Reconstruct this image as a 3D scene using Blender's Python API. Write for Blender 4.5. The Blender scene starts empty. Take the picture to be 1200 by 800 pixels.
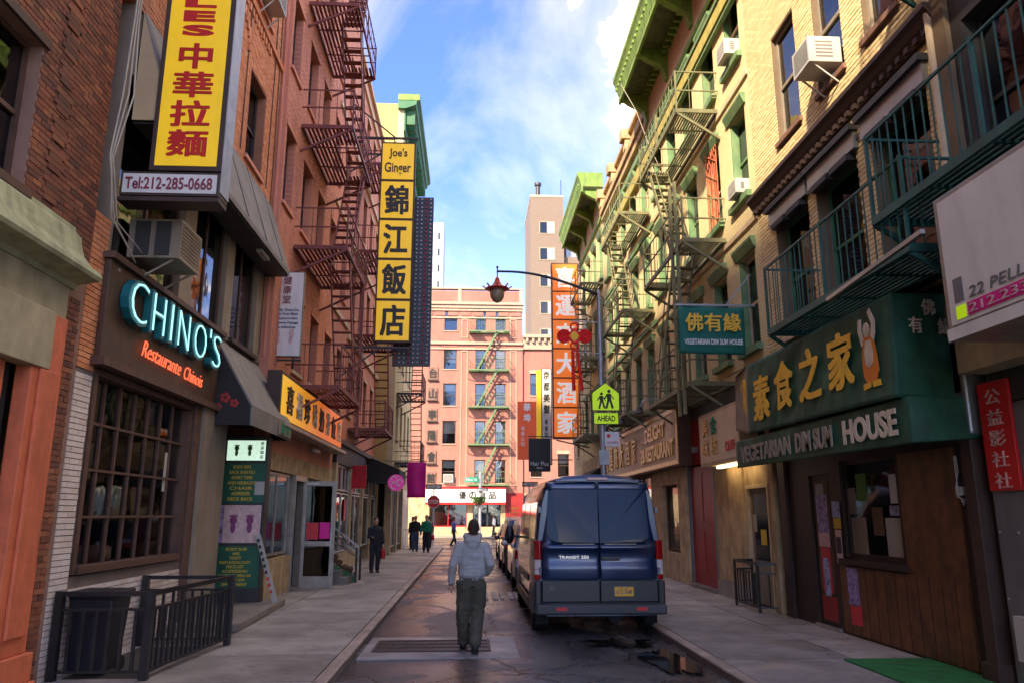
import bpy, bmesh, math, random
from mathutils import Vector, Matrix, Euler, noise as mnoise
random.seed(11)
S = bpy.context.scene
COL = S.collection
R_ = math.radians

# ------------------------------------------------------------------ camera
cam_d = bpy.data.cameras.new("camera"); cam = bpy.data.objects.new("camera", cam_d); COL.objects.link(cam)
S.camera = cam
cam_d.sensor_width = 36; cam_d.lens = 27.0; cam_d.clip_end = 3000; cam_d.clip_start = 0.05
cam.location = (0, 0, 1.8)
cam.rotation_euler = (R_(90 + 12.65), 0, R_(-2.979))

# ------------------------------------------------------------------ sky, sun, exposure
SUN_DIR = Vector((0.45, 0.65, -0.60)).normalized()          # the way the light travels
elev = math.asin(-SUN_DIR.z)
az = math.atan2(-SUN_DIR.x, -SUN_DIR.y)
world = bpy.data.worlds.new("World"); S.world = world; world.use_nodes = True
wn, wl = world.node_tree.nodes, world.node_tree.links
wn.clear()
w_out = wn.new('ShaderNodeOutputWorld'); w_bg = wn.new('ShaderNodeBackground'); w_sky = wn.new('ShaderNodeTexSky')
w_sky.sky_type = 'NISHITA'; w_sky.sun_disc = False; w_sky.sun_elevation = elev; w_sky.sun_rotation = az
w_sky.air_density = 1.0; w_sky.dust_density = 0.4; w_sky.ozone_density = 2.5
w_tc = wn.new('ShaderNodeTexCoord'); w_sep = wn.new('ShaderNodeSeparateXYZ'); wl.new(w_tc.outputs['Generated'], w_sep.inputs[0])
w_addz = wn.new('ShaderNodeMath'); w_addz.operation = 'ADD'; w_addz.inputs[1].default_value = 0.22; wl.new(w_sep.outputs['Z'], w_addz.inputs[0])
w_mz = wn.new('ShaderNodeMath'); w_mz.operation = 'MAXIMUM'; w_mz.inputs[1].default_value = 0.05; wl.new(w_addz.outputs[0], w_mz.inputs[0])
w_dx = wn.new('ShaderNodeMath'); w_dx.operation = 'DIVIDE'; wl.new(w_sep.outputs['X'], w_dx.inputs[0]); wl.new(w_mz.outputs[0], w_dx.inputs[1])
w_dy = wn.new('ShaderNodeMath'); w_dy.operation = 'DIVIDE'; wl.new(w_sep.outputs['Y'], w_dy.inputs[0]); wl.new(w_mz.outputs[0], w_dy.inputs[1])
w_cb = wn.new('ShaderNodeCombineXYZ'); wl.new(w_dx.outputs[0], w_cb.inputs[0]); wl.new(w_dy.outputs[0], w_cb.inputs[1])
w_map = wn.new('ShaderNodeMapping'); w_map.inputs['Rotation'].default_value = (0, 0, R_(35)); w_map.inputs['Scale'].default_value = (1.0, 0.62, 1)
w_map.inputs['Location'].default_value = (3.35, 0.9, 0)
wl.new(w_cb.outputs[0], w_map.inputs[0])
w_n = wn.new('ShaderNodeTexNoise'); w_n.inputs['Scale'].default_value = 1.9; w_n.inputs['Detail'].default_value = 12; w_n.inputs['Roughness'].default_value = 0.56
w_n.inputs['Distortion'].default_value = 0.7
wl.new(w_map.outputs[0], w_n.inputs['Vector'])
w_r = wn.new('ShaderNodeValToRGB'); w_r.color_ramp.elements[0].position = 0.38; w_r.color_ramp.elements[1].position = 0.72; w_e = w_r.color_ramp.elements.new(0.56); w_e.color = (.060, .060, .060, 1)
w_r.color_ramp.elements[0].color = (0.01, 0.01, 0.01, 1); w_r.color_ramp.elements[2].color = (0.95, 0.95, 0.95, 1)
wl.new(w_n.outputs['Fac'], w_r.inputs[0])
# thin horizon cloud: whiter towards the horizon
w_h = wn.new('ShaderNodeMapRange'); w_h.inputs['From Min'].default_value = 0.02; w_h.inputs['From Max'].default_value = 0.5
w_h.inputs['To Min'].default_value = 0.08; w_h.inputs['To Max'].default_value = 0.0; wl.new(w_sep.outputs['Z'], w_h.inputs['Value'])
w_mx = wn.new('ShaderNodeMath'); w_mx.operation = 'MAXIMUM'; wl.new(w_r.outputs['Color'], w_mx.inputs[0]); wl.new(w_h.outputs[0], w_mx.inputs[1])
w_sc = wn.new('ShaderNodeMix'); w_sc.data_type = 'RGBA'; w_sc.blend_type = 'MULTIPLY'; w_sc.inputs['Factor'].default_value = 1
w_sc.inputs['B'].default_value = (0.080, 0.135, 0.235, 1); wl.new(w_sky.outputs[0], w_sc.inputs['A'])
w_mix = wn.new('ShaderNodeMix'); w_mix.data_type = 'RGBA'; w_mix.inputs['B'].default_value = (6.6, 5.2, 3.5, 1)
wl.new(w_mx.outputs[0], w_mix.inputs['Factor']); wl.new(w_sc.outputs['Result'], w_mix.inputs['A'])
wl.new(w_mix.outputs['Result'], w_bg.inputs['Color']); w_bg.inputs['Strength'].default_value = 0.10
wl.new(w_bg.outputs[0], w_out.inputs[0])

sun_d = bpy.data.lights.new("sun", 'SUN'); sun = bpy.data.objects.new("sun", sun_d); COL.objects.link(sun)
sun_d.energy = 0.70; sun_d.angle = R_(3); sun_d.color = (1.0, 0.83, 0.58)
sun.rotation_euler = SUN_DIR.to_track_quat('-Z', 'Y').to_euler(); sun.location = (0, -5, 60)

S.view_settings.view_transform = 'Standard'; S.view_settings.look = 'None'
S.view_settings.exposure = 4.2; S.view_settings.gamma = 1.0; S.view_settings.use_curve_mapping = False
S.render.engine = 'CYCLES'
S.cycles.max_bounces = 9; S.cycles.diffuse_bounces = 8; S.cycles.glossy_bounces = 3; S.cycles.transparent_max_bounces = 12
S.cycles.use_denoising = True; S.cycles.sample_clamp_indirect = 6
try: S.cycles.caustics_reflective = False; S.cycles.caustics_refractive = False
except Exception: pass

# ------------------------------------------------------------------ object helpers
def wloc(o):
    v = Vector((0, 0, 0))
    while o is not None: v += o.location; o = o.parent
    return v
def link(o, parent=None):
    COL.objects.link(o)
    if parent is not None: o.parent = parent
    return o
def tag(o, label=None, cat=None, group=None, kind=None):
    if label: o['label'] = label
    if cat: o['category'] = cat
    if group: o['group'] = group
    if kind: o['kind'] = kind
    return o
def thing(name, label, cat, loc=(0, 0, 0), group=None):
    o = bpy.data.objects.new(name, None); o.empty_display_size = .1; COL.objects.link(o); o.location = loc
    return tag(o, label, cat, group)
class MB:
    def __init__(s): s.v = []; s.f = []; s.m = []; s.mi = 0
    def add(s, vs, fs):
        b = len(s.v); s.v += [tuple(v) for v in vs]
        for f in fs: s.f.append(tuple(i + b for i in f)); s.m.append(s.mi)
        return s
    def box(s, x0, x1, y0, y1, z0, z1):
        if x0 > x1: x0, x1 = x1, x0
        if y0 > y1: y0, y1 = y1, y0
        if z0 > z1: z0, z1 = z1, z0
        return s.add([(x0,y0,z0),(x1,y0,z0),(x1,y1,z0),(x0,y1,z0),(x0,y0,z1),(x1,y0,z1),(x1,y1,z1),(x0,y1,z1)],
                     [(0,3,2,1),(4,5,6,7),(0,1,5,4),(1,2,6,5),(2,3,7,6),(3,0,4,7)])
    def bar(s, p, q, w, h=None, upv=(0, 0, 1)):
        p, q = Vector(p), Vector(q); h = h or w; d = (q - p)
        if d.length < 1e-6: return s
        d.normalize(); u = Vector(upv)
        if abs(d.dot(u)) > .98: u = Vector((0, 1, 0))
        a = d.cross(u).normalized() * (w / 2); b = a.cross(d).normalized() * (h / 2)
        vs = [p-a-b, p+a-b, p+a+b, p-a+b, q-a-b, q+a-b, q+a+b, q-a+b]
        return s.add(vs, [(0,1,2,3),(7,6,5,4),(0,4,5,1),(1,5,6,2),(2,6,7,3),(3,7,4,0)])
    def tube(s, pts, r, n=8, caps=True):
        pts = [Vector(p) for p in pts]; rs = r if isinstance(r, (list, tuple)) else [r] * len(pts)
        rings = []; prev = None
        for i, p in enumerate(pts):
            d = (pts[min(i+1, len(pts)-1)] - pts[max(i-1, 0)]).normalized()
            if prev is None:
                u = Vector((0, 0, 1)) if abs(d.z) < .9 else Vector((1, 0, 0))
                a = d.cross(u).normalized()
            else:
                a = (prev - d * prev.dot(d)).normalized()
            prev = a; b = d.cross(a)
            rings.append([p + (a * math.cos(t) + b * math.sin(t)) * rs[i] for t in [2*math.pi*k/n for k in range(n)]])
        return s.loft(rings, caps)
    def loft(s, rings, caps=True, closed=True):
        n = len(rings[0]); vs = [v for r in rings for v in r]; fs = []
        for i in range(len(rings) - 1):
            for k in range(n if closed else n - 1):
                a = i*n + k; b = i*n + (k+1) % n
                fs.append((a, b, b + n, a + n))
        if caps and closed:
            fs.append(tuple(reversed(range(n)))); fs.append(tuple((len(rings)-1)*n + k for k in range(n)))
        return s.add(vs, fs)
    def prism(s, poly, vec):
        vec = Vector(vec); a = [Vector(p) for p in poly]; b = [p + vec for p in a]
        return s.loft([a, b])
    def lathe(s, prof, c=(0, 0, 0), n=16):
        c = Vector(c)
        return s.loft([[c + Vector((r*math.cos(2*math.pi*k/n), r*math.sin(2*math.pi*k/n), z)) for k in range(n)] for r, z in prof])
    def ball(s, c, r, n=10, m=7):
        r = r if isinstance(r, (list, tuple)) else (r, r, r); c = Vector(c)
        rings = []
        for i in range(m + 1):
            t = -math.pi/2 + math.pi * (i + .001 if i == 0 else i - .001 if i == m else i) / m
            rings.append([c + Vector((r[0]*math.cos(t)*math.cos(2*math.pi*k/n), r[1]*math.cos(t)*math.sin(2*math.pi*k/n), r[2]*math.sin(t))) for k in range(n)])
        return s.loft(rings)
    def build(s, name, mat, parent=None, smooth=False, bevel=0, fix=True, world=True):
        o0 = wloc(parent) if (parent is not None and world) else Vector((0, 0, 0))
        me = bpy.data.meshes.new(name)
        me.from_pydata([(v[0]-o0.x, v[1]-o0.y, v[2]-o0.z) for v in s.v], [], s.f)
        mats = mat if isinstance(mat, (list, tuple)) else [mat]
        for m in mats: me.materials.append(m)
        if len(mats) > 1: me.polygons.foreach_set('material_index', s.m)
        if fix and len(s.f) < 60000:
            bm = bmesh.new(); bm.from_mesh(me); bmesh.ops.recalc_face_normals(bm, faces=bm.faces); bm.to_mesh(me); bm.free()
        if smooth: me.polygons.foreach_set('use_smooth', [True] * len(me.polygons))
        o = bpy.data.objects.new(name, me); link(o, parent)
        if bevel:
            b = o.modifiers.new('bevel', 'BEVEL'); b.width = bevel; b.segments = 2; b.limit_method = 'ANGLE'
        return o
_unit = {}
def unit(mat, back=True):
    if mat.name not in _unit:
        me = bpy.data.meshes.new('piece_' + mat.name)
        b = MB().box(-.5, .5, -.5, .5, -.5, .5)
        me.from_pydata(b.v, [], b.f); me.materials.append(mat); _unit[mat.name] = me
    return _unit[mat.name]
def piece(name, mat, parent, lo, hi, rot=None):
    """one box-shaped piece with shared mesh data; lo, hi: opposite corners"""
    o = bpy.data.objects.new(name, unit(mat)); c = Vector([(lo[i]+hi[i])/2 for i in range(3)])
    o.location = c - (wloc(parent) if parent else Vector((0,0,0))); o.scale = [max(abs(hi[i]-lo[i]), 1e-4) for i in range(3)]
    if rot: o.rotation_euler = rot
    return link(o, parent)
def barp(name, mat, parent, p, q, w, h=None):
    p, q = Vector(p), Vector(q); h = h or w
    o = bpy.data.objects.new(name, unit(mat)); d = q - p
    o.location = (p+q)/2 - (wloc(parent) if parent else Vector((0,0,0)))
    u = d.normalized()
    if abs(u.z) > .999: o.scale = (w, h, d.length)
    else:
        a = u.cross(Vector((0,0,1))).normalized(); b = a.cross(u)
        m = Matrix((a, u, b)).transposed(); o.rotation_euler = m.to_euler(); o.scale = (w, d.length, h)
    return link(o, parent)
def copy_tree(o, parent=None):
    c = o.copy(); COL.objects.link(c)
    if parent is not None: c.parent = parent
    for ch in o.children: copy_tree(ch, c)
    return c
def smoothn(me, angle=40):
    me.polygons.foreach_set('use_smooth', [True] * len(me.polygons))
    try: me.set_sharp_from_angle(angle=R_(angle))
    except Exception: pass
_glyph = {}
def glyphs(txt, ext, bold, shear=0):
    cjk = any(ord(ch) > 0x2000 for ch in txt); fat = 0
    if cjk: fat, bold = bold, 0
    k = (txt, round(ext, 4), round(bold, 4), shear, fat)
    if k not in _glyph:
        cu = bpy.data.curves.new('t', 'FONT'); cu.body = txt; cu.extrude = ext; cu.offset = bold; cu.shear = shear; cu.resolution_u = 3
        cu.align_x = 'CENTER'; cu.space_line = .9
        o = bpy.data.objects.new('t', cu); COL.objects.link(o)
        dg = bpy.context.evaluated_depsgraph_get(); me = bpy.data.meshes.new_from_object(o.evaluated_get(dg))
        vs = [v.co.copy() for v in me.vertices]; fs = [tuple(p.vertices) for p in me.polygons]
        bpy.data.objects.remove(o); bpy.data.curves.remove(cu); bpy.data.meshes.remove(me)
        if cjk and fat > .02:                      # heavier brush: four copies a stroke-width apart, each a hair prouder
            V2, F2 = [], []
            for i, (dx, dy) in enumerate(((-1,-.6),(1,-.6),(1,.6),(-1,.6))):
                b0 = len(V2); V2 += [Vector((v.x+dx*fat*.75, v.y+dy*fat*.75, v.z*(1+.05*i))) for v in vs]; F2 += [tuple(q+b0 for q in f) for f in fs]
            vs, fs = V2, F2
        _glyph[k] = (vs, fs)
    return _glyph[k]
def text(name, txt, c, r, u, w, h, mat, parent, ext=.006, bold=.012, shear=0, fit=True):
    """lettering fitted in a w x h box round centre c; r, u: reading and up directions"""
    vs, fs = glyphs(txt, 1.0, bold, shear)
    if not vs: return None
    x0, x1 = min(v.x for v in vs), max(v.x for v in vs); y0, y1 = min(v.y for v in vs), max(v.y for v in vs)
    r, u, c = Vector(r).normalized(), Vector(u).normalized(), Vector(c); n = r.cross(u)
    sx = w / max(x1-x0, 1e-5); sy = h / max(y1-y0, 1e-5)
    if not fit: sx = sy = min(sx, sy)
    b = MB(); b.v = [tuple(c + r*((v.x-(x0+x1)/2)*sx) + u*((v.y-(y0+y1)/2)*sy) + n*(v.z*ext)) for v in vs]; b.f = fs; b.m = [0]*len(fs)
    return b.build(name, mat, parent, fix=False)
# ------------------------------------------------------------------ materials
M = {}
def nodes(name):
    m = bpy.data.materials.new(name); m.use_nodes = True; nt = m.node_tree
    return m, nt.nodes, nt.links, nt.nodes['Principled BSDF']
def mat(name, col, rough=.7, var=.18, scale=2.0, bump=.15, bscale=60, metal=0, grime=.0, gcol=(.03,.025,.02), spec=.5, coat=0, emit=None, estr=0, rust=None, rfac=.5):
    m, n, l, p = nodes(name)
    geo = n.new('ShaderNodeNewGeometry')
    t = n.new('ShaderNodeTexNoise'); t.inputs['Scale'].default_value = scale; t.inputs['Detail'].default_value = 6; t.inputs['Roughness'].default_value = .6
    l.new(geo.outputs['Position'], t.inputs['Vector'])
    mr = n.new('ShaderNodeMapRange'); mr.inputs['From Min'].default_value = .3; mr.inputs['From Max'].default_value = .7
    mr.inputs['To Min'].default_value = 1 - var; mr.inputs['To Max'].default_value = 1 + var; l.new(t.outputs['Fac'], mr.inputs['Value'])
    mul = n.new('ShaderNodeMix'); mul.data_type = 'RGBA'; mul.blend_type = 'MULTIPLY'; mul.inputs['Factor'].default_value = 1
    mul.inputs['A'].default_value = (*col, 1); l.new(mr.outputs[0], mul.inputs['B']); out = mul.outputs['Result']
    if grime or rust:
        mp = n.new('ShaderNodeMapping'); mp.inputs['Scale'].default_value = (2.2, 2.2, .6); l.new(geo.outputs['Position'], mp.inputs[0])
        g = n.new('ShaderNodeTexNoise'); g.inputs['Scale'].default_value = 2.4; g.inputs['Detail'].default_value = 8; l.new(mp.outputs[0], g.inputs['Vector'])
        gr = n.new('ShaderNodeMapRange'); gr.inputs['From Min'].default_value = .48; gr.inputs['From Max'].default_value = .72
        gr.inputs['To Max'].default_value = grime if grime else rfac; l.new(g.outputs['Fac'], gr.inputs['Value'])
        mx = n.new('ShaderNodeMix'); mx.data_type = 'RGBA'; l.new(gr.outputs[0], mx.inputs['Factor']); l.new(out, mx.inputs['A'])
        mx.inputs['B'].default_value = (*(rust or gcol), 1); out = mx.outputs['Result']
    l.new(out, p.inputs['Base Color'])
    p.inputs['Roughness'].default_value = rough; p.inputs['Metallic'].default_value = metal
    p.inputs['Specular IOR Level'].default_value = spec
    if coat: p.inputs['Coat Weight'].default_value = coat; p.inputs['Coat Roughness'].default_value = .05
    if bump:
        b = n.new('ShaderNodeTexNoise'); b.inputs['Scale'].default_value = bscale; b.inputs['Detail'].default_value = 4; l.new(geo.outputs['Position'], b.inputs['Vector'])
        bp = n.new('ShaderNodeBump'); bp.inputs['Strength'].default_value = bump; bp.inputs['Distance'].default_value = .01
        l.new(b.outputs['Fac'], bp.inputs['Height']); l.new(bp.outputs[0], p.inputs['Normal'])
    if emit: p.inputs['Emission Color'].default_value = (*emit, 1); p.inputs['Emission Strength'].default_value = estr
    M[name] = m; return m
def brick_mat(name, cols, grime=.35, rough=.85, gcol=(.05,.035,.03)):
    """each brick its own tone, from its island or its object"""
    m, n, l, p = nodes(name)
    geo = n.new('ShaderNodeNewGeometry'); oi = n.new('ShaderNodeObjectInfo')
    ad = n.new('ShaderNodeMath'); ad.operation = 'ADD'; l.new(geo.outputs['Random Per Island'], ad.inputs[0]); l.new(oi.outputs['Random'], ad.inputs[1])
    fr = n.new('ShaderNodeMath'); fr.operation = 'FRACT'; l.new(ad.outputs[0], fr.inputs[0])
    cr = n.new('ShaderNodeValToRGB'); e = cr.color_ramp.elements
    e[0].color = (*cols[0], 1); e[0].position = 0; e[1].color = (*cols[-1], 1); e[1].position = 1
    for i, c in enumerate(cols[1:-1]):
        q = e.new((i+1)/(len(cols)-1)); q.color = (*c, 1)
    l.new(fr.outputs[0], cr.inputs[0])
    gmp = n.new('ShaderNodeMapping'); gmp.inputs['Scale'].default_value = (1.6, 1.6, .45); l.new(geo.outputs['Position'], gmp.inputs[0])
    g = n.new('ShaderNodeTexNoise'); g.inputs['Scale'].default_value = 1.1; g.inputs['Detail'].default_value = 10; g.inputs['Roughness'].default_value = .66; l.new(gmp.outputs[0], g.inputs['Vector'])
    gr = n.new('ShaderNodeMapRange'); gr.inputs['From Min'].default_value = .45; gr.inputs['From Max'].default_value = .72; gr.inputs['To Max'].default_value = grime
    l.new(g.outputs['Fac'], gr.inputs['Value'])
    mx = n.new('ShaderNodeMix'); mx.data_type = 'RGBA'; l.new(gr.outputs[0], mx.inputs['Factor']); l.new(cr.outputs[0], mx.inputs['A']); mx.inputs['B'].default_value = (*gcol, 1)
    l.new(mx.outputs['Result'], p.inputs['Base Color']); p.inputs['Roughness'].default_value = rough
    b = n.new('ShaderNodeTexNoise'); b.inputs['Scale'].default_value = 90; l.new(geo.outputs['Position'], b.inputs['Vector'])
    bp = n.new('ShaderNodeBump'); bp.inputs['Strength'].default_value = .4; bp.inputs['Distance'].default_value = .006
    l.new(b.outputs['Fac'], bp.inputs['Height']); l.new(bp.outputs[0], p.inputs['Normal'])
    M[name] = m; return m
def far_brick(name, c1, c2, mortar, axis='x', scale=1.0, grime=.3, gcol=(.06,.045,.035)):
    m, n, l, p = nodes(name)
    geo = n.new('ShaderNodeNewGeometry'); sp = n.new('ShaderNodeSeparateXYZ'); l.new(geo.outputs['Position'], sp.inputs[0])
    cb = n.new('ShaderNodeCombineXYZ'); l.new(sp.outputs['Y' if axis == 'x' else 'X'], cb.inputs[0]); l.new(sp.outputs['Z'], cb.inputs[1])
    bk = n.new('ShaderNodeTexBrick'); bk.inputs['Scale'].default_value = 1; bk.inputs['Brick Width'].default_value = .21*scale; bk.inputs['Row Height'].default_value = .07*scale
    bk.inputs['Mortar Size'].default_value = .006*scale; bk.inputs['Color1'].default_value = (*c1, 1); bk.inputs['Color2'].default_value = (*c2, 1); bk.inputs['Mortar'].default_value = (*mortar, 1)
    l.new(cb.outputs[0], bk.inputs['Vector'])
    mp = n.new('ShaderNodeMapping'); mp.inputs['Scale'].default_value = (1, 1, .3); l.new(geo.outputs['Position'], mp.inputs[0])
    g = n.new('ShaderNodeTexNoise'); g.inputs['Scale'].default_value = 1.1; g.inputs['Detail'].default_value = 9; g.inputs['Roughness'].default_value = .65; l.new(mp.outputs[0], g.inputs['Vector'])
    gr = n.new('ShaderNodeMapRange'); gr.inputs['From Min'].default_value = .42; gr.inputs['From Max'].default_value = .75; gr.inputs['To Max'].default_value = grime
    l.new(g.outputs['Fac'], gr.inputs['Value'])
    mx = n.new('ShaderNodeMix'); mx.data_type = 'RGBA'; l.new(gr.outputs[0], mx.inputs['Factor']); l.new(bk.outputs['Color'], mx.inputs['A']); mx.inputs['B'].default_value = (*gcol, 1)
    l.new(mx.outputs['Result'], p.inputs['Base Color']); p.inputs['Roughness'].default_value = .88
    bp = n.new('ShaderNodeBump'); bp.inputs['Strength'].default_value = .5; bp.inputs['Distance'].default_value = .01; bp.invert = True
    l.new(bk.outputs['Fac'], bp.inputs['Height']); l.new(bp.outputs[0], p.inputs['Normal'])
    M[name] = m; return m
def glass_mat(name, tint=(.35,.38,.38), see=.55, rough=.03):
    m, n, l, p = nodes(name); n.remove(p); out = n['Material Output']
    g = n.new('ShaderNodeBsdfGlossy'); g.inputs['Roughness'].default_value = rough; g.inputs['Color'].default_value = (.9, .92, .95, 1)
    t = n.new('ShaderNodeBsdfTransparent'); t.inputs['Color'].default_value = (*tint, 1)
    geo = n.new('ShaderNodeNewGeometry'); b = n.new('ShaderNodeTexNoise'); b.inputs['Scale'].default_value = 1.7; l.new(geo.outputs['Position'], b.inputs['Vector'])
    bp = n.new('ShaderNodeBump'); bp.inputs['Strength'].default_value = .08; bp.inputs['Distance'].default_value = .05; l.new(b.outputs['Fac'], bp.inputs['Height']); l.new(bp.outputs[0], g.inputs['Normal'])
    f = n.new('ShaderNodeFresnel'); f.inputs['IOR'].default_value = 1.38
    mr = n.new('ShaderNodeMapRange'); mr.inputs['To Min'].default_value = .06; mr.inputs['To Max'].default_value = 1.0; l.new(f.outputs[0], mr.inputs['Value'])
    mx = n.new('ShaderNodeMixShader'); l.new(mr.outputs[0], mx.inputs[0]); l.new(t.outputs[0], mx.inputs[1]); l.new(g.outputs[0], mx.inputs[2]); l.new(mx.outputs[0], out.inputs[0])
    M[name] = m; return m
def emis(name, col, st):
    return mat(name, col, .5, 0, bump=0, emit=col, estr=st)
# bricks and walls
brick_mat('brown_brick', [(.17,.055,.035),(.26,.08,.04),(.10,.04,.027),(.33,.12,.055),(.21,.065,.036)], .6)
brick_mat('white_brick', [(.70,.60,.54),(.76,.68,.62),(.64,.53,.46),(.73,.64,.58)], .3, .35, (.35,.25,.18))
brick_mat('orange_brick', [(.62,.23,.09),(.68,.27,.12),(.56,.195,.08),(.72,.31,.15),(.63,.25,.11)], .5, gcol=(.34,.12,.06))
brick_mat('salmon_brick', [(.62,.25,.16),(.67,.28,.18),(.57,.225,.14),(.64,.26,.17)], .5, gcol=(.38,.14,.09))
brick_mat('yellow_brick', [(.68,.52,.27),(.74,.57,.31),(.63,.47,.23),(.78,.62,.36),(.70,.53,.27)], .15, gcol=(.45,.32,.17))
mat('mortar_dark', (.16,.12,.10), .95, .2); mat('mortar_pale', (.17,.115,.07), .95, .2); mat('mortar_warm', (.34,.15,.09), .95, .2)
mat('mortar_brown', (.26,.15,.11), .95, .2)
far_brick('cream_brick', (.68,.56,.29), (.74,.62,.35), (.46,.36,.19), 'x', 1.0, .32, (.46,.35,.20))
far_brick('salmon_far', (.60,.235,.15), (.64,.26,.17), (.52,.21,.14), 'x', 1, .3, (.30,.10,.07))
far_brick('yellow_side', (.62,.45,.14), (.66,.48,.16), (.58,.42,.14), 'y', 1, .35, (.5,.30,.10))
far_brick('pink_wall', (.38,.158,.118), (.42,.178,.13), (.34,.142,.108), 'y', 1, .6, (.20,.085,.065))
far_brick('tower_brick', (.21,.155,.115), (.23,.17,.13), (.19,.14,.105), 'y', 2, .15, (.26,.15,.11))
mat('cream_trim', (.60,.45,.29), .8, .12, grime=.4, gcol=(.3,.2,.1)); mat('pale_tower', (.45,.45,.46), .5, .1)
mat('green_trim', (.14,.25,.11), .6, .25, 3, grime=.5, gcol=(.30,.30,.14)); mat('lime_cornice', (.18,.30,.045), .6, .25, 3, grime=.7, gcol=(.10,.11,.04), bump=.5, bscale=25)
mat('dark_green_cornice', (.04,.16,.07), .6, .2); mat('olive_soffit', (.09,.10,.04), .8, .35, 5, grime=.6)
mat('olive_iron', (.17,.165,.075), .6, .3, 3, rust=(.12,.09,.05), rfac=.6); mat('yellow_iron', (.40,.34,.07), .6, .25, 3, rust=(.25,.2,.06), rfac=.5)
mat('red_iron', (.19,.045,.035), .6, .3, 3, rust=(.09,.035,.03), rfac=.6); mat('green_iron', (.018,.10,.08), .5, .3, 4, rust=(.03,.05,.04), rfac=.5)
mat('pale_green_iron', (.12,.20,.09), .6, .2); mat('dark_iron', (.025,.027,.03), .5, .3, 4); mat('black_iron', (.012,.012,.013), .42, .4, 8)
mat('beige_stone', (.36,.31,.19), .8, .2, 3, grime=.35, gcol=(.15,.13,.08)); mat('sage_stone', (.34,.35,.20), .75, .22, 5, grime=.6, gcol=(.15,.15,.08))
mat('orange_paint', (.60,.15,.065), .6, .16, 5, grime=.5, gcol=(.30,.075,.04), bump=.5, bscale=18); mat('brown_board', (.075,.04,.025), .55, .3, 4, grime=.5, gcol=(.03,.02,.015))
mat('brown_frame', (.10,.05,.035), .6, .3, 6, grime=.4); mat('taupe_paint', (.26,.21,.155), .7, .15, 2, grime=.4, gcol=(.10,.08,.06))
mat('grey_canvas', (.20,.18,.165), .75, .2, 2, grime=.3, gcol=(.09,.08,.07)); mat('dark_canvas', (.022,.02,.02), .85, .2)
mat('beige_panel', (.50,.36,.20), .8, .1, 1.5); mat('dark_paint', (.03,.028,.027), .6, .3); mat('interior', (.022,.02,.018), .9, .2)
mat('warm_interior', (.24,.19,.14), .9, .5, 2.5); mat('curtain', (.42,.38,.31), .9, .15, 3); mat('blind', (.62,.60,.55), .8, .08)
mat('white_metal', (.52,.50,.46), .45, .08, grime=.25, gcol=(.35,.3,.25)); mat('grey_metal', (.32,.32,.32), .4, .15, metal=.6); mat('steel', (.42,.42,.42), .35, .2, metal=.9)
mat('alu', (.36,.32,.27), .4, .2, 4, metal=.4, grime=.4, gcol=(.15,.12,.09)); mat('ac_grille', (.20,.18,.16), .6, .2); mat('rust_panel', (.20,.10,.07), .7, .3)
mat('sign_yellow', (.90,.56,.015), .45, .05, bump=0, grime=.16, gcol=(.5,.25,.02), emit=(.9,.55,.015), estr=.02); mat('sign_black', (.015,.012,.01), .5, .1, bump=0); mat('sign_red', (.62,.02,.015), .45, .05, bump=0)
mat('sign_white', (.74,.72,.68), .5, .06, bump=.05, grime=.28, gcol=(.42,.36,.30)); mat('dark_brown', (.055,.03,.022), .6, .2); mat('sign_orange', (.88,.20,.02), .5, .06, bump=0, grime=.2, gcol=(.5,.12,.03), emit=(.9,.2,.02), estr=.03)  # orange sign glows slightly to imitate sunlight on it; it hangs in shade
mat('banner_orange', (.82,.12,.03), .7, .06); mat('sign_maroon', (.22,.03,.05), .5, .05, bump=0); mat('gold', (.50,.30,.06), .35, .3, 9, metal=.6)
mat('banner_green', (.008,.14,.10), .75, .12); mat('awning_green', (.014,.088,.052), .6, .35, 4, grime=.55, gcol=(.012,.035,.024), bump=.5, bscale=5)
mat('char_yellow', (.85,.50,.04), .6, .12, 6, bump=0); mat('char_glow', (.85,.83,.78), .6, .03, bump=0, emit=(1,.97,.9), estr=.02); mat('char_cream', (.66,.58,.44), .6, .2, 5, bump=0); mat('char_faded', (.30,.26,.19), .7, .3, 6, bump=0); mat('char_white', (.80,.78,.74), .6, .04, bump=0)  # glowing white only brightens the characters of the shaded orange sign
mat('teal', (.008,.13,.15), .4, .2); emis('neon_cyan', (.35,.85,.85), .075); emis('neon_red', (1.0,.13,.05), .08)
mat('skin_print', (.60,.38,.28), .6, .1, bump=0); mat('robe_orange', (.75,.22,.02), .6, .1, bump=0)
mat('wood_orange', (.15,.055,.016), .5, .45, 5, grime=.75, gcol=(.035,.018,.012)); mat('wood_dark', (.030,.015,.010), .6, .35, 6)
mat('maroon_paint', (.30,.015,.015), .5, .25, 3, grime=.4, gcol=(.06,.01,.01)); mat('ochre_stone', (.48,.345,.19), .8, .3, 2.5, grime=.55, gcol=(.13,.085,.045))
mat('grey_panel', (.16,.16,.165), .55, .15, 2, grime=.2); mat('shop_cream', (.70,.55,.38), .6, .08, bump=.05); mat('mat_green', (.02,.19,.04), .95, .35, 5, grime=.5, gcol=(.03,.07,.02), bump=1, bscale=200)
mat('paper', (.42,.40,.35), .8, .08, bump=0); mat('poster_purple', (.30,.22,.42), .6, .8, 14, bump=0); mat('poster_red', (.60,.04,.05), .6, .25, 12, bump=0)
mat('poster_blue', (.28,.32,.50), .6, .7, 16, bump=0); mat('poster_pink', (.62,.42,.40), .6, .25, 14, bump=0); mat('poster_green', (.012,.10,.055), .6, .1, bump=0)
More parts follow.
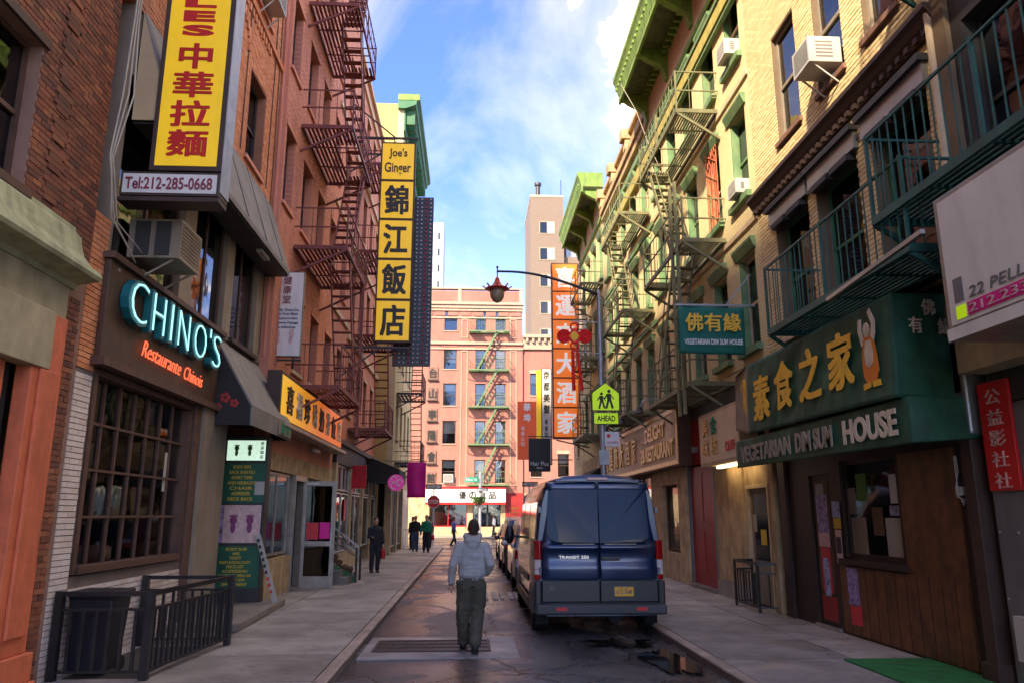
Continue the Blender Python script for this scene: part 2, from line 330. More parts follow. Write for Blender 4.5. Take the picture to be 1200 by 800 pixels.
mat('notice_yellow', (.65,.45,.04), .7, .1, bump=0); mat('purple_ink', (.22,.04,.14), .6, .4, 30, bump=0); mat('magenta', (.75,.01,.26), .6, .12); mat('pink_neon', (.75,.04,.35), .5, .1, emit=(1,.1,.5), estr=.01, bump=0)
mat('warm_light', (.9,.7,.4), .5, 0, bump=0, emit=(1,.75,.4), estr=.4); mat('lit_sign', (.5,.62,.5), .5, .2, 14, bump=0, emit=(.62,.85,.66), estr=.05)
mat('lime_sign', (.60,.85,.01), .45, .03, bump=0, emit=(.5,.8,0), estr=.02); mat('signal_red', (.62,.015,.015), .45, .05, bump=0)
mat('galvanised', (.34,.35,.36), .45, .2, 4, metal=.5); mat('lamp_red', (.68,.07,.035), .5, .15); mat('lamp_glass', (.30,.24,.16), .3, .2, 8)
mat('knot_red', (.85,.01,.01), .55, .08); mat('knot_yellow', (.9,.50,.0), .5, .05); mat('wood_brown', (.12,.06,.03), .7, .3)
mat('plastic_black', (.014,.014,.016), .4, .2); mat('bin_blue', (.012,.014,.022), .4, .3); mat('rubber', (.012,.012,.012), .85, .3)
mat('street_green', (.02,.30,.18), .5, .05, bump=0)
glass_mat('pane', (.42,.44,.44)); glass_mat('pane_dark', (.10,.10,.10)); glass_mat('pane_clear', (.85,.86,.84)); mat('pale_stone', (.44,.30,.21), .8, .12, grime=.4, gcol=(.3,.18,.12)); glass_mat('pane_shop', (.72,.72,.66))
# asphalt: worn, patched, damp in places
def asphalt():
    m, n, l, p = nodes('asphalt'); geo = n.new('ShaderNodeNewGeometry')
    def N(sc, det=6, ro=.6, ms=None, dist=0):
        t = n.new('ShaderNodeTexNoise'); t.inputs['Scale'].default_value = sc; t.inputs['Detail'].default_value = det; t.inputs['Roughness'].default_value = ro; t.inputs['Distortion'].default_value = dist
        if ms:
            mp = n.new('ShaderNodeMapping'); mp.inputs['Scale'].default_value = ms; l.new(geo.outputs['Position'], mp.inputs[0]); l.new(mp.outputs[0], t.inputs['Vector'])
        else: l.new(geo.outputs['Position'], t.inputs['Vector'])
        return t.outputs['Fac']
    def rng(s, a, b, c, d):
        r = n.new('ShaderNodeMapRange'); r.inputs['From Min'].default_value = a; r.inputs['From Max'].default_value = b; r.inputs['To Min'].default_value = c; r.inputs['To Max'].default_value = d
        l.new(s, r.inputs['Value']); return r.outputs[0]
    def mix(f, A, B):
        x = n.new('ShaderNodeMix'); x.data_type = 'RGBA'; l.new(f, x.inputs['Factor'])
        for k, v in (('A', A), ('B', B)):
            if isinstance(v, tuple): x.inputs[k].default_value = (*v, 1)
            else: l.new(v, x.inputs[k])
        return x.outputs['Result']
    base = mix(rng(N(.9, 8, .65), .35, .65, 0, 1), (.036,.035,.037), (.075,.072,.074))
    base = mix(rng(N(45, 3), .4, .7, 0, .6), base, (.10,.095,.095))
    wear = rng(N(1.1, 7, .62, (1, .45, 1), 1.2), .60, .66, 0, .6)
    base = mix(wear, base, (.15,.14,.14))
    vo = n.new('ShaderNodeTexVoronoi'); vo.feature = 'DISTANCE_TO_EDGE'; vo.inputs['Scale'].default_value = .75
    mp = n.new('ShaderNodeMapping'); l.new(geo.outputs['Position'], mp.inputs[0])
    dn = n.new('ShaderNodeTexNoise'); dn.inputs['Scale'].default_value = 2.5; dn.inputs['Detail'].default_value = 5; l.new(geo.outputs['Position'], dn.inputs['Vector'])
    va = n.new('ShaderNodeMix'); va.data_type = 'RGBA'; va.inputs['Factor'].default_value = .35; l.new(mp.outputs[0], va.inputs['A']); l.new(dn.outputs['Color'], va.inputs['B'])
    l.new(va.outputs['Result'], vo.inputs['Vector'])
    crack = rng(vo.outputs['Distance'], 0, .012, 1, 0)
    base = mix(crack, base, (.012,.012,.012))
    wetn = N(.55, 5, .6, (1.0, .7, 1), .8); wet = rng(wetn, .42, .54, 0, 1)
    dk = n.new('ShaderNodeMix'); dk.data_type = 'RGBA'; dk.blend_type = 'MULTIPLY'; l.new(rng(wetn, .47, .56, 0, .45), dk.inputs['Factor']); l.new(base, dk.inputs['A']); dk.inputs['B'].default_value = (.45,.45,.5,1)
    l.new(dk.outputs['Result'], p.inputs['Base Color'])
    l.new(rng(wet, 0, 1, .5, .14), p.inputs['Roughness'])
    bp = n.new('ShaderNodeBump'); bp.inputs['Strength'].default_value = .5; bp.inputs['Distance'].default_value = .012
    l.new(N(70, 3), bp.inputs['Height'])
    b2 = n.new('ShaderNodeBump'); b2.inputs['Strength'].default_value = .8; b2.inputs['Distance'].default_value = .03; b2.invert = True
    l.new(crack, b2.inputs['Height']); l.new(bp.outputs[0], b2.inputs['Normal']); l.new(b2.outputs[0], p.inputs['Normal'])
    M['asphalt'] = m
asphalt()
def concrete(name, col, var=.2):
    m, n, l, p = nodes(name); geo = n.new('ShaderNodeNewGeometry'); oi = n.new('ShaderNodeObjectInfo')
    t = n.new('ShaderNodeTexNoise'); t.inputs['Scale'].default_value = 1.3; t.inputs['Detail'].default_value = 9; t.inputs['Roughness'].default_value = .68; l.new(geo.outputs['Position'], t.inputs['Vector'])
    r = n.new('ShaderNodeMapRange'); r.inputs['From Min'].default_value = .3; r.inputs['From Max'].default_value = .7; r.inputs['To Min'].default_value = .55; r.inputs['To Max'].default_value = 1.35; l.new(t.outputs['Fac'], r.inputs['Value'])
    r2 = n.new('ShaderNodeMapRange'); r2.inputs['To Min'].default_value = 1-var; r2.inputs['To Max'].default_value = 1+var; l.new(oi.outputs['Random'], r2.inputs['Value'])
    mu = n.new('ShaderNodeMath'); mu.operation = 'MULTIPLY'; l.new(r.outputs[0], mu.inputs[0]); l.new(r2.outputs[0], mu.inputs[1])
    x = n.new('ShaderNodeMix'); x.data_type = 'RGBA'; x.blend_type = 'MULTIPLY'; x.inputs['Factor'].default_value = 1; x.inputs['A'].default_value = (*col, 1); l.new(mu.outputs[0], x.inputs['B'])
    sp = n.new('ShaderNodeTexNoise'); sp.inputs['Scale'].default_value = 5; sp.inputs['Detail'].default_value = 2; l.new(geo.outputs['Position'], sp.inputs['Vector'])
    rs = n.new('ShaderNodeMapRange'); rs.inputs['From Min'].default_value = .66; rs.inputs['From Max'].default_value = .7; rs.inputs['To Max'].default_value = .5; l.new(sp.outputs['Fac'], rs.inputs['Value'])
    y = n.new('ShaderNodeMix'); y.data_type = 'RGBA'; l.new(rs.outputs[0], y.inputs['Factor']); l.new(x.outputs['Result'], y.inputs['A']); y.inputs['B'].default_value = (.03,.03,.03,1)
    # gum spots and damp patches
    gv = n.new('ShaderNodeTexVoronoi'); gv.inputs['Scale'].default_value = 2.6; l.new(geo.outputs['Position'], gv.inputs['Vector'])
    gm = n.new('ShaderNodeMapRange'); gm.inputs['From Min'].default_value = .045; gm.inputs['From Max'].default_value = .06; gm.inputs['To Min'].default_value = .65; gm.inputs['To Max'].default_value = 0; l.new(gv.outputs['Distance'], gm.inputs['Value'])
    yy = n.new('ShaderNodeMix'); yy.data_type = 'RGBA'; l.new(gm.outputs[0], yy.inputs['Factor']); l.new(y.outputs['Result'], yy.inputs['A']); yy.inputs['B'].default_value = (.05,.045,.04,1); y = yy
    dp_ = n.new('ShaderNodeTexNoise'); dp_.inputs['Scale'].default_value = .55; dp_.inputs['Detail'].default_value = 6; l.new(geo.outputs['Position'], dp_.inputs['Vector'])
    dm = n.new('ShaderNodeMapRange'); dm.inputs['From Min'].default_value = .5; dm.inputs['From Max'].default_value = .6; dm.inputs['To Min'].default_value = .7; dm.inputs['To Max'].default_value = .38; l.new(dp_.outputs['Fac'], dm.inputs['Value']); l.new(dm.outputs[0], p.inputs['Roughness'])
    l.new(y.outputs['Result'], p.inputs['Base Color'])
    b = n.new('ShaderNodeTexNoise'); b.inputs['Scale'].default_value = 80; l.new(geo.outputs['Position'], b.inputs['Vector'])
    bp = n.new('ShaderNodeBump'); bp.inputs['Strength'].default_value = .3; bp.inputs['Distance'].default_value = .008; l.new(b.outputs['Fac'], bp.inputs['Height']); l.new(bp.outputs[0], p.inputs['Normal'])
    M[name] = m
concrete('sidewalk', (.30,.262,.222), .28); concrete('kerb', (.36,.28,.22), .15); concrete('slab_pale', (.31,.285,.265), .1); concrete('step_stone', (.20,.17,.14), .1)
def paintw():
    m, n, l, p = nodes('road_paint'); geo = n.new('ShaderNodeNewGeometry')
    t = n.new('ShaderNodeTexNoise'); t.inputs['Scale'].default_value = 9; t.inputs['Detail'].default_value = 6; l.new(geo.outputs['Position'], t.inputs['Vector'])
    r = n.new('ShaderNodeMapRange'); r.inputs['From Min'].default_value = .42; r.inputs['From Max'].default_value = .55; l.new(t.outputs['Fac'], r.inputs['Value'])
    x = n.new('ShaderNodeMix'); x.data_type = 'RGBA'; l.new(r.outputs[0], x.inputs['Factor']); x.inputs['A'].default_value = (.06,.06,.06,1); x.inputs['B'].default_value = (.36,.34,.32,1)
    l.new(x.outputs['Result'], p.inputs['Base Color']); p.inputs['Roughness'].default_value = .5; M['road_paint'] = m
paintw()
m, n, l, p = nodes('puddle'); p.inputs['Base Color'].default_value = (.012,.012,.012,1); p.inputs['Roughness'].default_value = .04; M['puddle'] = m
m, n, l, p = nodes('van_paint'); p.inputs['Base Color'].default_value = (.005,.024,.080,1); p.inputs['Roughness'].default_value = .32; p.inputs['Metallic'].default_value = .35; p.inputs['Coat Weight'].default_value = .9; p.inputs['Coat Roughness'].default_value = .06
geo = n.new('ShaderNodeNewGeometry'); b = n.new('ShaderNodeTexNoise'); b.inputs['Scale'].default_value = 3; l.new(geo.outputs['Position'], b.inputs['Vector']); r = n.new('ShaderNodeMapRange'); r.inputs['To Min'].default_value = .03; r.inputs['To Max'].default_value = .22; l.new(b.outputs['Fac'], r.inputs['Value']); l.new(r.outputs[0], p.inputs['Coat Roughness']); M['van_paint'] = m
geo = n.new('ShaderNodeNewGeometry'); sp = n.new('ShaderNodeSeparateXYZ'); l.new(geo.outputs['Position'], sp.inputs[0])
dn = n.new('ShaderNodeTexNoise'); dn.inputs['Scale'].default_value = 4; dn.inputs['Detail'].default_value = 9; l.new(geo.outputs['Position'], dn.inputs['Vector'])
dr_ = n.new('ShaderNodeMapRange'); dr_.inputs['From Min'].default_value = .45; dr_.inputs['From Max'].default_value = .7; dr_.inputs['To Max'].default_value = .22; l.new(dn.outputs['Fac'], dr_.inputs['Value'])
dx = n.new('ShaderNodeMix'); dx.data_type = 'RGBA'; l.new(dr_.outputs[0], dx.inputs['Factor']); dx.inputs['A'].default_value = (.005,.024,.080,1); dx.inputs['B'].default_value = (.07,.065,.06,1); l.new(dx.outputs['Result'], p.inputs['Base Color'])
mat('car_grey', (.16,.15,.14), .35, .05, bump=0, coat=.8, metal=.4); mat('car_white', (.55,.53,.50), .35, .04, bump=0, coat=.8); mat('car_black', (.012,.012,.014), .3, .05, bump=0, coat=.9)
mat('auto_glass', (.01,.016,.03), .10, .1, bump=0, spec=.5); mat('van_glass', (.006,.016,.048), .10, .1, bump=0, spec=.2); mat('tail_red', (.34,.006,.006), .15, .1, bump=0, coat=1); mat('tail_clear', (.65,.55,.52), .15, .1, bump=0, coat=1)
mat('chrome', (.7,.7,.7), .12, .02, bump=0, metal=1); mat('plate_yellow', (.80,.42,.02), .5, .05, bump=0); mat('plate_blue', (.03,.04,.15), .5, .05, bump=0)
mat('hoodie', (.38,.37,.36), .95, .12, 7, bump=.8, bscale=120); mat('hoodie_hem', (.30,.29,.285), .95, .1, bump=.8, bscale=200); mat('cargo', (.075,.067,.045), .9, .2, 7, bump=.6, bscale=90)
mat('skin', (.50,.26,.17), .5, .1, 8); mat('hair', (.035,.022,.016), .8, .3, 30, bump=1, bscale=120); mat('shoe', (.02,.02,.022), .5, .2)
mat('cloth_black', (.018,.018,.022), .9, .2); mat('cloth_navy', (.03,.045,.10), .9, .2); mat('cloth_jeans', (.05,.07,.13), .9, .2); mat('cloth_red', (.5,.015,.02), .8, .2); mat('cloth_green', (.02,.25,.12), .8, .2); mat('cloth_white', (.6,.58,.55), .8, .1); mat('leaf', (.10,.22,.03), .7, .35, 9)
mat('denim_blue', (.05,.07,.22), .9, .2)

mat('plastic_grey', (.045,.045,.048), .5, .15)
# ------------------------------------------------------------------ facade frames
class Fr:
    """u runs along the facade, w outward from it, z up"""
    def __init__(s, kind, pos): s.k = kind; s.p = pos
    def pt(s, u, w, z):
        if s.k == 'L': return Vector((s.p + w, u, z))
        if s.k == 'R': return Vector((s.p - w, u, z))
        return Vector((u, s.p - w, z))
    def box(s, mb, u0, u1, w0, w1, z0, z1):
        a = s.pt(u0, w0, z0); b = s.pt(u1, w1, z1); mb.box(a.x, b.x, a.y, b.y, a.z, b.z); return mb
    def bar(s, mb, a, b, w, h=None): mb.bar(s.pt(*a), s.pt(*b), w, h); return mb
    def tube(s, mb, pts, r, n=8): mb.tube([s.pt(*q) for q in pts], r, n); return mb
    def piece(s, name, m, par, u0, u1, w0, w1, z0, z1): return piece(name, m, par, s.pt(u0, w0, z0), s.pt(u1, w1, z1))
    def barp(s, name, m, par, a, b, w, h=None): return barp(name, m, par, s.pt(*a), s.pt(*b), w, h)
    def part(s, name, m, par, boxes, bevel=0):
        mb = MB()
        for b in boxes: s.box(mb, *b)
        return mb.build(name, m, par, bevel=bevel)
    def read(s): return Vector({'L': (0,1,0), 'R': (0,-1,0), 'F': (1,0,0)}[s.k])
    def out(s): return Vector({'L': (1,0,0), 'R': (-1,0,0), 'F': (0,-1,0)}[s.k])
    def text(s, name, t, u, w, z, wd, h, m, par, **k): return text(name, t, s.pt(u, w, z), s.read(), (0,0,1), wd, h, m, par, **k)
    def prof(s, mb, prof, u0, u1):
        """extrude a (w, z) outline from u0 to u1"""
        mb.loft([[s.pt(u0, w, z) for w, z in prof], [s.pt(u1, w, z) for w, z in prof]]); return mb
def wall_mb(fr, u0, u1, z0, z1, ops, thick=.3, w=0.0):
    zs = sorted({z0, z1, *[min(max(o[2], z0), z1) for o in ops], *[min(max(o[3], z0), z1) for o in ops]})
    mb = MB()
    for a, b in zip(zs, zs[1:]):
        if b - a < 1e-4: continue
        zc = (a+b)/2; cur = u0
        for o in sorted([o for o in ops if o[2] < zc < o[3]]):
            if o[0] > cur + 1e-4: fr.box(mb, cur, min(o[0], u1), w-thick, w, a, b)
            cur = max(cur, o[1])
        if cur < u1 - 1e-4: fr.box(mb, cur, u1, w-thick, w, a, b)
    return mb
CAM = Vector((0, 0, 1.8))
def bricks(par, fr, u0, u1, z0, z1, ops, m, w=0.0, bl=.203, bh=.057, j=.011, near=0, wall='brickwork', proud=.012):
    allb = []; row = 0; z = z0; rnd = random.Random(int(u0*100+z0*10))
    while z + bh <= z1 + .001:
        za, zb = z, z + bh
        blk = sorted([(o[0], o[1]) for o in ops if o[2] < zb and o[3] > za])
        free = []; cur = u0
        for a, b in blk:
            if a > cur: free.append((cur, a))
            cur = max(cur, b)
        if cur < u1: free.append((cur, u1))
        st = u0 - (bl + j) * (.5 if row % 2 else 0); k = 0
        n = int((u1-u0)/(bl+j)) + 3
        for k in range(n):
            a = st + k*(bl+j); b = a + bl
            for fa, fb in free:
                aa, bb = max(a, fa), min(b, fb)
                if bb - aa > .03: allb.append((aa, bb, za, zb, w + proud + rnd.uniform(-.004, .004)))
        z += bh + j; row += 1
    if near:
        allb.sort(key=lambda b: (fr.pt((b[0]+b[1])/2, 0, (b[2]+b[3])/2) - CAM).length)
        for b in allb[:near]: fr.piece('brick', m, par, b[0], b[1], w-.01, b[4], b[2], b[3])
        allb = allb[near:]
    if allb:
        mb = MB()
        for a, b, za, zb, ww in allb:
            q = [fr.pt(a,w,za), fr.pt(b,w,za), fr.pt(b,w,zb), fr.pt(a,w,zb), fr.pt(a,ww,za), fr.pt(b,ww,za), fr.pt(b,ww,zb), fr.pt(a,ww,zb)]
            mb.add(q, [(4,5,6,7),(0,1,5,4),(1,2,6,5),(2,3,7,6),(3,0,4,7)])
        tag(mb.build(wall, m, par, fix=False), kind='stuff')
def window(par, fr, u0, u1, z0, z1, fm, gm=None, depth=.16, sill=None, lintel=None, blind=None, kind='sash', w=0.0, lh=.12, name='window', fw=.055):
    d = w - depth; mb = MB()
    fr.box(mb, u0, u0+fw, d-.05, d+.02, z0, z1); fr.box(mb, u1-fw, u1, d-.05, d+.02, z0, z1)
    fr.box(mb, u0+fw, u1-fw, d-.05, d+.02, z1-fw, z1); fr.box(mb, u0+fw, u1-fw, d-.05, d+.02, z0, z0+fw)
    zm = (z0+z1)/2
    if kind == 'sash': fr.box(mb, u0+fw, u1-fw, d-.05, d+.012, zm-fw/2, zm+fw/2)
    if kind == 'two': fr.box(mb, (u0+u1)/2-fw/2, (u0+u1)/2+fw/2, d-.05, d+.012, z0+fw, z1-fw)
    f = mb.build(name, fm, par)
    g = gm or M['pane']
    if kind == 'sash':
        fr.piece('pane', g, f, u0+fw, u1-fw, d-.02, d-.012, zm+fw/2, z1-fw); fr.piece('pane', g, f, u0+fw, u1-fw, d-.035, d-.027, z0+fw, zm-fw/2)
    elif kind == 'two':
        um = (u0+u1)/2
        fr.piece('pane', g, f, u0+fw, um-fw/2, d-.02, d-.012, z0+fw, z1-fw); fr.piece('pane', g, f, um+fw/2, u1-fw, d-.02, d-.012, z0+fw, z1-fw)
    else: fr.piece('pane', g, f, u0+fw, u1-fw, d-.02, d-.012, z0+fw, z1-fw)
    if blind: fr.piece('blind', M[blind[0]], f, u0+fw, u1-fw, d-.1, d-.09, z1-fw-(z1-z0-2*fw)*blind[1], z1-fw)
    if sill: fr.piece('sill', sill, f, u0-.07, u1+.07, w-.1, w+.07, z0-.09, z0-.002)
    if lintel: fr.piece('lintel', lintel, f, u0-.08, u1+.08, w-.1, w+.045, z1+.002, z1+lh)
    return f
def core(par, fr, u0, u1, z0, z1, w0=-9, w1=-.75, m=None):
    """the dark inside of a building and its roof"""
    return fr.part('interior', m or M['interior'], par, [(u0, u1, w0, w1, z0, z1)])
def side_walls(par, fr, u0, u1, z0, z1, m, w0=-9.0):
    a = fr.part('side_wall', m, par, [(u0, u0+.3, w0, -.3, z0, z1)]); b = fr.part('side_wall', m, par, [(u1-.3, u1, w0, -.3, z0, z1)])
    fr.part('rear_wall', m, par, [(u0+.3, u1-.3, w0, w0+.3, z0, z1)]); fr.part('roof', M['dark_paint'], par, [(u0+.3, u1-.3, w0+.3, -.3, z1-.5, z1-.3)])

# ------------------------------------------------------------------ fire escapes
def fire_escape(label, fr, u0, u1, wo, zs, m, group=None, wi=.03, slats=9, hole=True, rail=1.0, step_w=.5, ladder=None, top_ladder=False, bal=.16, stair_in=False, balm=None, stairs=True, drop=None, mid=True):
    t = thing('fire_escape', label, 'fire escape', fr.pt((u0+u1)/2, 0, zs[0]), group)
    balm = balm or m
    hu0, hu1 = u0 + (u1-u0)*.30, u0 + (u1-u0)*.86          # the stair opening
    sw0, sw1 = (wo - .12 - step_w, wo - .12)
    for i, z in enumerate(zs):
        mb = MB()
        for a in ((u0, u1, wo-.05, wo, z-.10, z), (u0, u1, wi, wi+.05, z-.10, z), (u0, u0+.05, wi+.05, wo-.05, z-.10, z-.001), (u1-.05, u1, wi+.05, wo-.05, z-.10, z-.001)): fr.box(mb, *a)
        nc = max(2, int((u1-u0)/.9))
        for c in range(1, nc): q = u0 + (u1-u0)*c/nc; fr.box(mb, q-.015, q+.015, wi+.05, wo-.05, z-.06, z-.032)
        pl = mb.build('platform', m, t)
        has = hole and i > 0
        for s in range(slats):
            w = wi + .07 + (wo-wi-.14)*(s+.5)/slats; sw = (wo-wi)/slats*.27
            if has and w > sw0 - .02:
                fr.piece('slat', m, pl, u0+.05, hu0, w-sw, w+sw, z-.03, z-.005); fr.piece('slat', m, pl, hu1, u1-.05, w-sw, w+sw, z-.03, z-.005)
            else: fr.piece('slat', m, pl, u0+.05, u1-.05, w-sw, w+sw, z-.03, z-.005)
        # railing
        mb = MB()
        for zz in ((z+rail, z+rail*.5) if mid else (z+rail,)):
            fr.box(mb, u0, u1, wo-.035, wo-.005, zz-.03, zz); fr.box(mb, u0, u0+.03, 0, wo-.035, zz-.03, zz); fr.box(mb, u1-.03, u1, 0, wo-.035, zz-.03, zz)
        for u in (u0+.02, (u0+u1)/2, u1-.02): fr.box(mb, u-.018, u+.018, wo-.042, wo-.002, z, z+rail+.02)
        rl = mb.build('railing', m, t)
        if bal:
            nb = int((u1-u0)/bal)
            for k in range(1, nb): u = u0+(u1-u0)*k/nb; fr.piece('baluster', balm, rl, u-.007, u+.007, wo-.027, wo-.013, z, z+rail-.03)
            nb = max(2, int(wo/bal))
            for k in range(1, nb):
                w = wo*k/nb
                for u in (u0+.015, u1-.015): fr.piece('baluster', balm, rl, u-.007, u+.007, w-.007, w+.007, z, z+rail-.03)
        for u in (u0+.03, u1-.03) if (u1-u0) < 4.5 else (u0+.03, (u0+u1)/2, u1-.03):
            fr.barp('bracket', m, t, (u, wo-.03, z-.10), (u, .01, z-.75), .04, .06)
        if stairs and i + 1 < len(zs):
            z2 = zs[i+1]; mb = MB(); a = (hu1-.15, z); b = (hu0+.05, z2)
            if i % 2: a, b = (hu0+.15, z), (hu1-.05, z2)
            for w in (sw0, sw1): fr.bar(mb, (a[0], w, a[1]), (b[0], w, b[1]+.0), .03, .13)
            # handrail
            fr.bar(mb, (a[0], sw1, a[1]+.75), (b[0], sw1, b[1]+.75), .025)
            st = mb.build('stair', m, t); nt = int((z2-z)/.27)
            for k in range(1, nt):
                f = k/nt; u = a[0]+(b[0]-a[0])*f; zz = z+(z2-z)*f
                fr.piece('tread', m, st, u-.09, u+.09, sw0+.015, sw1-.015, zz-.015, zz+.01)
    if drop:
        u, zb, wd = drop; mb = MB()
        for k in (-.22, .22): fr.box(mb, u-.02, u+.02, wd+k-.02, wd+k+.02, zb, zs[0]+1.1)
        ld = mb.build('drop_ladder', m, t); z = zb + .2
        while z < zs[0] + 1: fr.piece('rung', m, ld, u-.012, u+.012, wd-.2, wd+.2, z-.012, z+.012); z += .3
    if top_ladder:
        mb = MB(); z = zs[-1]
        for k in (-.22, .22): fr.box(mb, u0+.3+k-.02, u0+.3+k+.02, .25, .29, z, top_ladder)
        ld = mb.build('roof_ladder', m, t); z += .3
        while z < top_ladder - .1: fr.piece('rung', m, ld, u0+.1, u0+.5, .26, .28, z-.012, z+.012); z += .3
    return t

# ------------------------------------------------------------------ ground, road, sidewalks
RZ = -.08
ground = MB().add([(-900,-400,RZ-.10),(900,-400,RZ-.10),(900,1500,RZ-.10),(-900,1500,RZ-.10)], [(0,1,2,3)]).build('ground', M['asphalt'], fix=False); tag(ground, kind='structure')
KL, KR = -1.56, 3.02
mb = MB(); ys = [-14, 46.0]
def gz(x, y): return RZ + .018*mnoise.noise(Vector((x*.6, y*.45, 0))) - .012*((x-.73)/2.2)**2
NX, NY = 20, 190
vs = [(-1.72+(3.18+1.72)*i/NX, -14+(60)*j/NY) for j in range(NY+1) for i in range(NX+1)]
mb.add([(x, y, gz(x, y)) for x, y in vs], [(j*(NX+1)+i, j*(NX+1)+i+1, (j+1)*(NX+1)+i+1, (j+1)*(NX+1)+i) for j in range(NY) for i in range(NX)])
road = mb.build('road', M['asphalt'], smooth=True, fix=False); tag(road, kind='structure')
mb = MB().box(-60, 60, 46.0, 63.5, RZ-.12, RZ-.03); tag(mb.build('cross_street', M['asphalt']), kind='structure')
def walk(x0, x1, y0, y1, cols, step, nm='sidewalk', joint=.022):
    base = MB().box(x0, x1, y0, y1, -.3, -.02).build(nm, M['mortar_dark']); tag(base, kind='structure')
    y = y0; rnd = random.Random(5)
    while y < y1 - .01:
        ye = min(y + step*rnd.uniform(.93, 1.07), y1); cw = (x1-x0)/cols
        for c in range(cols):
            dz = rnd.uniform(-.004, .002)
            piece('slab', M['sidewalk'], base, (x0+c*cw+joint/2, y+joint/2, -.03), (x0+(c+1)*cw-joint/2, ye-joint/2, dz))
        y = ye
    return base
def kerb(xa, xb, y0, y1, steel=True):
    k = MB().box(xa, xb, y0, y1, -.3, -.035).build('kerb', M['mortar_dark']); tag(k, kind='structure'); y = y0; rnd = random.Random(7)
    while y < y1:
        ye = min(y+rnd.uniform(1.8, 2.6), y1)
        o = MB().box(xa, xb, y+.006, ye-.006, -.035, .006+rnd.uniform(-.004, .004)).build('kerb_stone', M['kerb'], k); b = o.modifiers.new('b', 'BEVEL'); b.width = .022; b.segments = 3
        y = ye
walk(-5.6, KL-.16, -8, 46, 2, 1.55)
kerb(KL-.16, KL, -8, 46)
walk(KR+.16, 6.6, -8, 46, 2, 1.5)
kerb(KR, KR+.16, -8, 46)
walk(-40, 40, 63.5, 68.3, 2, 4, 'far_sidewalk')
# concrete pad with the trench drain grate, left lane
pad = MB().box(-1.5, .68, 10.95, 12.75, RZ-.05, RZ+.012).build('concrete_pad', M['slab_pale'], bevel=.01); tag(pad, kind='structure')
gr = thing('drain_grate', 'steel trench grate set in the pale concrete patch across the road beside the walking man', 'grate', (-.6, 11.9, RZ+.012))
mb = MB()
for b in ((-1.36,.30,11.40,11.44),(-1.36,.30,12.30,12.34),(-1.36,-1.32,11.44,12.30),(.26,.30,11.44,12.30),(-1.32,.26,11.72,11.74),(-1.32,.26,12.0,12.02)): mb.box(b[0], b[1], b[2], b[3], RZ+.012, RZ+.032)
mb.build('frame', M['dark_brown'], gr)
MB().box(-1.32, .26, 11.44, 12.3, RZ+.013, RZ+.016).build('pit_shade', M['black_iron'], gr)  # flat black sheet, painted for the dark hollow below the bars
x = -1.30
while x < .26: piece('grate_bar', M['dark_brown'], gr, (x, 11.44, RZ+.016), (x+.016, 12.3, RZ+.03)); x += .042
# worn letters on the road
rm = MB()
for i, (x, w) in enumerate(((.05,.10),(.24,.08),(.42,.11),(.60,.08),(.80,.10),(.95,.08))):
    y = 18.2; rm.box(.1+x, .1+x+w, y, y+1.5, RZ-.02, RZ+.022)
rmo = rm.build('road_marking', M['road_paint']); tag(rmo, kind='structure')
mb = MB().box(-.2, 3.0, 44.9, 45.25, RZ-.03, RZ+.026).build('stop_line', M['road_paint']); tag(mb, kind='structure')
# dirty puddle and litter by the van's rear wheel
mb = MB()
for (cx, cy, rx, ry, sd) in ((2.62, 10.6, .26, .95, 1), (2.3, 12.1, .55, .4, 5)):
    ring = []
    for k in range(90):
        t = 2*math.pi*k/90; q = 1 + .55*mnoise.noise(Vector((math.cos(t)*1.6+sd*7, math.sin(t)*1.6, 0))) + .3*mnoise.noise(Vector((math.cos(t)*5+sd*7, math.sin(t)*5, 3))) + .15*mnoise.noise(Vector((math.cos(t)*14+sd*7, math.sin(t)*14, 3)))
        ring.append((cx+rx*q*math.cos(t), cy+ry*q*math.sin(t), RZ+.013+.0*sd))
    mb.add(ring, [tuple(range(90))])
pd = mb.build('puddle', M['puddle'], fix=False); tag(pd, kind='stuff'); pd['label'] = 'dark puddles of standing water on the asphalt behind the van'
mb = MB(); rnd = random.Random(3)
for k in range(140):
    if k < 90: x = rnd.gauss(2.6, .3); y = rnd.gauss(11.9, .35)
    else: x = rnd.choice((KL+.08, KR-.1))+rnd.uniform(-.05, .12); y = rnd.uniform(8, 26)
    if x > KR - .02: continue
    a = rnd.uniform(0, 6.28); r = rnd.uniform(.012, .035); z = gz(x, y)+.004
    q = [(x+r*math.cos(a+i*1.57)*(1 if i % 2 else .5), y+r*math.sin(a+i*1.57)*(1 if i % 2 else .5), z+rnd.uniform(0, .02)) for i in range(4)]; mb.add(q, [(0,1,2,3)])
lt = mb.build('litter', M['wood_brown'], fix=False); tag(lt, kind='stuff'); lt['label'] = 'brown leaves and scraps of litter along the kerb and behind the van'
# ================================================================== LEFT SIDE
LA = Fr('L', -4.7)
# ---- nearest left building: brown brick over a sage cornice and orange pilaster
bA = thing('brick_building', 'brown brick building at the near left with sage cornice and orange pilaster', 'building', (-4.7, 4, 0))
ops = [(6.55, 7.7, 5.1, 6.75), (3.4, 4.6, 5.1, 6.75), (6.55, 7.7, 8.6, 10.4), (3.4, 4.6, 8.6, 10.4)]
wall_mb(LA, -12, 9.2, 4.55, 22, ops).build('wall', M['mortar_brown'], bA)
bricks(bA, LA, 4.2, 9.2, 4.55, 11.5, ops, M['brown_brick'], near=300)
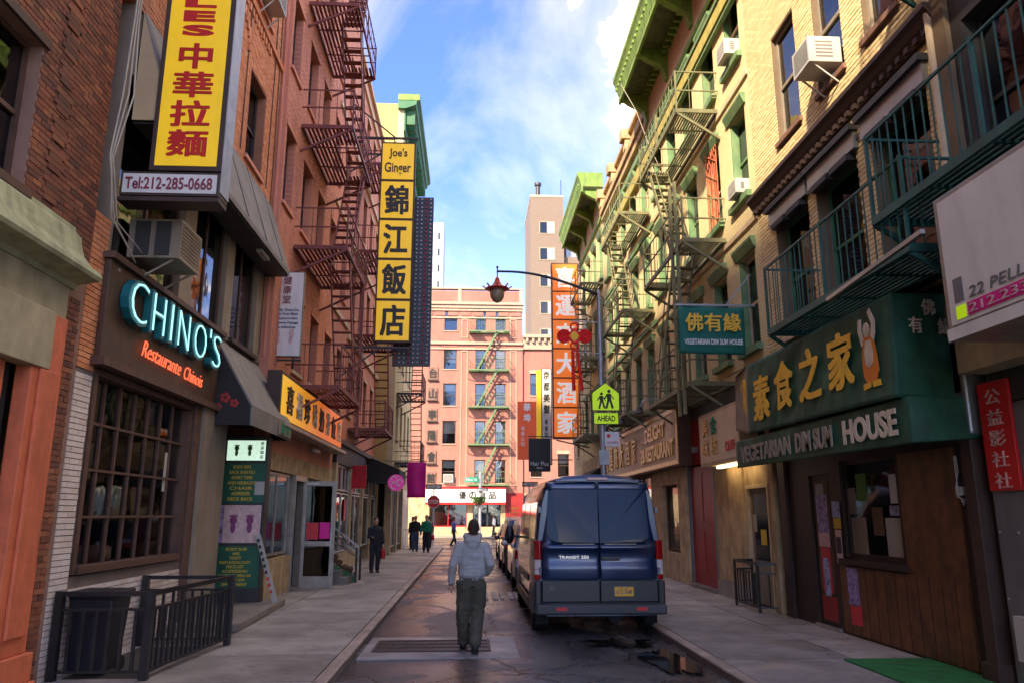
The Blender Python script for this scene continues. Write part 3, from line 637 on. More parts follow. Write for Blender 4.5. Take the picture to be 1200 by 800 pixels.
# raised brick quoins beside the window
z = 5.0; k = 0
while z < 11:
    wq = .24 if k % 2 else .36
    LA.piece('quoin', M['brown_brick'], bA, 8.18-wq/2, 8.18+wq/2, .0, .028, z, z+.062); z += .068*(1 if k % 4 else 2.2); k += 1
for o in ops: window(bA, LA, *o, M['brown_frame'], M['pane_dark'], sill=M['brown_frame'], lintel=M['dark_brown'], blind=('curtain', .45), lh=.1)
core(bA, LA, -12, 9.2, .0, 21.6); side_walls(bA, LA, -12, 9.2, 0, 22, M['mortar_brown'])
# shopfront: cornice (moulding profile), fascia, pilaster
mb = MB(); LA.prof(mb, [(0,5.08),(.05,5.06),(.06,5.0),(.13,4.93),(.15,4.82),(.19,4.70),(.30,4.56),(.40,4.50),(.42,4.44),(.40,4.40),(.16,4.36),(.14,4.30),(0,4.30)], -8, 8.72)
mb.build('cornice', M['sage_stone'], bA)
LA.part('fascia', M['beige_stone'], bA, [(-8, 8.62, 0, .13, 3.92, 4.299), (-8, 8.3, .0, .20, 3.30, 3.918)], bevel=.01)
mb = MB(); LA.box(mb, 8.02, 8.60, 0, .17, .42, 3.915); LA.box(mb, 8.14, 8.48, .17, .21, .60, 3.29); LA.box(mb, 7.96, 8.66, 0, .22, .14, .42); LA.box(mb, 7.93, 8.69, 0, .26, 0, .14)
mb.build('pilaster', M['orange_paint'], bA, bevel=.012)
LA.part('pilaster', M['orange_paint'], bA, [(7.35, 7.72, -.1, .08, 0, 3.29)], bevel=.012)
LA.part('shop_wall', M['dark_paint'], bA, [(-8, 7.35, -.3, -.12, 0, 3.9), (7.72, 8.02, -.3, -.05, 0, 3.9)])
LA.part('wall_pier', M['mortar_brown'], bA, [(8.60, 9.2, -.3, 0, 0, 4.55)])
bricks(bA, LA, 8.69, 9.12, 0, 4.3, [], M['brown_brick'], wall='pier_brickwork')

# ---- Chino's building
bB = thing('restaurant_building', 'brown restaurant front with large paned window and white brick pier at left', 'building', (-4.7, 12, 0))
ops = [(9.64, 13.15, 1.08, 3.6)]
wall_mb(LA, 9.2, 14.0, 0, 3.62, ops, .28).build('wall', M['mortar_dark'], bB)
bricks(bB, LA, 9.21, 9.60, 0.0, 3.5, [], M['white_brick'], near=160, wall='pier_brickwork')
bricks(bB, LA, 9.64, 14.0, 0.0, .98, [], M['white_brick'], near=130, wall='base_brickwork')
bricks(bB, LA, 9.20, 9.62, 3.52, 5.5, [], M['orange_brick'], wall='pier_brickwork')
# big paned window: 7 x 5 panes with mullions
u0, u1, z0, z1 = 9.66, 13.12, 1.1, 3.58; nc, nr = 7, 4
f = MB(); LA.box(f, u0, u0+.09, -.2, .02, z0, z1); LA.box(f, u1-.09, u1, -.2, .02, z0, z1); LA.box(f, u0+.09, u1-.09, -.2, .02, z1-.08, z1); LA.box(f, u0+.09, u1-.09, -.2, .05, z0, z0+.09)
ci = (u1-u0-.18)/nc; ri = (z1-z0-.17)/nr
for k in range(1, nc): LA.box(f, u0+.09+k*ci-.018, u0+.09+k*ci+.018, -.15, -.09, z0+.09, z1-.08)
for k in range(1, nr): LA.box(f, u0+.09, u1-.09, -.15, -.082, z0+.09+k*ri-.016, z0+.09+k*ri+.016)
wf = f.build('window', M['brown_frame'], bB)
for a in range(nc):
    for b in range(nr): LA.piece('pane', M['pane_shop'], wf, u0+.09+a*ci+.018, u0+.09+(a+1)*ci-.018, -.13, -.122, z0+.09+b*ri+.016, z0+.09+(b+1)*ri-.016)
LA.part('room', M['warm_interior'], bB, [(9.3, 14.0, -2.2, -2.0, 0, 3.6), (9.3, 14, -2.0, -.3, .85, .95)])
for k in range(6): LA.piece('curtain', M['curtain'], bB, 9.75+k*.55, 10.1+k*.55, -.5, -.48, 2.3+.1*(k % 2), 3.5)
LA.part('paper_notice', M['paper'], bB, [(12.45, 12.62, -.12, -.115, 2.15, 2.75)])
LA.part('corner_post', M['brown_frame'], bB, [(13.16, 13.42, 0, .06, 0, 3.66)], bevel=.01)
LA.part('taupe_pier', M['taupe_paint'], bB, [(13.46, 14.62, 0, .10, 0, 3.7)])
# sign board with lettering
LA.part('sign_board', M['brown_board'], bB, [(9.55, 13.95, 0.02, .10, 3.68, 4.97)], bevel=.01)
LA.part('board_trim', M['brown_frame'], bB, [(9.5, 14.0, .0, .18, 3.60, 3.70), (9.5, 14.0, .0, .16, 4.97, 5.05)])
for k in range(9): LA.piece('bolt', M['grey_metal'], bB, 9.75+k*.5, 9.79+k*.5, .10, .115, 4.86-.05*(k % 2), 4.90-.05*(k % 2))
neon = thing('neon_sign', "teal channel letters with pale neon tubes reading CHINO'S on brown board", 'neon sign', LA.pt(11.8, .12, 4.2))
lx = [(9.86, .62, 'C'), (10.58, .5, 'H'), (11.2, .16, 'I'), (11.52, .55, 'N'), (12.2, .66, 'O'), (12.93, .12, "'"), (13.12, .48, 'S')]
for u, w, ch in lx:
    zc = 4.56; hh = .62
    if ch == "'": LA.part('letter', M['teal'], neon, [(u, u+.1, .10, .24, 4.70, 4.88)]); LA.part('neon_tube', M['neon_cyan'], neon, [(u+.035, u+.065, .24, .256, 4.72, 4.86)]); continue
    if ch == 'I': LA.part('letter', M['teal'], neon, [(u, u+.17, .10, .24, 4.25, 4.87)]); LA.part('neon_tube', M['neon_cyan'], neon, [(u+.07, u+.10, .24, .256, 4.29, 4.83)]); continue
    text('letter', ch, LA.pt(u+w/2, .17, zc), LA.read(), (0,0,1), w, hh, M['teal'], neon, ext=.055, bold=.0)
    text('neon_tube', ch, LA.pt(u+w/2, .245, zc), LA.read(), (0,0,1), w*.80, hh*.86, M['neon_cyan'], neon, ext=.006, bold=-.028)
ns = thing('neon_script', 'small red neon script under the teal neon letters', 'neon sign', LA.pt(11.8, .12, 3.9))
text('neon_tube', 'Restaurante', LA.pt(11.35, .14, 4.03), (0,1,-.02), (0,0,1), 1.45, .22, M['neon_red'], ns, ext=.006, bold=-.012, shear=.35)
text('neon_tube', 'Chinois', LA.pt(12.65, .14, 3.99), (0,1,-.02), (0,0,1), .85, .21, M['neon_red'], ns, ext=.006, bold=-.012, shear=.35)
# second-floor window band, above the board
ops = [(9.75, 12.1, 5.12, 7.7), (12.6, 14.3, 5.12, 7.7), (14.75, 16.4, 5.12, 7.7)]
wall_mb(LA, 9.62, 16.92, 5.05, 8.7, ops, .3, -.02).build('upper_wall', M['taupe_paint'], bB)
for o in ops: window(bB, LA, *o, M['brown_frame'], M['pane'], kind='two', blind=('curtain', .55), sill=M['dark_brown'], depth=.14)
wall_mb(LA, 14.0, 16.92, 3.62, 5.05, [], .3, -.02).build('wall', M['dark_paint'], bB)
LA.part('recess_wall', M['taupe_paint'], bB, [(14.62, 14.8, -1.8, .08, 0, 3.62), (14.8, 16.3, -1.8, -1.6, 0, 3.62)])
LA.part('door', M['dark_paint'], bB, [(14.95, 15.85, -1.6, -1.54, 0.15, 2.3)])
core(bB, LA, 9.2, 16.9, 4.2, 21.5); side_walls(bB, LA, 9.2, 16.3, 0, 22, M['mortar_brown'], -9)
# upper floors, orange brick
LD = Fr('L', -4.7)
ops = [(10.8, 12.1, 9.3, 11.2), (14.7, 15.9, 8.95, 10.9), (14.55, 15.85, 12.6, 14.6), (10.8, 12.1, 12.7, 14.6), (14.6, 15.8, 16.2, 18.1), (10.8, 12.1, 16.2, 18.1)]
wall_mb(LD, 9.2, 16.9, 8.7, 22, ops, .3).build('upper_wall', M['mortar_warm'], bB)
bricks(bB, LD, 9.2, 16.9, 8.7, 17, ops, M['orange_brick'], wall='upper_brickwork')
for o in ops: window(bB, LD, *o, M['dark_paint'], M['pane'], depth=.2, sill=M['salmon_brick'], blind=('blind', .35), lintel=None)
# arched dentil band below the third-floor window
for k in range(13):
    a = k/12*math.pi; LD.piece('dentil', M['orange_brick'], bB, 13.15+.62*(1-math.cos(a))-.04, 13.15+.62*(1-math.cos(a))+.04, .0, .05, 11.1+.55*math.sin(a), 11.32+.55*math.sin(a))
for k in range(18): LD.piece('dentil', M['orange_brick'], bB, 12.4+k*.2, 12.5+k*.2, .0, .05, 11.95, 12.12)
LD.part('string_course', M['orange_brick'], bB, [(9.2, 16.9, .012, .07, 12.16, 12.3), (9.2, 16.9, .012, .06, 15.6, 15.75)])
# downpipe at the seam
mb = MB(); LD.tube(mb, [(16.95, .07, 5.2), (16.95, .07, 22)], .05); mb.build('downpipe', M['salmon_brick'], bB)

# ---- canopies
def awning(name, label, fr, u0, u1, zt, zb, out, m, val=.3, endm=None, ribs=0, top_w=0.0, cat='awning', thick=.03):
    t = thing(name, label, cat, fr.pt((u0+u1)/2, 0, zb))
    mb = MB(); P = [(top_w, zt), (out, zb), (out, zb-val), (out-thick, zb-val), (out-thick, zb-.02), (top_w, zt-.05)]
    fr.prof(mb, P, u0, u1); mb.build('canvas', m, t)
    for u in (u0+.001, u1-.03):
        mb = MB(); fr.prof(mb, [(0.0, zt-.05), (out-thick-.002, zb-.03), (out-thick-.002, zb-val), (0.0, zb-val)], u, u+.02); mb.build('end_panel', endm or m, t)
    return t
t = awning('canopy', 'long grey sloping metal canopy above the second floor windows of the restaurant', LA, 9.85, 16.92, 8.78, 7.16, .52, M['grey_canvas'], .10, M['beige_panel'])
LA.part('soffit', M['dark_paint'], t, [(9.9, 16.9, .0, .48, 7.03, 7.06)])
LA.part('soffit_light', M['white_metal'], t, [(15.0, 15.6, .3, .42, 6.97, 7.029)])
for k in range(1, 6): LA.barp('seam', M['grey_canvas'], t, (9.7+k*1.3, .0, 8.79), (9.7+k*1.3, .53, 7.17), .02, .02)
t = awning('awning', 'grey sloping awning over the recessed entrance next to the neon sign', LA, 13.97, 17.0, 4.97, 3.72, .75, M['grey_canvas'], .36, M['dark_canvas'])
LA.part('emblem_panel', M['taupe_paint'], t, [(15.9, 16.95, .76, .775, 3.40, 3.68)])
for i, c in enumerate('慶君'): text('character', c, LA.pt(16.2+i*.42, .785, 3.54), LA.read(), (0,0,1), .3, .22, M['cloth_green'], t)
for (w, z, r) in ((.25, 3.85, .12), (.42, 3.75, .10), (.14, 3.68, .09)):
    for k in range(5):
        a = k*1.256; mb = MB(); mb.ball(LA.pt(13.965, w+r*.5*math.cos(a), z+r*.5*math.sin(a)), (r*.35, .006, r*.35), 8, 4); mb.build('petal', M['maroon_paint'], t)
# ---- window air conditioners
def ac_unit(label, fr, u0, u1, w0, w1, z0, z1, m=None, front=None, brace=True, group='window air conditioners', side='u'):
    t = thing('air_conditioner', label, 'air conditioner', fr.pt((u0+u1)/2, w0, z0), group); m = m or M['white_metal']
    fr.part('casing', m, t, [(u0, u1, w0, w1-.02, z0, z1)], bevel=.012)
    fr.part('grille', front or M['ac_grille'], t, [(u0+.04, u1-.04, w1-.02, w1-.008, z0+.05, z1-.04)])
    n = 9
    for k in range(n): z = z0+.07+(z1-z0-.14)*k/(n-1); fr.piece('louvre', m, t, u0+.04, u1-.04, w1-.008, w1+.004, z-.007, z+.007)
    fr.part('rim', m, t, [(u0, u0+.04, w1-.02, w1, z0, z1), (u1-.04, u1, w1-.02, w1, z0, z1), (u0+.04, u1-.04, w1-.02, w1, z1-.04, z1), (u0+.04, u1-.04, w1-.02, w1, z0, z0+.05)])
    for uu, sg in ((u0, -1), (u1, 1)):
        for k in range(5): z = z0+.1+(z1-z0-.2)*k/4; fr.piece('side_vent', M['ac_grille'], t, uu-.003 if sg < 0 else uu-.001, uu+.001 if sg < 0 else uu+.003, w0+.15, w1-.12, z-.014, z+.014)
    if brace:
        for u in (u0+.06, u1-.06): fr.barp('brace', m, t, (u, w1-.1, z0-.01), (u, .02, z0-.32), .025)
    return t
ac_unit('beige window air conditioner above the neon letters, under the telephone number sign', LA, 10.35, 11.15, -.1, .62, 5.25, 5.82, M['taupe_paint'], M['taupe_paint'])
LA.part('intake_panel', M['dark_paint'], bpy.data.objects['air_conditioner'], [(10.33, 10.349, .0, .20, 5.29, 5.78), (10.33, 10.349, .28, .48, 5.29, 5.78)])
ac_unit('white window air conditioner high on the orange brick wall beside the noodle sign', LD, 14.8, 15.5, -.15, .42, 12.66, 13.15)
# cables down the seam
cb = thing('cable_bundle', 'pale cables hanging down the brown brick wall beside the telephone number sign', 'cable', LA.pt(9.3, .1, 5))
for k, (a, b) in enumerate(((.0, .45), (.06, .30), (.12, .62))):
    pts = [(9.35+a*.5, .16, 11.5), (9.2+a, .2, 8.2), (9.05+a*.6, .24+.05*k, 7.0), (8.95+a*.7, .22, 6.1), (9.1+b*.5, .18, 5.4), (9.55+b, .2, 5.05+.1*k)]
    fine = []
    for i in range(len(pts)-1):
        for s in range(4): f_ = s/4; fine.append(tuple(pts[i][j]*(1-f_)+pts[i+1][j]*f_ for j in range(3)))
    fine.append(pts[-1]); mb = MB(); LA.tube(mb, fine, .011, 6); mb.build('cable', M['curtain'], cb, smooth=True)

for k, (u, z0, z1) in enumerate(((14.35, 8.9, 15), (16.3, 8.9, 15), (16.7, 5.2, 14))):
    t = thing('cable', ['dark cable running up the orange brick wall left of the third floor window', 'dark cable running up the orange brick wall right of the third floor window', 'dark cable beside the downpipe where orange and salmon walls meet'][k], 'cable', LA.pt(u, .03, z0))
    mb = MB(); LA.tube(mb, [(u, .025, z0), (u+.03, .03, (z0+z1)/2), (u-.02, .025, z1)], .012, 5); mb.build('cable', M['dark_brown'], t)
# ---- noodle sign facing down the street
def y_sign(name, label, cat, x0, x1, z0, z1, y, th, m, frame, fw=.05):
    """a box sign facing the camera's end of the street"""
    t = thing(name, label, cat, ((x0+x1)/2, y, z0))
    MB().box(x0, x1, y, y+th, z0, z1).build('casing', frame, t, bevel=.008)
    MB().box(x0+fw, x1-fw, y-.008, y-.001, z0+fw, z1-fw).build('face', m, t)
    return t
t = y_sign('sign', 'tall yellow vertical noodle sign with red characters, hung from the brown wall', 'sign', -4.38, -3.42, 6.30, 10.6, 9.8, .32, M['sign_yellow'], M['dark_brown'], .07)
MB().box(-3.419, -3.409, 9.80, 10.16, 6.0, 10.6).build('side_panel', M['galvanised'], t)
zc = 8.0
for i, c in enumerate('中華拉麵'): text('character', c, (-3.90, 9.785, 8.02-i*.44), (1,0,0), (0,0,1), .54 if i else .46, .39, M['sign_red'], t, bold=.035)
for i, c in enumerate('SELDOON'): text('letter', c, (-3.90, 9.785, 8.42+i*.225), (1,0,0), (0,0,1), .44, .17, M['sign_red'], t, bold=.05)
t = y_sign('telephone_sign', 'white box sign with a telephone number below the yellow noodle sign', 'sign', -4.72, -3.42, 5.93, 6.27, 9.78, .36, M['sign_white'], M['dark_brown'], .035)
text('lettering', 'Tel:212-285-0668', (-4.08, 9.765, 6.10), (1,0,0), (0,0,1), 1.14, .17, M['sign_maroon'], t, bold=.01)
t2 = MB().box(-4.75, -3.42, 9.79, 10.13, 5.86, 5.92); t2.build('base_rail', M['dark_brown'], t)

# ---- white health sign on the left wall
t = y_sign('sign', 'white vertical clinic sign with dark red characters projecting below the grey canopy', 'sign', -4.72, -3.96, 5.32, 7.34, 17.5, .12, M['sign_white'], M['taupe_paint'], .02)
for i, c in enumerate('健康堂'): text('character', c, (-4.34, 17.485, 7.13-i*.23), (1,0,0), (0,0,1), .19, .19, M['sign_maroon'], t)
for i, (s, w) in enumerate((('Health Tours Inc', .60), ('Body Foot Back', .58), ('Acupressure Clinic', .54), ('Registered Massage', .58), ('Foot Reflexology', .48))): text('lettering', s, (-4.34, 17.485, 6.42-i*.105), (1,0,0), (0,0,1), w, .065, M['plate_blue'], t, bold=0)
for sx in (-.16, .16):
    mb = MB(); mb.ball((-4.34+sx, 17.487, 5.85), (.06, .006, .12), 10, 6); mb.ball((-4.34+sx*.9, 17.487, 5.70), (.045, .006, .09), 10, 6); mb.build('foot_print', M['poster_pink'], t)
mb = MB(); mb.bar((-4.75, 17.56, 5.25), (-3.95, 17.56, 5.25), .04); mb.build('bracket', M['dark_iron'], t)

# ---- reflexology cabinet, facing the camera, at the recess
X0, X1, YC = -5.05, -4.12, 15.9
cab = thing('display_cabinet', 'dark display cabinet of foot massage posters standing by the recessed entrance', 'display cabinet', (-4.6, YC, .1))
MB().box(X0, X1, YC, YC+.3, .12, 3.35).build('casing', M['dark_paint'], cab, bevel=.01)
def panel(par, name, m, x0, x1, z0, z1, y=YC-.012): return MB().box(x0, x1, y, y+.010, z0, z1).build(name, m, par)
panel(cab, 'light_box', M['lit_sign'], -4.93, -4.17, 2.86, 3.26)
panel(cab, 'price_board', M['poster_green'], -5.0, -4.14, 2.02, 2.80)
p = panel(cab, 'foot_poster', M['poster_pink'], -4.90, -4.17, 1.25, 1.98); panel(cab, 'side_poster', M['poster_purple'], -5.0, -4.91, 1.25, 1.98)
panel(cab, 'menu_board', M['poster_green'], -5.03, -4.15, .40, 1.19); panel(cab, 'notice', M['paper'], -4.33, -4.14, 2.18, 2.44, YC-.02)
def foot(par, cx, cz, h, m, y):
    mb = MB(); mb.ball((cx, y, cz+h*.25), (h*.22, .004, h*.25), 12, 6); mb.ball((cx*1, y, cz-h*.18), (h*.15, .004, h*.30), 12, 6)
    for k in range(5): mb.ball((cx+h*(-.2+.1*k), y, cz+h*(.53-.02*abs(k-2))), (h*.05, .004, h*.06), 6, 4)
    mb.build('foot_print', m, par)
foot(cab, -4.70, 1.60, .34, M['purple_ink'], YC-.016); foot(cab, -4.38, 1.60, .34, M['purple_ink'], YC-.016)
foot(cab, -4.74, 3.05, .22, M['leaf'], YC-.016); foot(cab, -4.48, 3.05, .22, M['leaf'], YC-.016)
for i, c in enumerate('健康腳底'): text('character', c, (-4.235, YC-.018, 3.20-i*.09), (1,0,0), (0,0,1), .07, .07, M['sign_black'], cab)
for i, s in enumerate(('BODY REFL', 'BACK SHIATSU', 'SHORT TERM', 'AND HERBALIST', 'CHAIR', 'ACUPRESSURE', 'NECK BACK')): text('lettering', s, (-4.60, YC-.018, 2.73-i*.105), (1,0,0), (0,0,1), .36+.045*(i*3 % 5), .066, M['notice_yellow'], cab, bold=.01)
for i, s in enumerate(('BODY RUB', 'AND', 'FOOT', 'REFLEXOLOGY', 'PRICE LIST', 'ACUPRESSURE', '10 MIN 30 MIN 60', '1 HOUR $30', 'APPOINTMENT')): text('lettering', s, (-4.60, YC-.018, 1.13-i*.083), (1,0,0), (0,0,1), [.4,.14,.22,.6,.34,.5,.62,.4,.5][i], .055, M['notice_yellow'], cab, bold=.01)
MB().box(-5.05, -4.1, YC+.01, YC+.28, .12, .42).build('plinth', M['wood_dark'], cab)
# concrete stoop in front
st = MB(); st.prism([(-5.2, 12.2, 0), (-3.62, 12.9, 0), (-3.75, 16.6, 0), (-5.2, 16.6, 0)], (0, 0, .13)); so = st.build('stoop', M['step_stone'], bevel=.02); tag(so, 'low concrete stoop in front of the massage poster cabinet', 'stoop')
# leaning board
t = thing('leaning_board', 'white leaning sign board with small print propped beside the poster cabinet', 'sign', (-3.95, 15.8, .13))
mb = MB(); mb.bar((-4.17, 15.75, 1.42), (-3.78, 15.85, .14), .10, .03, (0, 1, 0)); mb.build('board', M['paper'], t)
for i in range(9):
    f_ = i/9; q = Vector((-4.14, 15.75, 1.3)).lerp(Vector((-3.82, 15.84, .22)), f_); mb = MB(); mb.box(q.x-.022, q.x+.022, q.y-.05, q.y-.03, q.z-.03, q.z+.03); mb.build('character', M['sign_red'] if i > 5 else M['sign_black'], t)

# ---- cellar stair railing with bin
X0, X1, Y0, Y1 = -4.95, -3.37, 9.75, 11.85
def railing(label, pts, h, m, par_name='railing', sp=.13, close=False, post=.07, bsz=.011, cat='railing', topz=None):
    t = thing(par_name, label, cat, pts[0])
    for p in pts: piece('post', m, t, (p[0]-post/2, p[1]-post/2, p[2]), (p[0]+post/2, p[1]+post/2, p[2]+h+.03))
    seg = list(zip(pts, pts[1:])) + ([(pts[-1], pts[0])] if close else [])
    for a, b in seg:
        A, B = Vector(a), Vector(b); d = (B-A); L = d.length; d.normalize()
        for zz, th in ((h, .05), (h-.17, .03), (.09, .03)): barp('rail', m, t, A+Vector((0,0,zz)), B+Vector((0,0,zz)), th)
        n = int(L/sp)
        for k in range(1, n): q = A + d*L*k/n; piece('baluster', m, t, (q.x-bsz, q.y-bsz, q.z+.09), (q.x+bsz, q.y+bsz, q.z+h-.17))
    return t
railing('black iron railing round the cellar stairs in front of the white brick base', [(-4.62, 9.35, 0), (-3.62, 9.35, 0), (-3.42, 11.7, 0), (-4.62, 11.7, 0)], .92, M['black_iron'], post=.085, bsz=.017)
well = MB().box(-4.55, -3.72, 9.45, 11.6, .001, .006).build('cellar_hatch', M['dark_paint']); tag(well, 'dark cellar hatch inside the black railing', 'hatch')
slab = MB().box(-4.6, -3.7, 11.75, 12.2, 0.0, .10).build('step', M['step_stone'], bevel=.015); tag(slab, 'low stone step behind the black cellar railing', 'step')
bn = thing('rubbish_bin', 'dark plastic wheeled rubbish bin inside the black cellar railing', 'bin', (-4.35, 9.72, 0))
mb = MB(); mb.loft([[(-4.35+sx*a, 9.75+sy*b, z) for sx, sy in ((-1,-1),(1,-1),(1,1),(-1,1))] for a, b, z in ((.2,.2,.04),(.25,.25,.85),(.27,.27,.88))]); mb.build('body', M['bin_blue'], bn, bevel=.02)
mb = MB(); mb.box(-4.63, -4.07, 9.47, 10.04, .885, .93); mb.build('lid', M['bin_blue'], bn, bevel=.015)
for sx in (-.18, .18): mb = MB(); mb.tube([(-4.35+sx, 9.98, .08), (-4.35+sx+.04, 9.98, .08)], .08, 12); mb.build('wheel', M['rubber'], bn)
# ---- shopfront C with orange sign, open glass door
LC = Fr('L', -4.35)
bC = thing('salmon_building', 'tall salmon brick tenement on the left behind the dark red fire escape', 'building', (-4.5, 24, 0))
LE = Fr('L', -4.5)
cols = [(17.05, 17.95), (18.95, 20.0), (20.9, 21.9), (23.0, 24.0), (25.2, 26.2)]
rows = [(5.3, 7.15), (8.95, 10.85), (12.45, 14.35), (15.95, 17.9), (19.5, 21.4)]
ops = [(a, b, c, d) for a, b in cols for c, d in rows if not (a < 18 and c < 8)]
wall_mb(LE, 16.93, 27, 4.7, 25, ops, .3).build('wall', M['salmon_far'], bC)
bricks(bC, LE, 16.99, 23.5, 4.75, 17.5, ops, M['salmon_brick'], proud=.010)
for i, o in enumerate(ops):
    if o[3] < 18.5: window(bC, LE, *o, M['dark_paint'], M['pane'], depth=.2, sill=M['cream_trim'] if o[2] < 8 else M['salmon_brick'], lintel=M['salmon_brick'], blind=('blind', .3 + .15*(i % 4)))
LE.part('string_course', M['cream_trim'], bC, [(23.5, 27, 0, .07, z, z+.16) for z in (8.2, 11.65, 15.1)])
core(bC, LE, 17, 26.9, 0, 24.4, -9, -.7); side_walls(bC, LE, 16.93, 27, 0, 25, M['salmon_far'], -9)
LE.part('cornice', M['dark_green_cornice'], bC, [(16.9, 27.1, -.3, .5, 24.9, 25.4)])
bD = thing('salmon_building', 'lower salmon brick tenement with pale band courses beyond the tall one', 'building', (-4.5, 31, 0))
cols2 = [(27.6, 28.5), (29.6, 30.5), (31.6, 32.5), (33.7, 34.6)]
ops = [(a, b, c, d) for a, b in cols2 for c, d in rows[:4]]
wall_mb(LE, 27.01, 36, 4.2, 19.3, ops, .3).build('wall', M['salmon_far'], bD)
for i, o in enumerate(ops): window(bD, LE, *o, M['dark_paint'], M['pane'], depth=.2, sill=M['cream_trim'], lintel=M['cream_trim'], blind=('blind', .3 + .15*(i % 4)))
LE.part('string_course', M['cream_trim'], bD, [(27.01, 36, 0, .09, z, z+.22) for z in (7.9, 11.4, 14.9, 18.5)]); LE.part('coping', M['cream_trim'], bD, [(27.01, 36, -.3, .12, 19.3, 19.5)])
core(bD, LE, 27.1, 35.9, 0, 18.8, -9, -.7); side_walls(bD, LE, 27.01, 36, 0, 19.3, M['salmon_far'], -9)
# ground floor
fC = M['alu']
LC.part('shop_wall', M['ochre_stone'], bC, [(16.6, 24.6, -.3, 0, 2.75, 3.15), (16.6, 19.5, -.3, 0, 0, .85), (16.6, 16.85, -.3, 0.01, .85, 2.75)])
window(bC, LC, 16.9, 19.2, .9, 2.72, fC, M['pane_shop'], kind='two', depth=.08)
LC.part('transom_panel', M['salmon_brick'], bC, [(16.6, 24.6, -.28, -.02, 3.15, 3.75)])
LC.part('room', M['warm_interior'], bC, [(16.6, 24.6, -2.4, -2.2, 0, 3.7), (16.6, 24.6, -2.2, -.3, 0, .05)])
LC.part('notice', M['leaf'], bC, [(17.0, 17.5, -.12, -.115, .95, 1.75)])
LC.part('door_frame', fC, bC, [(19.5, 19.6, -.2, .03, 0, 2.75), (20.75, 20.85, -.2, .03, 0, 2.75), (19.6, 20.75, -.2, .02, 2.62, 2.75)])
LC.part('shop_wall', M['dark_paint'], bC, [(20.85, 24.6, -.3, -.02, 0, .7), (20.85, 21.0, -.3, 0, .7, 2.75), (22.6, 22.8, -.3, 0, .7, 2.75), (24.4, 24.6, -.3, 0, .7, 2.75)])
window(bC, LC, 21.0, 22.6, .72, 2.73, M['dark_paint'], M['pane_shop'], kind='one', depth=.08); window(bC, LC, 22.8, 24.4, .72, 2.73, M['dark_paint'], M['pane_shop'], kind='one', depth=.08)
# open glass door, swung out to face down the street
d = MB(); yd = 20.1; xa, xb = -4.25, -3.42
for b in ((xa, xa+.09, 0.02, 2.62), (xb-.11, xb, .02, 2.62)): d.box(b[0], b[1], yd, yd+.05, b[2], b[3])
for z0, z1 in ((.02, .30), (1.02, 1.14), (2.50, 2.62)): d.box(xa+.09, xb-.11, yd+.001, yd+.049, z0, z1)
dr = d.build('door', fC, bC, bevel=.004)
piece('pane', M['pane_dark'], dr, (xa+.09, yd+.02, 1.14), (xb-.11, yd+.028, 2.5)); piece('pane', M['pane_dark'], dr, (xa+.09, yd+.02, .3), (xb-.11, yd+.028, 1.02))
piece('handle', M['steel'], dr, (xb-.10, yd-.06, .95), (xb-.07, yd-.03, 1.35)); piece('poster', M['poster_red'], dr, (xa+.12, yd+.005, 1.18), (xa+.42, yd+.012, 1.60)); piece('poster', M['magenta'], dr, (xa+.45, yd+.005, 1.20), (xb-.13, yd+.012, 1.60))
piece('door_closer', M['steel'], dr, (xa+.1, yd-.06, 2.53), (xa+.4, yd-.002, 2.58))
# orange shop sign
t = thing('shop_sign', 'long orange lit shop sign with dark and gold characters above the open glass door', 'sign', LC.pt(20.5, 0, 3.8))
m_, n_, l_, p_ = nodes('orange_gradient')
geo = n_.new('ShaderNodeNewGeometry'); sp = n_.new('ShaderNodeSeparateXYZ'); l_.new(geo.outputs['Position'], sp.inputs[0])
mr = n_.new('ShaderNodeMapRange'); mr.inputs['From Min'].default_value = 16.2; mr.inputs['From Max'].default_value = 21; l_.new(sp.outputs['Y'], mr.inputs['Value'])
cr = n_.new('ShaderNodeValToRGB'); cr.color_ramp.elements[0].color = (.75,.42,.02,1); cr.color_ramp.elements[1].color = (.62,.13,.02,1); l_.new(mr.outputs[0], cr.inputs[0]); l_.new(cr.outputs[0], p_.inputs['Base Color']); p_.inputs['Roughness'].default_value = .4; l_.new(cr.outputs[0], p_.inputs['Emission Color']); p_.inputs['Emission Strength'].default_value = .04; M['orange_gradient'] = m_
LC.part('casing', M['dark_brown'], t, [(16.3, 24.2, .0, .30, 3.72, 4.80)], bevel=.01)
LC.part('face', M['orange_gradient'], t, [(16.4, 24.1, .30, .312, 3.80, 4.72)])
for i, c in enumerate('喜福珍珠奶茶飯店'): text('character', c, LC.pt(17.1+i*.92, .33, 4.25), LC.read(), (0,0,1), .62, .62, M['char_cream'] if i % 2 else M['dark_brown'], t, ext=.012, bold=.03)
LC.part('drip_ledge', M['alu'], t, [(16.3, 24.3, .0, .45, 3.62, 3.70)])
LC.part('light_strip', M['white_metal'], t, [(21.2, 21.9, .02, .12, 3.46, 3.54)])
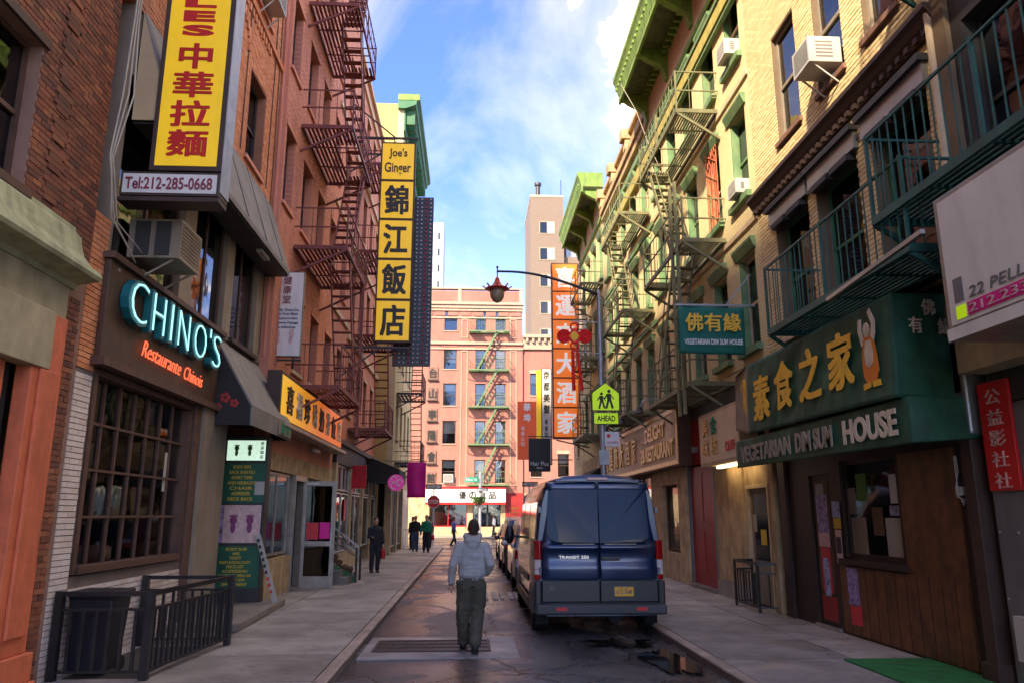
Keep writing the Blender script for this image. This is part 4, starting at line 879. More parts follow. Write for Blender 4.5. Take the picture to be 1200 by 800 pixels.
# ---- further shops on the left, ground floor
LG = Fr('L', -4.25)
bS = thing('shopfront', 'row of narrow glazed shopfronts with dark frames beyond the open glass door', 'shopfront', (-4.2, 29, 0))
LG.part('fascia', M['dark_paint'], bS, [(24.7, 36.0, -.25, .0, 3.4, 4.0)]); LG.part('roof_ledge', M['dark_brown'], bS, [(24.7, 36.0, -.25, .12, 4.0, 4.15)])
LG.part('wall', M['ochre_stone'], bS, [(24.7, 25.0, -.3, 0, 0, 3.4), (27.9, 28.2, -.3, 0, 0, 3.4), (30.9, 31.2, -.3, 0, 0, 3.4), (35.6, 36, -.3, 0, 0, 3.4), (33.4, 33.7, -.3, 0, 0, 3.4), (25, 27.9, -.3, -.03, 0, .55), (28.2, 30.9, -.3, -.03, 0, .55)])
for a, b in ((25.0, 26.4), (26.45, 27.9), (28.2, 29.5), (29.55, 30.9), (31.2, 33.4), (33.7, 35.6)):
    window(bS, LG, a, b, .58, 2.5, fC, M['pane_shop'], kind='one', depth=.1); window(bS, LG, a, b, 2.55, 3.38, fC, M['pane_shop'], kind='two', depth=.1)
LG.part('room', M['warm_interior'], bS, [(24.7, 36.0, -2.2, -2.0, 0, 3.4)])
LG.part('poster', M['poster_red'], bS, [(27.0, 27.4, -.08, -.07, 1.6, 2.3), (28.5, 29.0, -.08, -.07, 2.6, 3.3)])
LG.part('banner', M['cloth_red'], bS, [(28.0, 28.1, .0, .5, 2.7, 3.5)])
# dark green stoop ramp with railings
t = thing('stoop_stairs', 'dark green sided steps with metal handrails rising to a shop door', 'stairs', (-3.6, 21.2, 0))
mb = MB(); mb.prism([(-4.3, 20.6, 0), (-3.1, 22.0, 0), (-3.1, 22.0, .12), (-4.3, 20.6, 1.0)], (.0, .08, 0)); mb.build('side_panel', M['dark_green_cornice'], t)
for k in range(5): mb = MB(); mb.box(-4.3+.0, -3.2-k*.2, 21.2+.0, 22.6, .0+k*.18, .18+k*.18); mb.build('step', M['step_stone'], t)
for yy in (20.95, 22.65):
    for k in (0, .18): barp('handrail', M['steel'], t, (-3.1, yy+.9 if yy < 21.5 else yy, .85-k), (-4.3, yy, 1.75-k), .04)
    piece('post', M['black_iron'], t, (-3.13, yy+.87 if yy < 21.5 else yy-.03, 0), (-3.07, yy+.93 if yy < 21.5 else yy+.03, .9)); piece('post', M['black_iron'], t, (-4.3, yy-.03, 0), (-4.24, yy+.03, 1.78))
mb = MB(); rnd = random.Random(2)
for k in range(60): q = rnd.random(); mb.ball((-4.2+q*1.0+rnd.uniform(-.1,.1), 21.0+q*1.0, 1.0-q*.82+rnd.uniform(0, .12)), rnd.uniform(.04, .08), 6, 4)
o = mb.build('dry_plants', M['wood_brown'], t); tag(o, kind='stuff')

# ---- left fire escapes
fe1 = fire_escape('dark red fire escape with many landings on the tall salmon tenement, nearest on the left', LE, 18.35, 21.95, 1.35, [4.82, 8.32, 11.6, 15.2, 18.8], M['red_iron'], 'red fire escapes on the left', bal=.34, slats=11)
fe2 = fire_escape('red fire escape at the far end of the salmon tenement, behind the yellow sign', LE, 28.0, 30.9, 1.35, [4.85, 8.3, 11.6, 15.2], M['red_iron'], 'red fire escapes on the left', bal=.22)
LE.part('stanchion', M['red_iron'], fe1, [(21.5, 21.58, 1.27, 1.35, 3.9, 8.3)])
# ---- Joe's Ginger sign
t = y_sign('sign', 'tall yellow vertical restaurant sign of five panels with black brush characters', 'sign', -3.42, -2.16, 7.55, 15.05, 26.0, .25, M['dark_brown'], M['dark_brown'], .03)
ph = (15.05-7.55-.06)/5
for i in range(5):
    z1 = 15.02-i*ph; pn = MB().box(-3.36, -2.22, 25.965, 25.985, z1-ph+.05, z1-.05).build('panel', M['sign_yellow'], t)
    if i == 0:
        text('lettering', "Joe's", (-2.79, 25.955, z1-ph*.30), (1,0,0), (0,0,1), .66, .42, M['dark_brown'], pn, bold=.02); text('lettering', 'Ginger', (-2.79, 25.955, z1-ph*.70), (1,0,0), (0,0,1), .95, .50, M['dark_brown'], pn, bold=.02)
    else: text('character', '錦江飯店'[i-1], (-2.79, 25.955, z1-ph/2), (1,0,0), (0,0,1), .86, 1.12, M['sign_black'], pn, bold=.045)
mb = MB(); mb.bar((-4.5, 26.1, 15.25), (-2.1, 26.1, 15.25), .07); mb.bar((-4.5, 26.1, 14.6), (-3.4, 26.1, 14.6), .06); mb.bar((-4.5, 26.1, 16.6), (-2.9, 26.1, 15.25), .045); mb.bar((-4.5, 26.1, 13.9), (-3.45, 26.1, 14.6), .045)
mb.bar((-4.5, 26.1, 7.4), (-2.1, 26.1, 7.4), .07); mb.bar((-4.5, 26.1, 6.4), (-3.2, 26.1, 7.4), .045); mb.build('bracket', M['dark_iron'], t)
t = thing('bulb_board', 'dark board studded with red bulbs behind the tall yellow sign', 'sign', (-2.2, 26.6, 6.9))
mb = MB().box(-2.82, -1.50, 26.55, 26.75, 6.87, 7.7); mb.box(-2.30, -1.50, 26.551, 26.749, 7.7, 13.15); mb.build('backing', M['bin_blue'], t)
mb = MB(); mb2 = MB(); rnd = random.Random(4)
k = 0; z = 6.98
while z < 13.1:
    x = -2.74 if z < 7.65 else -2.24
    while x < -1.54:
        (mb if (k % 3) else mb2).ball((x, 26.53, z), .038, 6, 4); x += .16; k += 1
    z += .16; k += 1
tag(mb.build('small_bulb', M['pale_tower'], t), kind='stuff'); tag(mb2.build('red_bulb', M['signal_red'], t), kind='stuff')
# ---- yellow building and beyond
LY = Fr('L', -3.65)
bY = thing('yellow_building', 'yellow painted tenement with dark green cornice behind the tall yellow sign', 'building', (-3.6, 41, 0))
ops = [(a, a+1.0, z, z+1.9) for a in (37.0, 39.2, 41.4, 43.6) for z in (5.3, 9.0, 12.6, 16.2)]
wall_mb(LY, 36.0, 46, 3.9, 22.0, ops, .3).build('wall', M['cream_brick'], bY)
for o in ops: window(bY, LY, *o, M['dark_paint'], M['pane'], depth=.2, sill=M['cream_trim'], blind=('blind', .4))
core(bY, LY, 36.4, 45.9, 0, 21.4, -8, -.7); LY.part('side_wall', M['yellow_side'], bY, [(36.0, 36.3, -8, -.301, 4, 22.3), (36.0, 36.3, -8, -2.0, 22.3, 23.2)])
LY.part('side_wall', M['cream_brick'], bY, [(45.7, 46, -8, -.301, 0, 22)]); LY.part('rear_wall', M['cream_brick'], bY, [(36.3, 45.7, -8, -7.7, 0, 22)]); LY.part('roof', M['dark_paint'], bY, [(36.3, 45.7, -7.7, -.3, 21.5, 21.7)])
mb = MB(); LY.prof(mb, [(-.3, 22.75), (.8, 22.75), (.8, 22.45), (.65, 22.35), (.6, 22.15), (.1, 21.95), (-.3, 21.95)], 35.8, 46.2); mb.build('cornice', M['dark_green_cornice'], bY)
LY.part('cornice_lip', M['lime_cornice'], bY, [(35.78, 35.8, -.3, .8, 22.4, 22.72)])
for k in range(13): LY.piece('console', M['dark_green_cornice'], bY, 36.1+k*.75, 36.3+k*.75, .0, .55, 21.2, 21.94)
LY.part('frieze', M['dark_green_cornice'], bY, [(36, 46, 0.001, .08, 20.8, 21.94)])
LY.part('ground_floor', M['ochre_stone'], bY, [(36, 46, -.3, .0, 3.1, 3.9)]+[(q, q+.4, -.3, .0, 0, 3.1) for q in (36, 39, 42, 45.6)])
for a, b in ((36.4, 37.7), (37.72, 39), (39.4, 40.7), (40.72, 42)): window(bY, LY, a, b, .3, 3.05, M['alu'], M['pane_shop'], kind='one', depth=.1)
LY.part('roller_shutter', M['grey_metal'], bY, [(42.4, 45.6, -.1, 0, 0, 3.1)])
fe3 = fire_escape('dark grey fire escape on the yellow tenement near the street corner', LY, 36.7, 39.5, 1.25, [4.2, 7.5, 10.8], M['dark_iron'], bal=.3, slats=6)
# dark box canopy, pink signs
t = awning('awning', 'short black box awning over a far left shop door', Fr('L', -4.24), 32.0, 35.0, 4.1, 3.6, 1.3, M['dark_canvas'], .5)
t = thing('round_sign', 'round bright pink sign with looping white mark beside the black awning', 'sign', (-3.1, 31.8, 3.0))
mb = MB(); mb.tube([(-3.05, 31.78, 3.05), (-3.05, 31.86, 3.05)], .33, 24); mb.build('disc', M['pink_neon'], t)
for k in range(3):
    a0 = k*2.1; pts = [(-3.05+.15*math.cos(a0)+.12*math.cos(a), 31.765, 3.05+.15*math.sin(a0)+.12*math.sin(a)) for a in [i*.45 for i in range(12)]]; mb = MB(); mb.tube(pts, .022, 5); mb.build('loop', M['char_white'], t)
mb = MB(); mb.bar((-4.0, 31.82, 3.05), (-3.4, 31.82, 3.05), .04); mb.build('bracket', M['dark_iron'], t)
t = thing('banner', 'magenta vertical banner hanging beside the far left corner shop', 'banner', (-2.7, 36, 3.0))
mb = MB(); mb.loft([[(-2.95+.02*math.sin(z*5), 36.0+.04*math.sin(z*3), z), (-2.1, 36.05+.03*math.sin(z*4), z)] for z in [2.55+.2*k for k in range(9)]], caps=False, closed=False); o = mb.build('cloth', M['magenta'], t, fix=False, smooth=True); so = o.modifiers.new('s', 'SOLIDIFY'); so.thickness = .02
mb = MB(); mb.bar((-4.0, 36.02, 4.2), (-2.05, 36.02, 4.2), .04); mb.build('pole', M['dark_iron'], t)
# ================================================================== RIGHT SIDE
RA = Fr('R', 5.85)
b1 = thing('yellow_brick_building', 'yellow brick building at the near right above the green awning', 'building', (5.9, 12, 0))
lo = [(12.35, 13.75, 5.0, 7.22), (10.6, 12.0, 5.0, 7.22), (8.75, 10.15, 5.0, 7.22)]
up = [(12.3, 13.3, 8.75, 10.95), (10.65, 11.55, 8.75, 10.95), (9.1, 10.0, 8.75, 10.95), (12.3, 13.3, 12.2, 14.2), (10.65, 11.55, 12.2, 14.2), (9.1, 10.0, 12.2, 14.2)]
wall_mb(RA, 8.35, 14.6, 4.6, 15.2, lo+up, .3).build('wall', M['mortar_pale'], b1)
bricks(b1, RA, 8.36, 14.6, 4.62, 14.9, [(o[0]-.02, o[1]+.02, o[2]-.1, o[3]+(.42 if o in lo else 0)) for o in lo+up] + [(8, 15, 7.78, 8.15)], M['yellow_brick'], near=300, j=.017, bh=.058)
for i, o in enumerate(up): window(b1, RA, *o, M['taupe_paint'], M['pane'], depth=.1, sill=M['rust_panel'], blind=('blind', [.55, .35, .5][i % 3]), fw=.07)
for i, o in enumerate(lo):
    f = window(b1, RA, *o, M['dark_green_cornice'], M['pane_dark'], depth=.22, sill=M['cream_trim'], blind=('curtain' if i else 'rust_panel', .35))
    RA.part('lintel', M['grey_metal'], b1, [(o[0]-.12, o[1]+.12, .0, .10, o[3]+.02, o[3]+.30)]); RA.part('lintel_cap', M['dark_paint'], b1, [(o[0]-.16, o[1]+.16, .0, .17, o[3]+.30, o[3]+.40)])
    for a, b in ((o[0]+.05, (o[0]+o[1])/2-.06), ((o[0]+o[1])/2+.06, o[1]-.05)): RA.part('vent_hood', M['dark_paint'], b1, [(a, b, -.04, .14, o[3]-.1, o[3]+.0)])
mb = MB(); RA.prof(mb, [(0, 8.15), (.20, 8.15), (.20, 8.08), (.14, 8.03), (.10, 7.95), (.05, 7.9), (.05, 7.80), (0, 7.80)], 8.3, 14.72); mb.build('string_cornice', M['dark_brown'], b1)
for k in range(30): RA.piece('dentil', M['dark_brown'], b1, 8.45+k*.21, 8.55+k*.21, .051, .10, 7.82, 7.90)
core(b1, RA, 8.4, 14.55, 3.5, 15); side_walls(b1, RA, 8.35, 14.6, 0, 15.2, M['cream_brick'], -8)
RA.part('coping', M['cream_trim'], b1, [(8.3, 14.7, -.35, .15, 15.2, 15.45)])
# restaurant ground floor: dark timber front
RW = Fr('R', 5.82)
wops = [(10.42, 12.05, 1.15, 2.62), (12.42, 13.2, .05, 2.45)]
wall_mb(RW, 8.8, 14.35, 0, 2.75, [wops[0], wops[1]], .12).build('timber_wall', M['wood_dark'], b1)
RW.part('kick_panel', M['wood_orange'], b1, [(9.05, 12.3, .0, .02, .04, 1.02)]); RW.part('side_panel', M['wood_orange'], b1, [(9.05, 10.32, .0, .018, 1.02, 2.6)])
k = 9.05
while k < 12.3: RW.piece('batten', M['wood_dark'], b1, k, k+.012, .02, .024, .04, 1.02); k += .27
RW.part('window_ledge', M['wood_dark'], b1, [(10.3, 12.2, 0, .07, 1.05, 1.13)])
f = window(b1, RW, *wops[0], M['wood_dark'], M['pane_shop'], kind='one', depth=.07, fw=.07)
for a, b, c, d, mm in ((11.5, 11.95, 1.2, 1.75, 'taupe_paint'), (10.5, 10.95, 1.22, 1.75, 'paper'), (11.4, 11.7, 2.0, 2.4, 'leaf'), (10.5, 10.75, 1.95, 2.35, 'sign_white'), (10.55, 10.8, 1.78, 1.92, 'poster_blue'), (11.0, 11.3, 1.5, 1.9, 'wood_brown'), (11.75, 12.0, 1.8, 2.2, 'taupe_paint')):
    RW.piece('notice', M[mm], f, a, b, -.081, -.078, c, d)
RW.part('room', M['interior'], b1, [(8.9, 14.3, -2.0, -1.9, 0, 2.7)])
dr = RW.part('door', M['wood_dark'], b1, [(12.42, 13.2, -.09, -.03, .05, 2.45)], bevel=.005)
for z0, z1 in ((.12, .5), (.6, 1.3), (1.4, 2.35)): RW.piece('door_panel', M['maroon_paint'] if z1 < .6 else M['wood_brown'], dr, 12.55, 13.08, -.03, -.022, z0, z1)
for a, b, c, d, mm in ((12.62, 13.02, 1.5, 2.12, 'poster_purple'), (12.62, 13.02, 1.28, 1.5, 'poster_pink'), (12.7, 13.0, 2.12, 2.3, 'paper'), (12.65, 12.98, .55, 1.27, 'poster_red'), (12.72, 12.92, .5, 1.1, 'poster_blue')):
    RW.piece('poster', M[mm], dr, a, b, -.021+(.004 if mm == 'poster_blue' else 0), -.017+(.004 if mm == 'poster_blue' else 0), c, d)
for a, b, c, d, mm in ((12.10, 12.36, 1.75, 2.0, 'poster_blue'), (12.10, 12.34, 1.58, 1.74, 'notice_yellow'), (12.12, 12.32, 1.05, 1.56, 'poster_pink'), (12.14, 12.30, 1.2, 1.45, 'sign_black'), (11.72, 12.05, .45, 1.0, 'poster_purple'), (11.68, 12.02, .18, .48, 'poster_red')):
    RW.piece('poster', M[mm], b1, a, b, .021+(.004 if mm == 'sign_black' else 0), .026+(.004 if mm == 'sign_black' else 0), c, d)
RW.part('threshold', M['alu'], b1, [(12.4, 13.25, -.1, .06, 0, .05)])
RW.part('corner_post', M['wood_dark'], b1, [(14.1, 14.4, .0, .06, 0, 2.75)])
# socket box with loose white wires
t = thing('junction_box', 'small white junction box with loose white wires on the timber front', 'junction box', RW.pt(8.98, .03, 2.1))
RW.part('box', M['white_metal'], t, [(8.93, 9.03, .0, .06, 2.02, 2.12)])
for s in (0, 1, 2):
    pts = [(8.96+.02*s, .05, 2.48), (8.93+.03*s, .06, 2.3), (9.0-.02*s, .07, 2.12), (8.94+.03*s, .07, 2.0), (8.90-.03*s, .06, 1.9+.03*s)]
    mb = MB(); RW.tube(mb, pts, .004, 6); mb.build('wire', M['white_metal'], t)

# ---- green awning in two tiers
aw = thing('awning', 'dark green two-tier awning with yellow characters over the vegetarian restaurant', 'awning', (5.4, 11.5, 2.6))
def sheet(rows, nm, m, par, th=.02, wr=.02, seed=0):
    """a slightly wrinkled cloth panel between two polylines"""
    a, b = rows; n = 60; mm = 20; mb = MB(); vs = []
    def at(poly, f):
        q = f*(len(poly)-1); i = min(int(q), len(poly)-2); return Vector(poly[i]).lerp(Vector(poly[i+1]), q-i)
    nn = ((Vector(a[-1])-Vector(a[0])).cross(Vector(b[0])-Vector(a[0]))).normalized()
    for j in range(mm+1):
        for i in range(n+1):
            p = at(a, i/n).lerp(at(b, i/n), j/mm); e = min(1, 4*min(j/mm, 1-j/mm, i/n, 1-i/n) + .15)
            p += nn * wr * e * (mnoise.noise(Vector((p.y*1.8+p.z*1.6+seed, p.z*.9-p.y*.6, p.x)))*2.0 + .9*mnoise.noise(Vector((p.y*6+p.z*4.5+seed, p.z*1.5-p.y*1.0, p.x*3)))); vs.append(p)
    mb.add(vs, [(j*(n+1)+i, j*(n+1)+i+1, (j+1)*(n+1)+i+1, (j+1)*(n+1)+i) for j in range(mm) for i in range(n)])
    o = mb.build(nm, m, par, smooth=True, fix=False); s = o.modifiers.new('s', 'SOLIDIFY'); s.thickness = th; s.offset = 0; return o
yA, yB, yC = 8.75, 13.75, 14.95
sheet([[(5.07, yA, 4.42), (5.07, yB, 4.47)], [(5.02, yA, 3.15), (5.04, yB, 3.22)]], 'front_cloth', M['awning_green'], aw, wr=.026)
sheet([[(5.07, yB, 4.47), (5.28, yC, 4.50)], [(5.04, yB, 3.22), (5.22, yC, 3.42)]], 'corner_cloth', M['taupe_paint'], aw, wr=.01)
sheet([[(5.83, yA, 4.42), (5.07, yA, 4.42)], [(5.83, yA, 3.1), (5.02, yA, 3.15)]], 'end_cloth', M['awning_green'], aw, wr=.03, seed=4)
sheet([[(5.84, yA, 4.75), (5.84, yC, 4.85)], [(5.07, yA, 4.42), (5.07, yC, 4.47)]], 'top_cloth', M['awning_green'], aw, wr=.012, seed=2)
sheet([[(5.08, 8.62, 3.14), (5.08, 14.6, 3.16)], [(5.08, 8.6, 2.60), (5.08, 14.6, 2.66)]], 'valance', M['awning_green'], aw, wr=.012, seed=7)
sheet([[(5.86, 8.62, 3.14), (5.08, 8.62, 3.14)], [(5.86, 8.6, 2.66), (5.08, 8.6, 2.60)]], 'end_cloth', M['awning_green'], aw, wr=.02, seed=9)
MB().box(5.1, 5.83, 8.65, 14.55, 3.11, 3.13).build('soffit', M['dark_canvas'], aw)
for i, c in enumerate('家之食素'): text('character', c, (5.01, 10.05+i*.98, 3.84+(-.06 if i == 3 else 0)), (0,-1,-.0), (.03,0,1), .74, .78, M['char_yellow'], aw, bold=.045, ext=.006)
for i, c in enumerate('緣有佛'): text('character', c, (5.10+.075*i, 13.98+i*.33, 3.92), (-.15,-1,0), (0,0,1), .3, .7, M['char_yellow'], aw, bold=.03, ext=.02)
for c, x, z in (('佛', 5.50, 4.24), ('有', 5.32, 4.02), ('緣', 5.68, 4.00)): text('character', c, (x, 8.715, z), (1,0,0), (0,0,1), .17, .20, M['char_cream'], aw, bold=.03, ext=.006)
text('lettering', 'VEGETARIAN', (5.045, 13.15, 2.88), (0,-1,0), (0,0,1), 2.3, .30, M['char_faded'], aw, bold=.03, ext=.008)
text('lettering', 'DIM SUM', (5.045, 11.18, 2.88), (0,-1,0), (0,0,1), 1.25, .31, M['char_faded'], aw, bold=.03, ext=.008)
text('lettering', 'HOUSE', (5.045, 9.55, 2.88), (0,-1,0), (0,0,1), 1.35, .33, M['char_cream'], aw, bold=.03, ext=.008)
# painted laughing monk with raised arms
fy = 9.28
def flat(nm, m, pts, dx, par=aw, x=5.012):
    mb = MB(); mb.prism([(x-dx, fy-a, 3.80+b) for a, b in pts], (.012, 0, 0)); return mb.build(nm, m, par)
flat('robe', M['robe_orange'], [(-.17,-.28),(-.10,-.38),(.12,-.38),(.20,-.26),(.17,.0),(.13,.16),(.05,.22),(-.07,.22),(-.14,.10),(-.18,-.06)], .004)
flat('belly', M['char_cream'], [(-.09,-.14),(0,-.2),(.09,-.14),(.11,.0),(.07,.15),(-.05,.15),(-.10,.0)], .010)
flat('head', M['char_cream'], [(-.07,.24),(-.03,.19),(.04,.19),(.08,.25),(.07,.33),(.02,.38),(-.04,.37),(-.08,.31)], .012)
flat('arm', M['char_cream'], [(-.15,.10),(-.09,.18),(-.13,.30),(-.11,.45),(-.18,.46),(-.21,.30)], .011); flat('arm', M['char_cream'], [(.15,.12),(.09,.20),(.14,.34),(.06,.50),(.12,.54),(.22,.36),(.2,.2)], .011)
flat('foot', M['char_yellow'], [(-.2,-.38),(-.02,-.37),(-.03,-.44),(-.2,-.46)], .006); flat('foot', M['char_yellow'], [(.02,-.37),(.2,-.37),(.22,-.45),(.03,-.45)], .006)
# wall fan vent beside the awning end
t = thing('vent_fan', 'dark round exhaust fan at the near end of the green awning', 'vent', (5.95, 8.7, 3.45))
MB().box(5.72, 6.2, 8.62, 8.74, 3.2, 3.78).build('housing', M['dark_brown'], t)
for r in (.22, .16, .10, .04): pts = [(5.95+r*math.cos(a), 8.6, 3.48+r*math.sin(a)) for a in [k*math.pi/8 for k in range(17)]]; mb = MB(); mb.tube(pts, .012, 5, False); mb.build('ring', M['dark_brown'], t)
# ---- black post, dark neighbour
t = thing('post', 'black steel post between the timber front and the grey panelled wall', 'post', (5.84, 8.72, 0))
MB().box(5.74, 5.94, 8.62, 8.82, 0, 2.7).build('shaft', M['dark_brown'], t, bevel=.01); MB().box(5.72, 5.98, 8.55, 8.8, 2.7, 4.3).build('pipe', M['grey_metal'], t, bevel=.03); MB().box(5.70, 5.98, 8.58, 8.86, 0, .2).build('base', M['dark_brown'], t)
b0 = thing('dark_building', 'building at the right edge with shade painted into its dark walls and grey panelled ground floor', 'building', (5.9, 5, 0))
ops = [(6.9, 7.9, 5.4, 7.6), (4.8, 5.8, 5.4, 7.6), (6.9, 7.9, 8.9, 11)]
wall_mb(RA, 2.0, 8.33, 3.0, 16, ops, .3, .02).build('wall', M['dark_paint'], b0)  # near-black wall colour stands in for the shadow on this facade
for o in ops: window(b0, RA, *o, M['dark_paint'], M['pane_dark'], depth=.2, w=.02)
RA.part('corner_pilaster', M['mortar_pale'], b0, [(8.1, 8.33, .021, .09, 4.9, 9.6)])
RA.part('grey_wall', M['grey_panel'], b0, [(2, 8.5, -.3, 0, 0, 2.99)])
for k in range(5): RA.piece('panel', M['grey_panel'], b0, 8.45-k*1.1-1.08, 8.45-k*1.1, .0, .02, .35, 2.95)
for z in (.9, 1.6): [RA.piece('rivet', M['white_metal'], b0, 8.42-k*.3, 8.44-k*.3, .02, .03, z, z+.02) for k in range(3)]
core(b0, RA, 2.1, 8.3, 0, 15.6); side_walls(b0, RA, 2.0, 8.33, 0, 16, M['dark_paint'], -8)
RA.part('meter_box', M['white_metal'], b0, [(8.12, 8.3, .021, .1, .3, .75)])
RA.part('ledge', M['beige_stone'], b0, [(5, 8.3, .021, .35, 3.35, 3.7)])
t = thing('red_sign', 'narrow red vertical sign with dark characters on the grey wall by the black post', 'sign', RA.pt(8.2, .03, 2.1))
RA.part('board', M['signal_red'], t, [(7.95, 8.45, .022, .06, 2.05, 3.25)], bevel=.005)
for i, c in enumerate('公益影社社'): text('character', c, RA.pt(8.2, .066, 3.08-i*.23), (0,-1,0), (0,0,1), .26, .17, M['poster_pink'], t)
# ---- white 22 PELL sign
RS = Fr('R', 5.5)
t = thing('box_sign', 'large white box sign with street address and magenta telephone strip at right edge', 'sign', RS.pt(6.2, 0, 3.5))
RS.part('casing', M['alu'], t, [(5.0, 7.28, .0, .72, 3.48, 4.98)], bevel=.012)
RS.part('face', M['sign_white'], t, [(5.05, 7.20, .72, .732, 3.62, 4.92)])
RS.part('lower_face', M['sign_white'], t, [(5.0, 7.28, .72, .735, 3.48, 3.60)])
RS.part('magenta_strip', M['magenta'], t, [(5.05, 6.92, .7325, .738, 3.66, 3.79)])
RS.part('grey_block', M['grey_panel'], t, [(6.96, 7.10, .7325, .738, 3.83, 4.07)]); RS.part('lime_block', M['lime_sign'], t, [(6.95, 7.10, .7325, .738, 3.66, 3.79)])
text('lettering', '22 PELL ST', RS.pt(6.33, .738, 3.88), (0,-1,0), (0,0,1), 1.1, .105, M['grey_panel'], t, bold=0, shear=.15, ext=.003)
text('lettering', '212.233.6788', RS.pt(6.2, .741, 3.725), (0,-1,0), (0,0,1), 1.38, .085, M['poster_pink'], t, bold=0)
mb = MB(); RS.bar(mb, (7.0, .3, 4.98), (7.0, -.35, 5.6), .03); RS.bar(mb, (5.4, .3, 4.98), (5.4, -.35, 5.6), .03); mb.build('stay', M['dark_iron'], t)
# ---- near fire escapes on the right
fr1 = fire_escape('dark green fire escape balcony over the green awning, nearest building on the right', RA, 7.9, 12.1, 1.0, [4.76], M['green_iron'], 'green balconies on the right', slats=10, bal=.17, rail=1.05, stairs=False, mid=False)
fr2 = fire_escape('dark green fire escape balcony above the large white box sign', RA, 4.4, 8.55, 1.03, [5.3], M['green_iron'], 'green balconies on the right', slats=10, bal=.17, rail=1.05, stairs=False, mid=False)
fr3 = fire_escape('green fire escape balcony at the top right corner', RA, 3.6, 8.75, 1.0, [9.15], M['green_iron'], 'green balconies on the right', slats=10, bal=.2, stairs=False, mid=False)
mb = MB(); RA.bar(mb, (9.7, 1.1, 4.6), (7.3, 1.2, 4.66), .05); mb.build('counterweight_arm', M['steel'], fr1)
ac_unit('white window air conditioner on brackets on the upper yellow brick wall', RA, 10.8, 11.4, -.05, .50, 8.9, 9.36, M['white_metal'], M['teal'])
# downpipe
t = thing('downpipe', 'cream downpipe between the yellow brick wall and the dark neighbour', 'pipe', RA.pt(8.35, .06, 4.8)); mb = MB(); RA.tube(mb, [(8.38, .10, 5.3), (8.38, .10, 14)], .05); mb.build('pipe', M['cream_trim'], t)
# green door mat on the pavement
t = MB().box(4.72, 5.95, 8.3, 10.1, .003, .022).build('door_mat', M['mat_green']); tag(t, 'bright green artificial grass mat in front of the timber restaurant front', 'mat')
# small railing by cellar hatch
railing('small black railing round a cellar opening beside the cream door', [(5.80, 14.75, 0), (5.42, 14.85, 0), (5.42, 16.15, 0), (5.8, 16.2, 0)], .88, M['black_iron'], sp=.15, post=.045)
# ---- R2: cream brick with green trims, lime cornice
def trims(par, fr, o, m):
    """green stepped lintel and sill of a window"""
    mb = MB(); fr.prof(mb, [(-.05, o[3]+.02), (.04, o[3]+.02), (.12, o[3]+.20), (.12, o[3]+.26), (0.0, o[3]+.26), (-.05, o[3]+.2)], o[0]-.10, o[1]+.10); mb.build('lintel', m, par)
    fr.part('sill', m, par, [(o[0]-.1, o[1]+.1, -.02, .12, o[2]-.14, o[2]-.005)])
    fr.part('jamb', m, par, [(o[0]-.005, o[0]+.06, -.16, -.02, o[2], o[3]), (o[1]-.06, o[1]+.005, -.16, -.02, o[2], o[3])])
def big_cornice(par, fr, u0, u1, z, out, m, soff, cons=2.6, bands=True):
    mb = MB(); fr.prof(mb, [(0, z+.95), (out+.05, z+.95), (out+.05, z+.80), (out, z+.70), (out-.08, z+.45), (out-.12, z+.30), (out-.12, z), (out-.2, z), (out-.2, z+.25), (0, z+.25)], u0, u1); mb.build('cornice', m, par)
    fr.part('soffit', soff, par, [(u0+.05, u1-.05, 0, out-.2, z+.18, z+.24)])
    fr.part('frieze', M['cream_trim'], par, [(u0+.1, u1-.1, .002, .06, z-1.0, z+.17)])
    u = u0+.15
    while u < u1:
        c = MB(); fr.prof(c, [(0, z+.24), (out-.25, z+.24), (out-.25, z+.02), (out-.4, z-.10), (.25, z-.35), (.14, z-.75), (0, z-.8)], u, u+.24); c.build('console', m, par)
        k = MB(); k.ball(fr.pt(u+.12, out-.22, z+.08), .14, 8, 6); k.build('console_boss', m, par); u += cons
    u = u0+.1
    while u < u1-.1: fr.piece('modillion', m, par, u, u+.10, .06, .30, z+.02, z+.17); fr.piece('dentil', m, par, u+.02, u+.12, out-.02, out+.03, z+.32, z+.42); u += .3
    fr.part('architrave', m, par, [(u0, u1, .0, .10, z-1.15, z-1.0)])
RB = Fr('R', 5.85)
b2 = thing('cream_building', 'cream brick tenement with green window trims and lime green cornice on the right', 'building', (5.9, 19, 0))
ops = [(a, a+1.0, z, z+2.0) for a in (14.95, 16.75, 18.6, 20.4, 22.05) for z in (5.2, 8.5, 11.8)]
wall_mb(RB, 14.6, 23.3, 4.55, 15.4, ops, .3).build('wall', M['cream_brick'], b2)
for i, o in enumerate(ops):
    window(b2, RB, *o, M['green_trim'] if i % 2 else M['cream_trim'], M['pane_clear'], depth=.18, blind=('blind' if i % 3 else 'curtain', .3+.12*(i % 4))); trims(b2, RB, o, M['green_trim'])
core(b2, RB, 14.7, 23.2, 3.2, 15); side_walls(b2, RB, 14.6, 23.3, 0, 15.6, M['cream_brick'], -9)
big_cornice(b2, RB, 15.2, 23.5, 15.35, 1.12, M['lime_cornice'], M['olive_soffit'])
for z in (7.75, 11.05, 14.2): RB.part('string_course', M['cream_trim'], b2, [(14.6, 23.3, .0, .05, z, z+.12)])
cb = thing('cable', 'thin pale cable hanging from the lime green cornice down the cream wall', 'cable', RB.pt(22, 1, 15)); mb = MB(); RB.tube(mb, [(22.3, 1.15, 15.4), (22.2, .7, 14.4), (22.15, .35, 13.2), (22.2, .08, 12.6)], .012, 5); mb.build('cable', M['curtain'], cb)
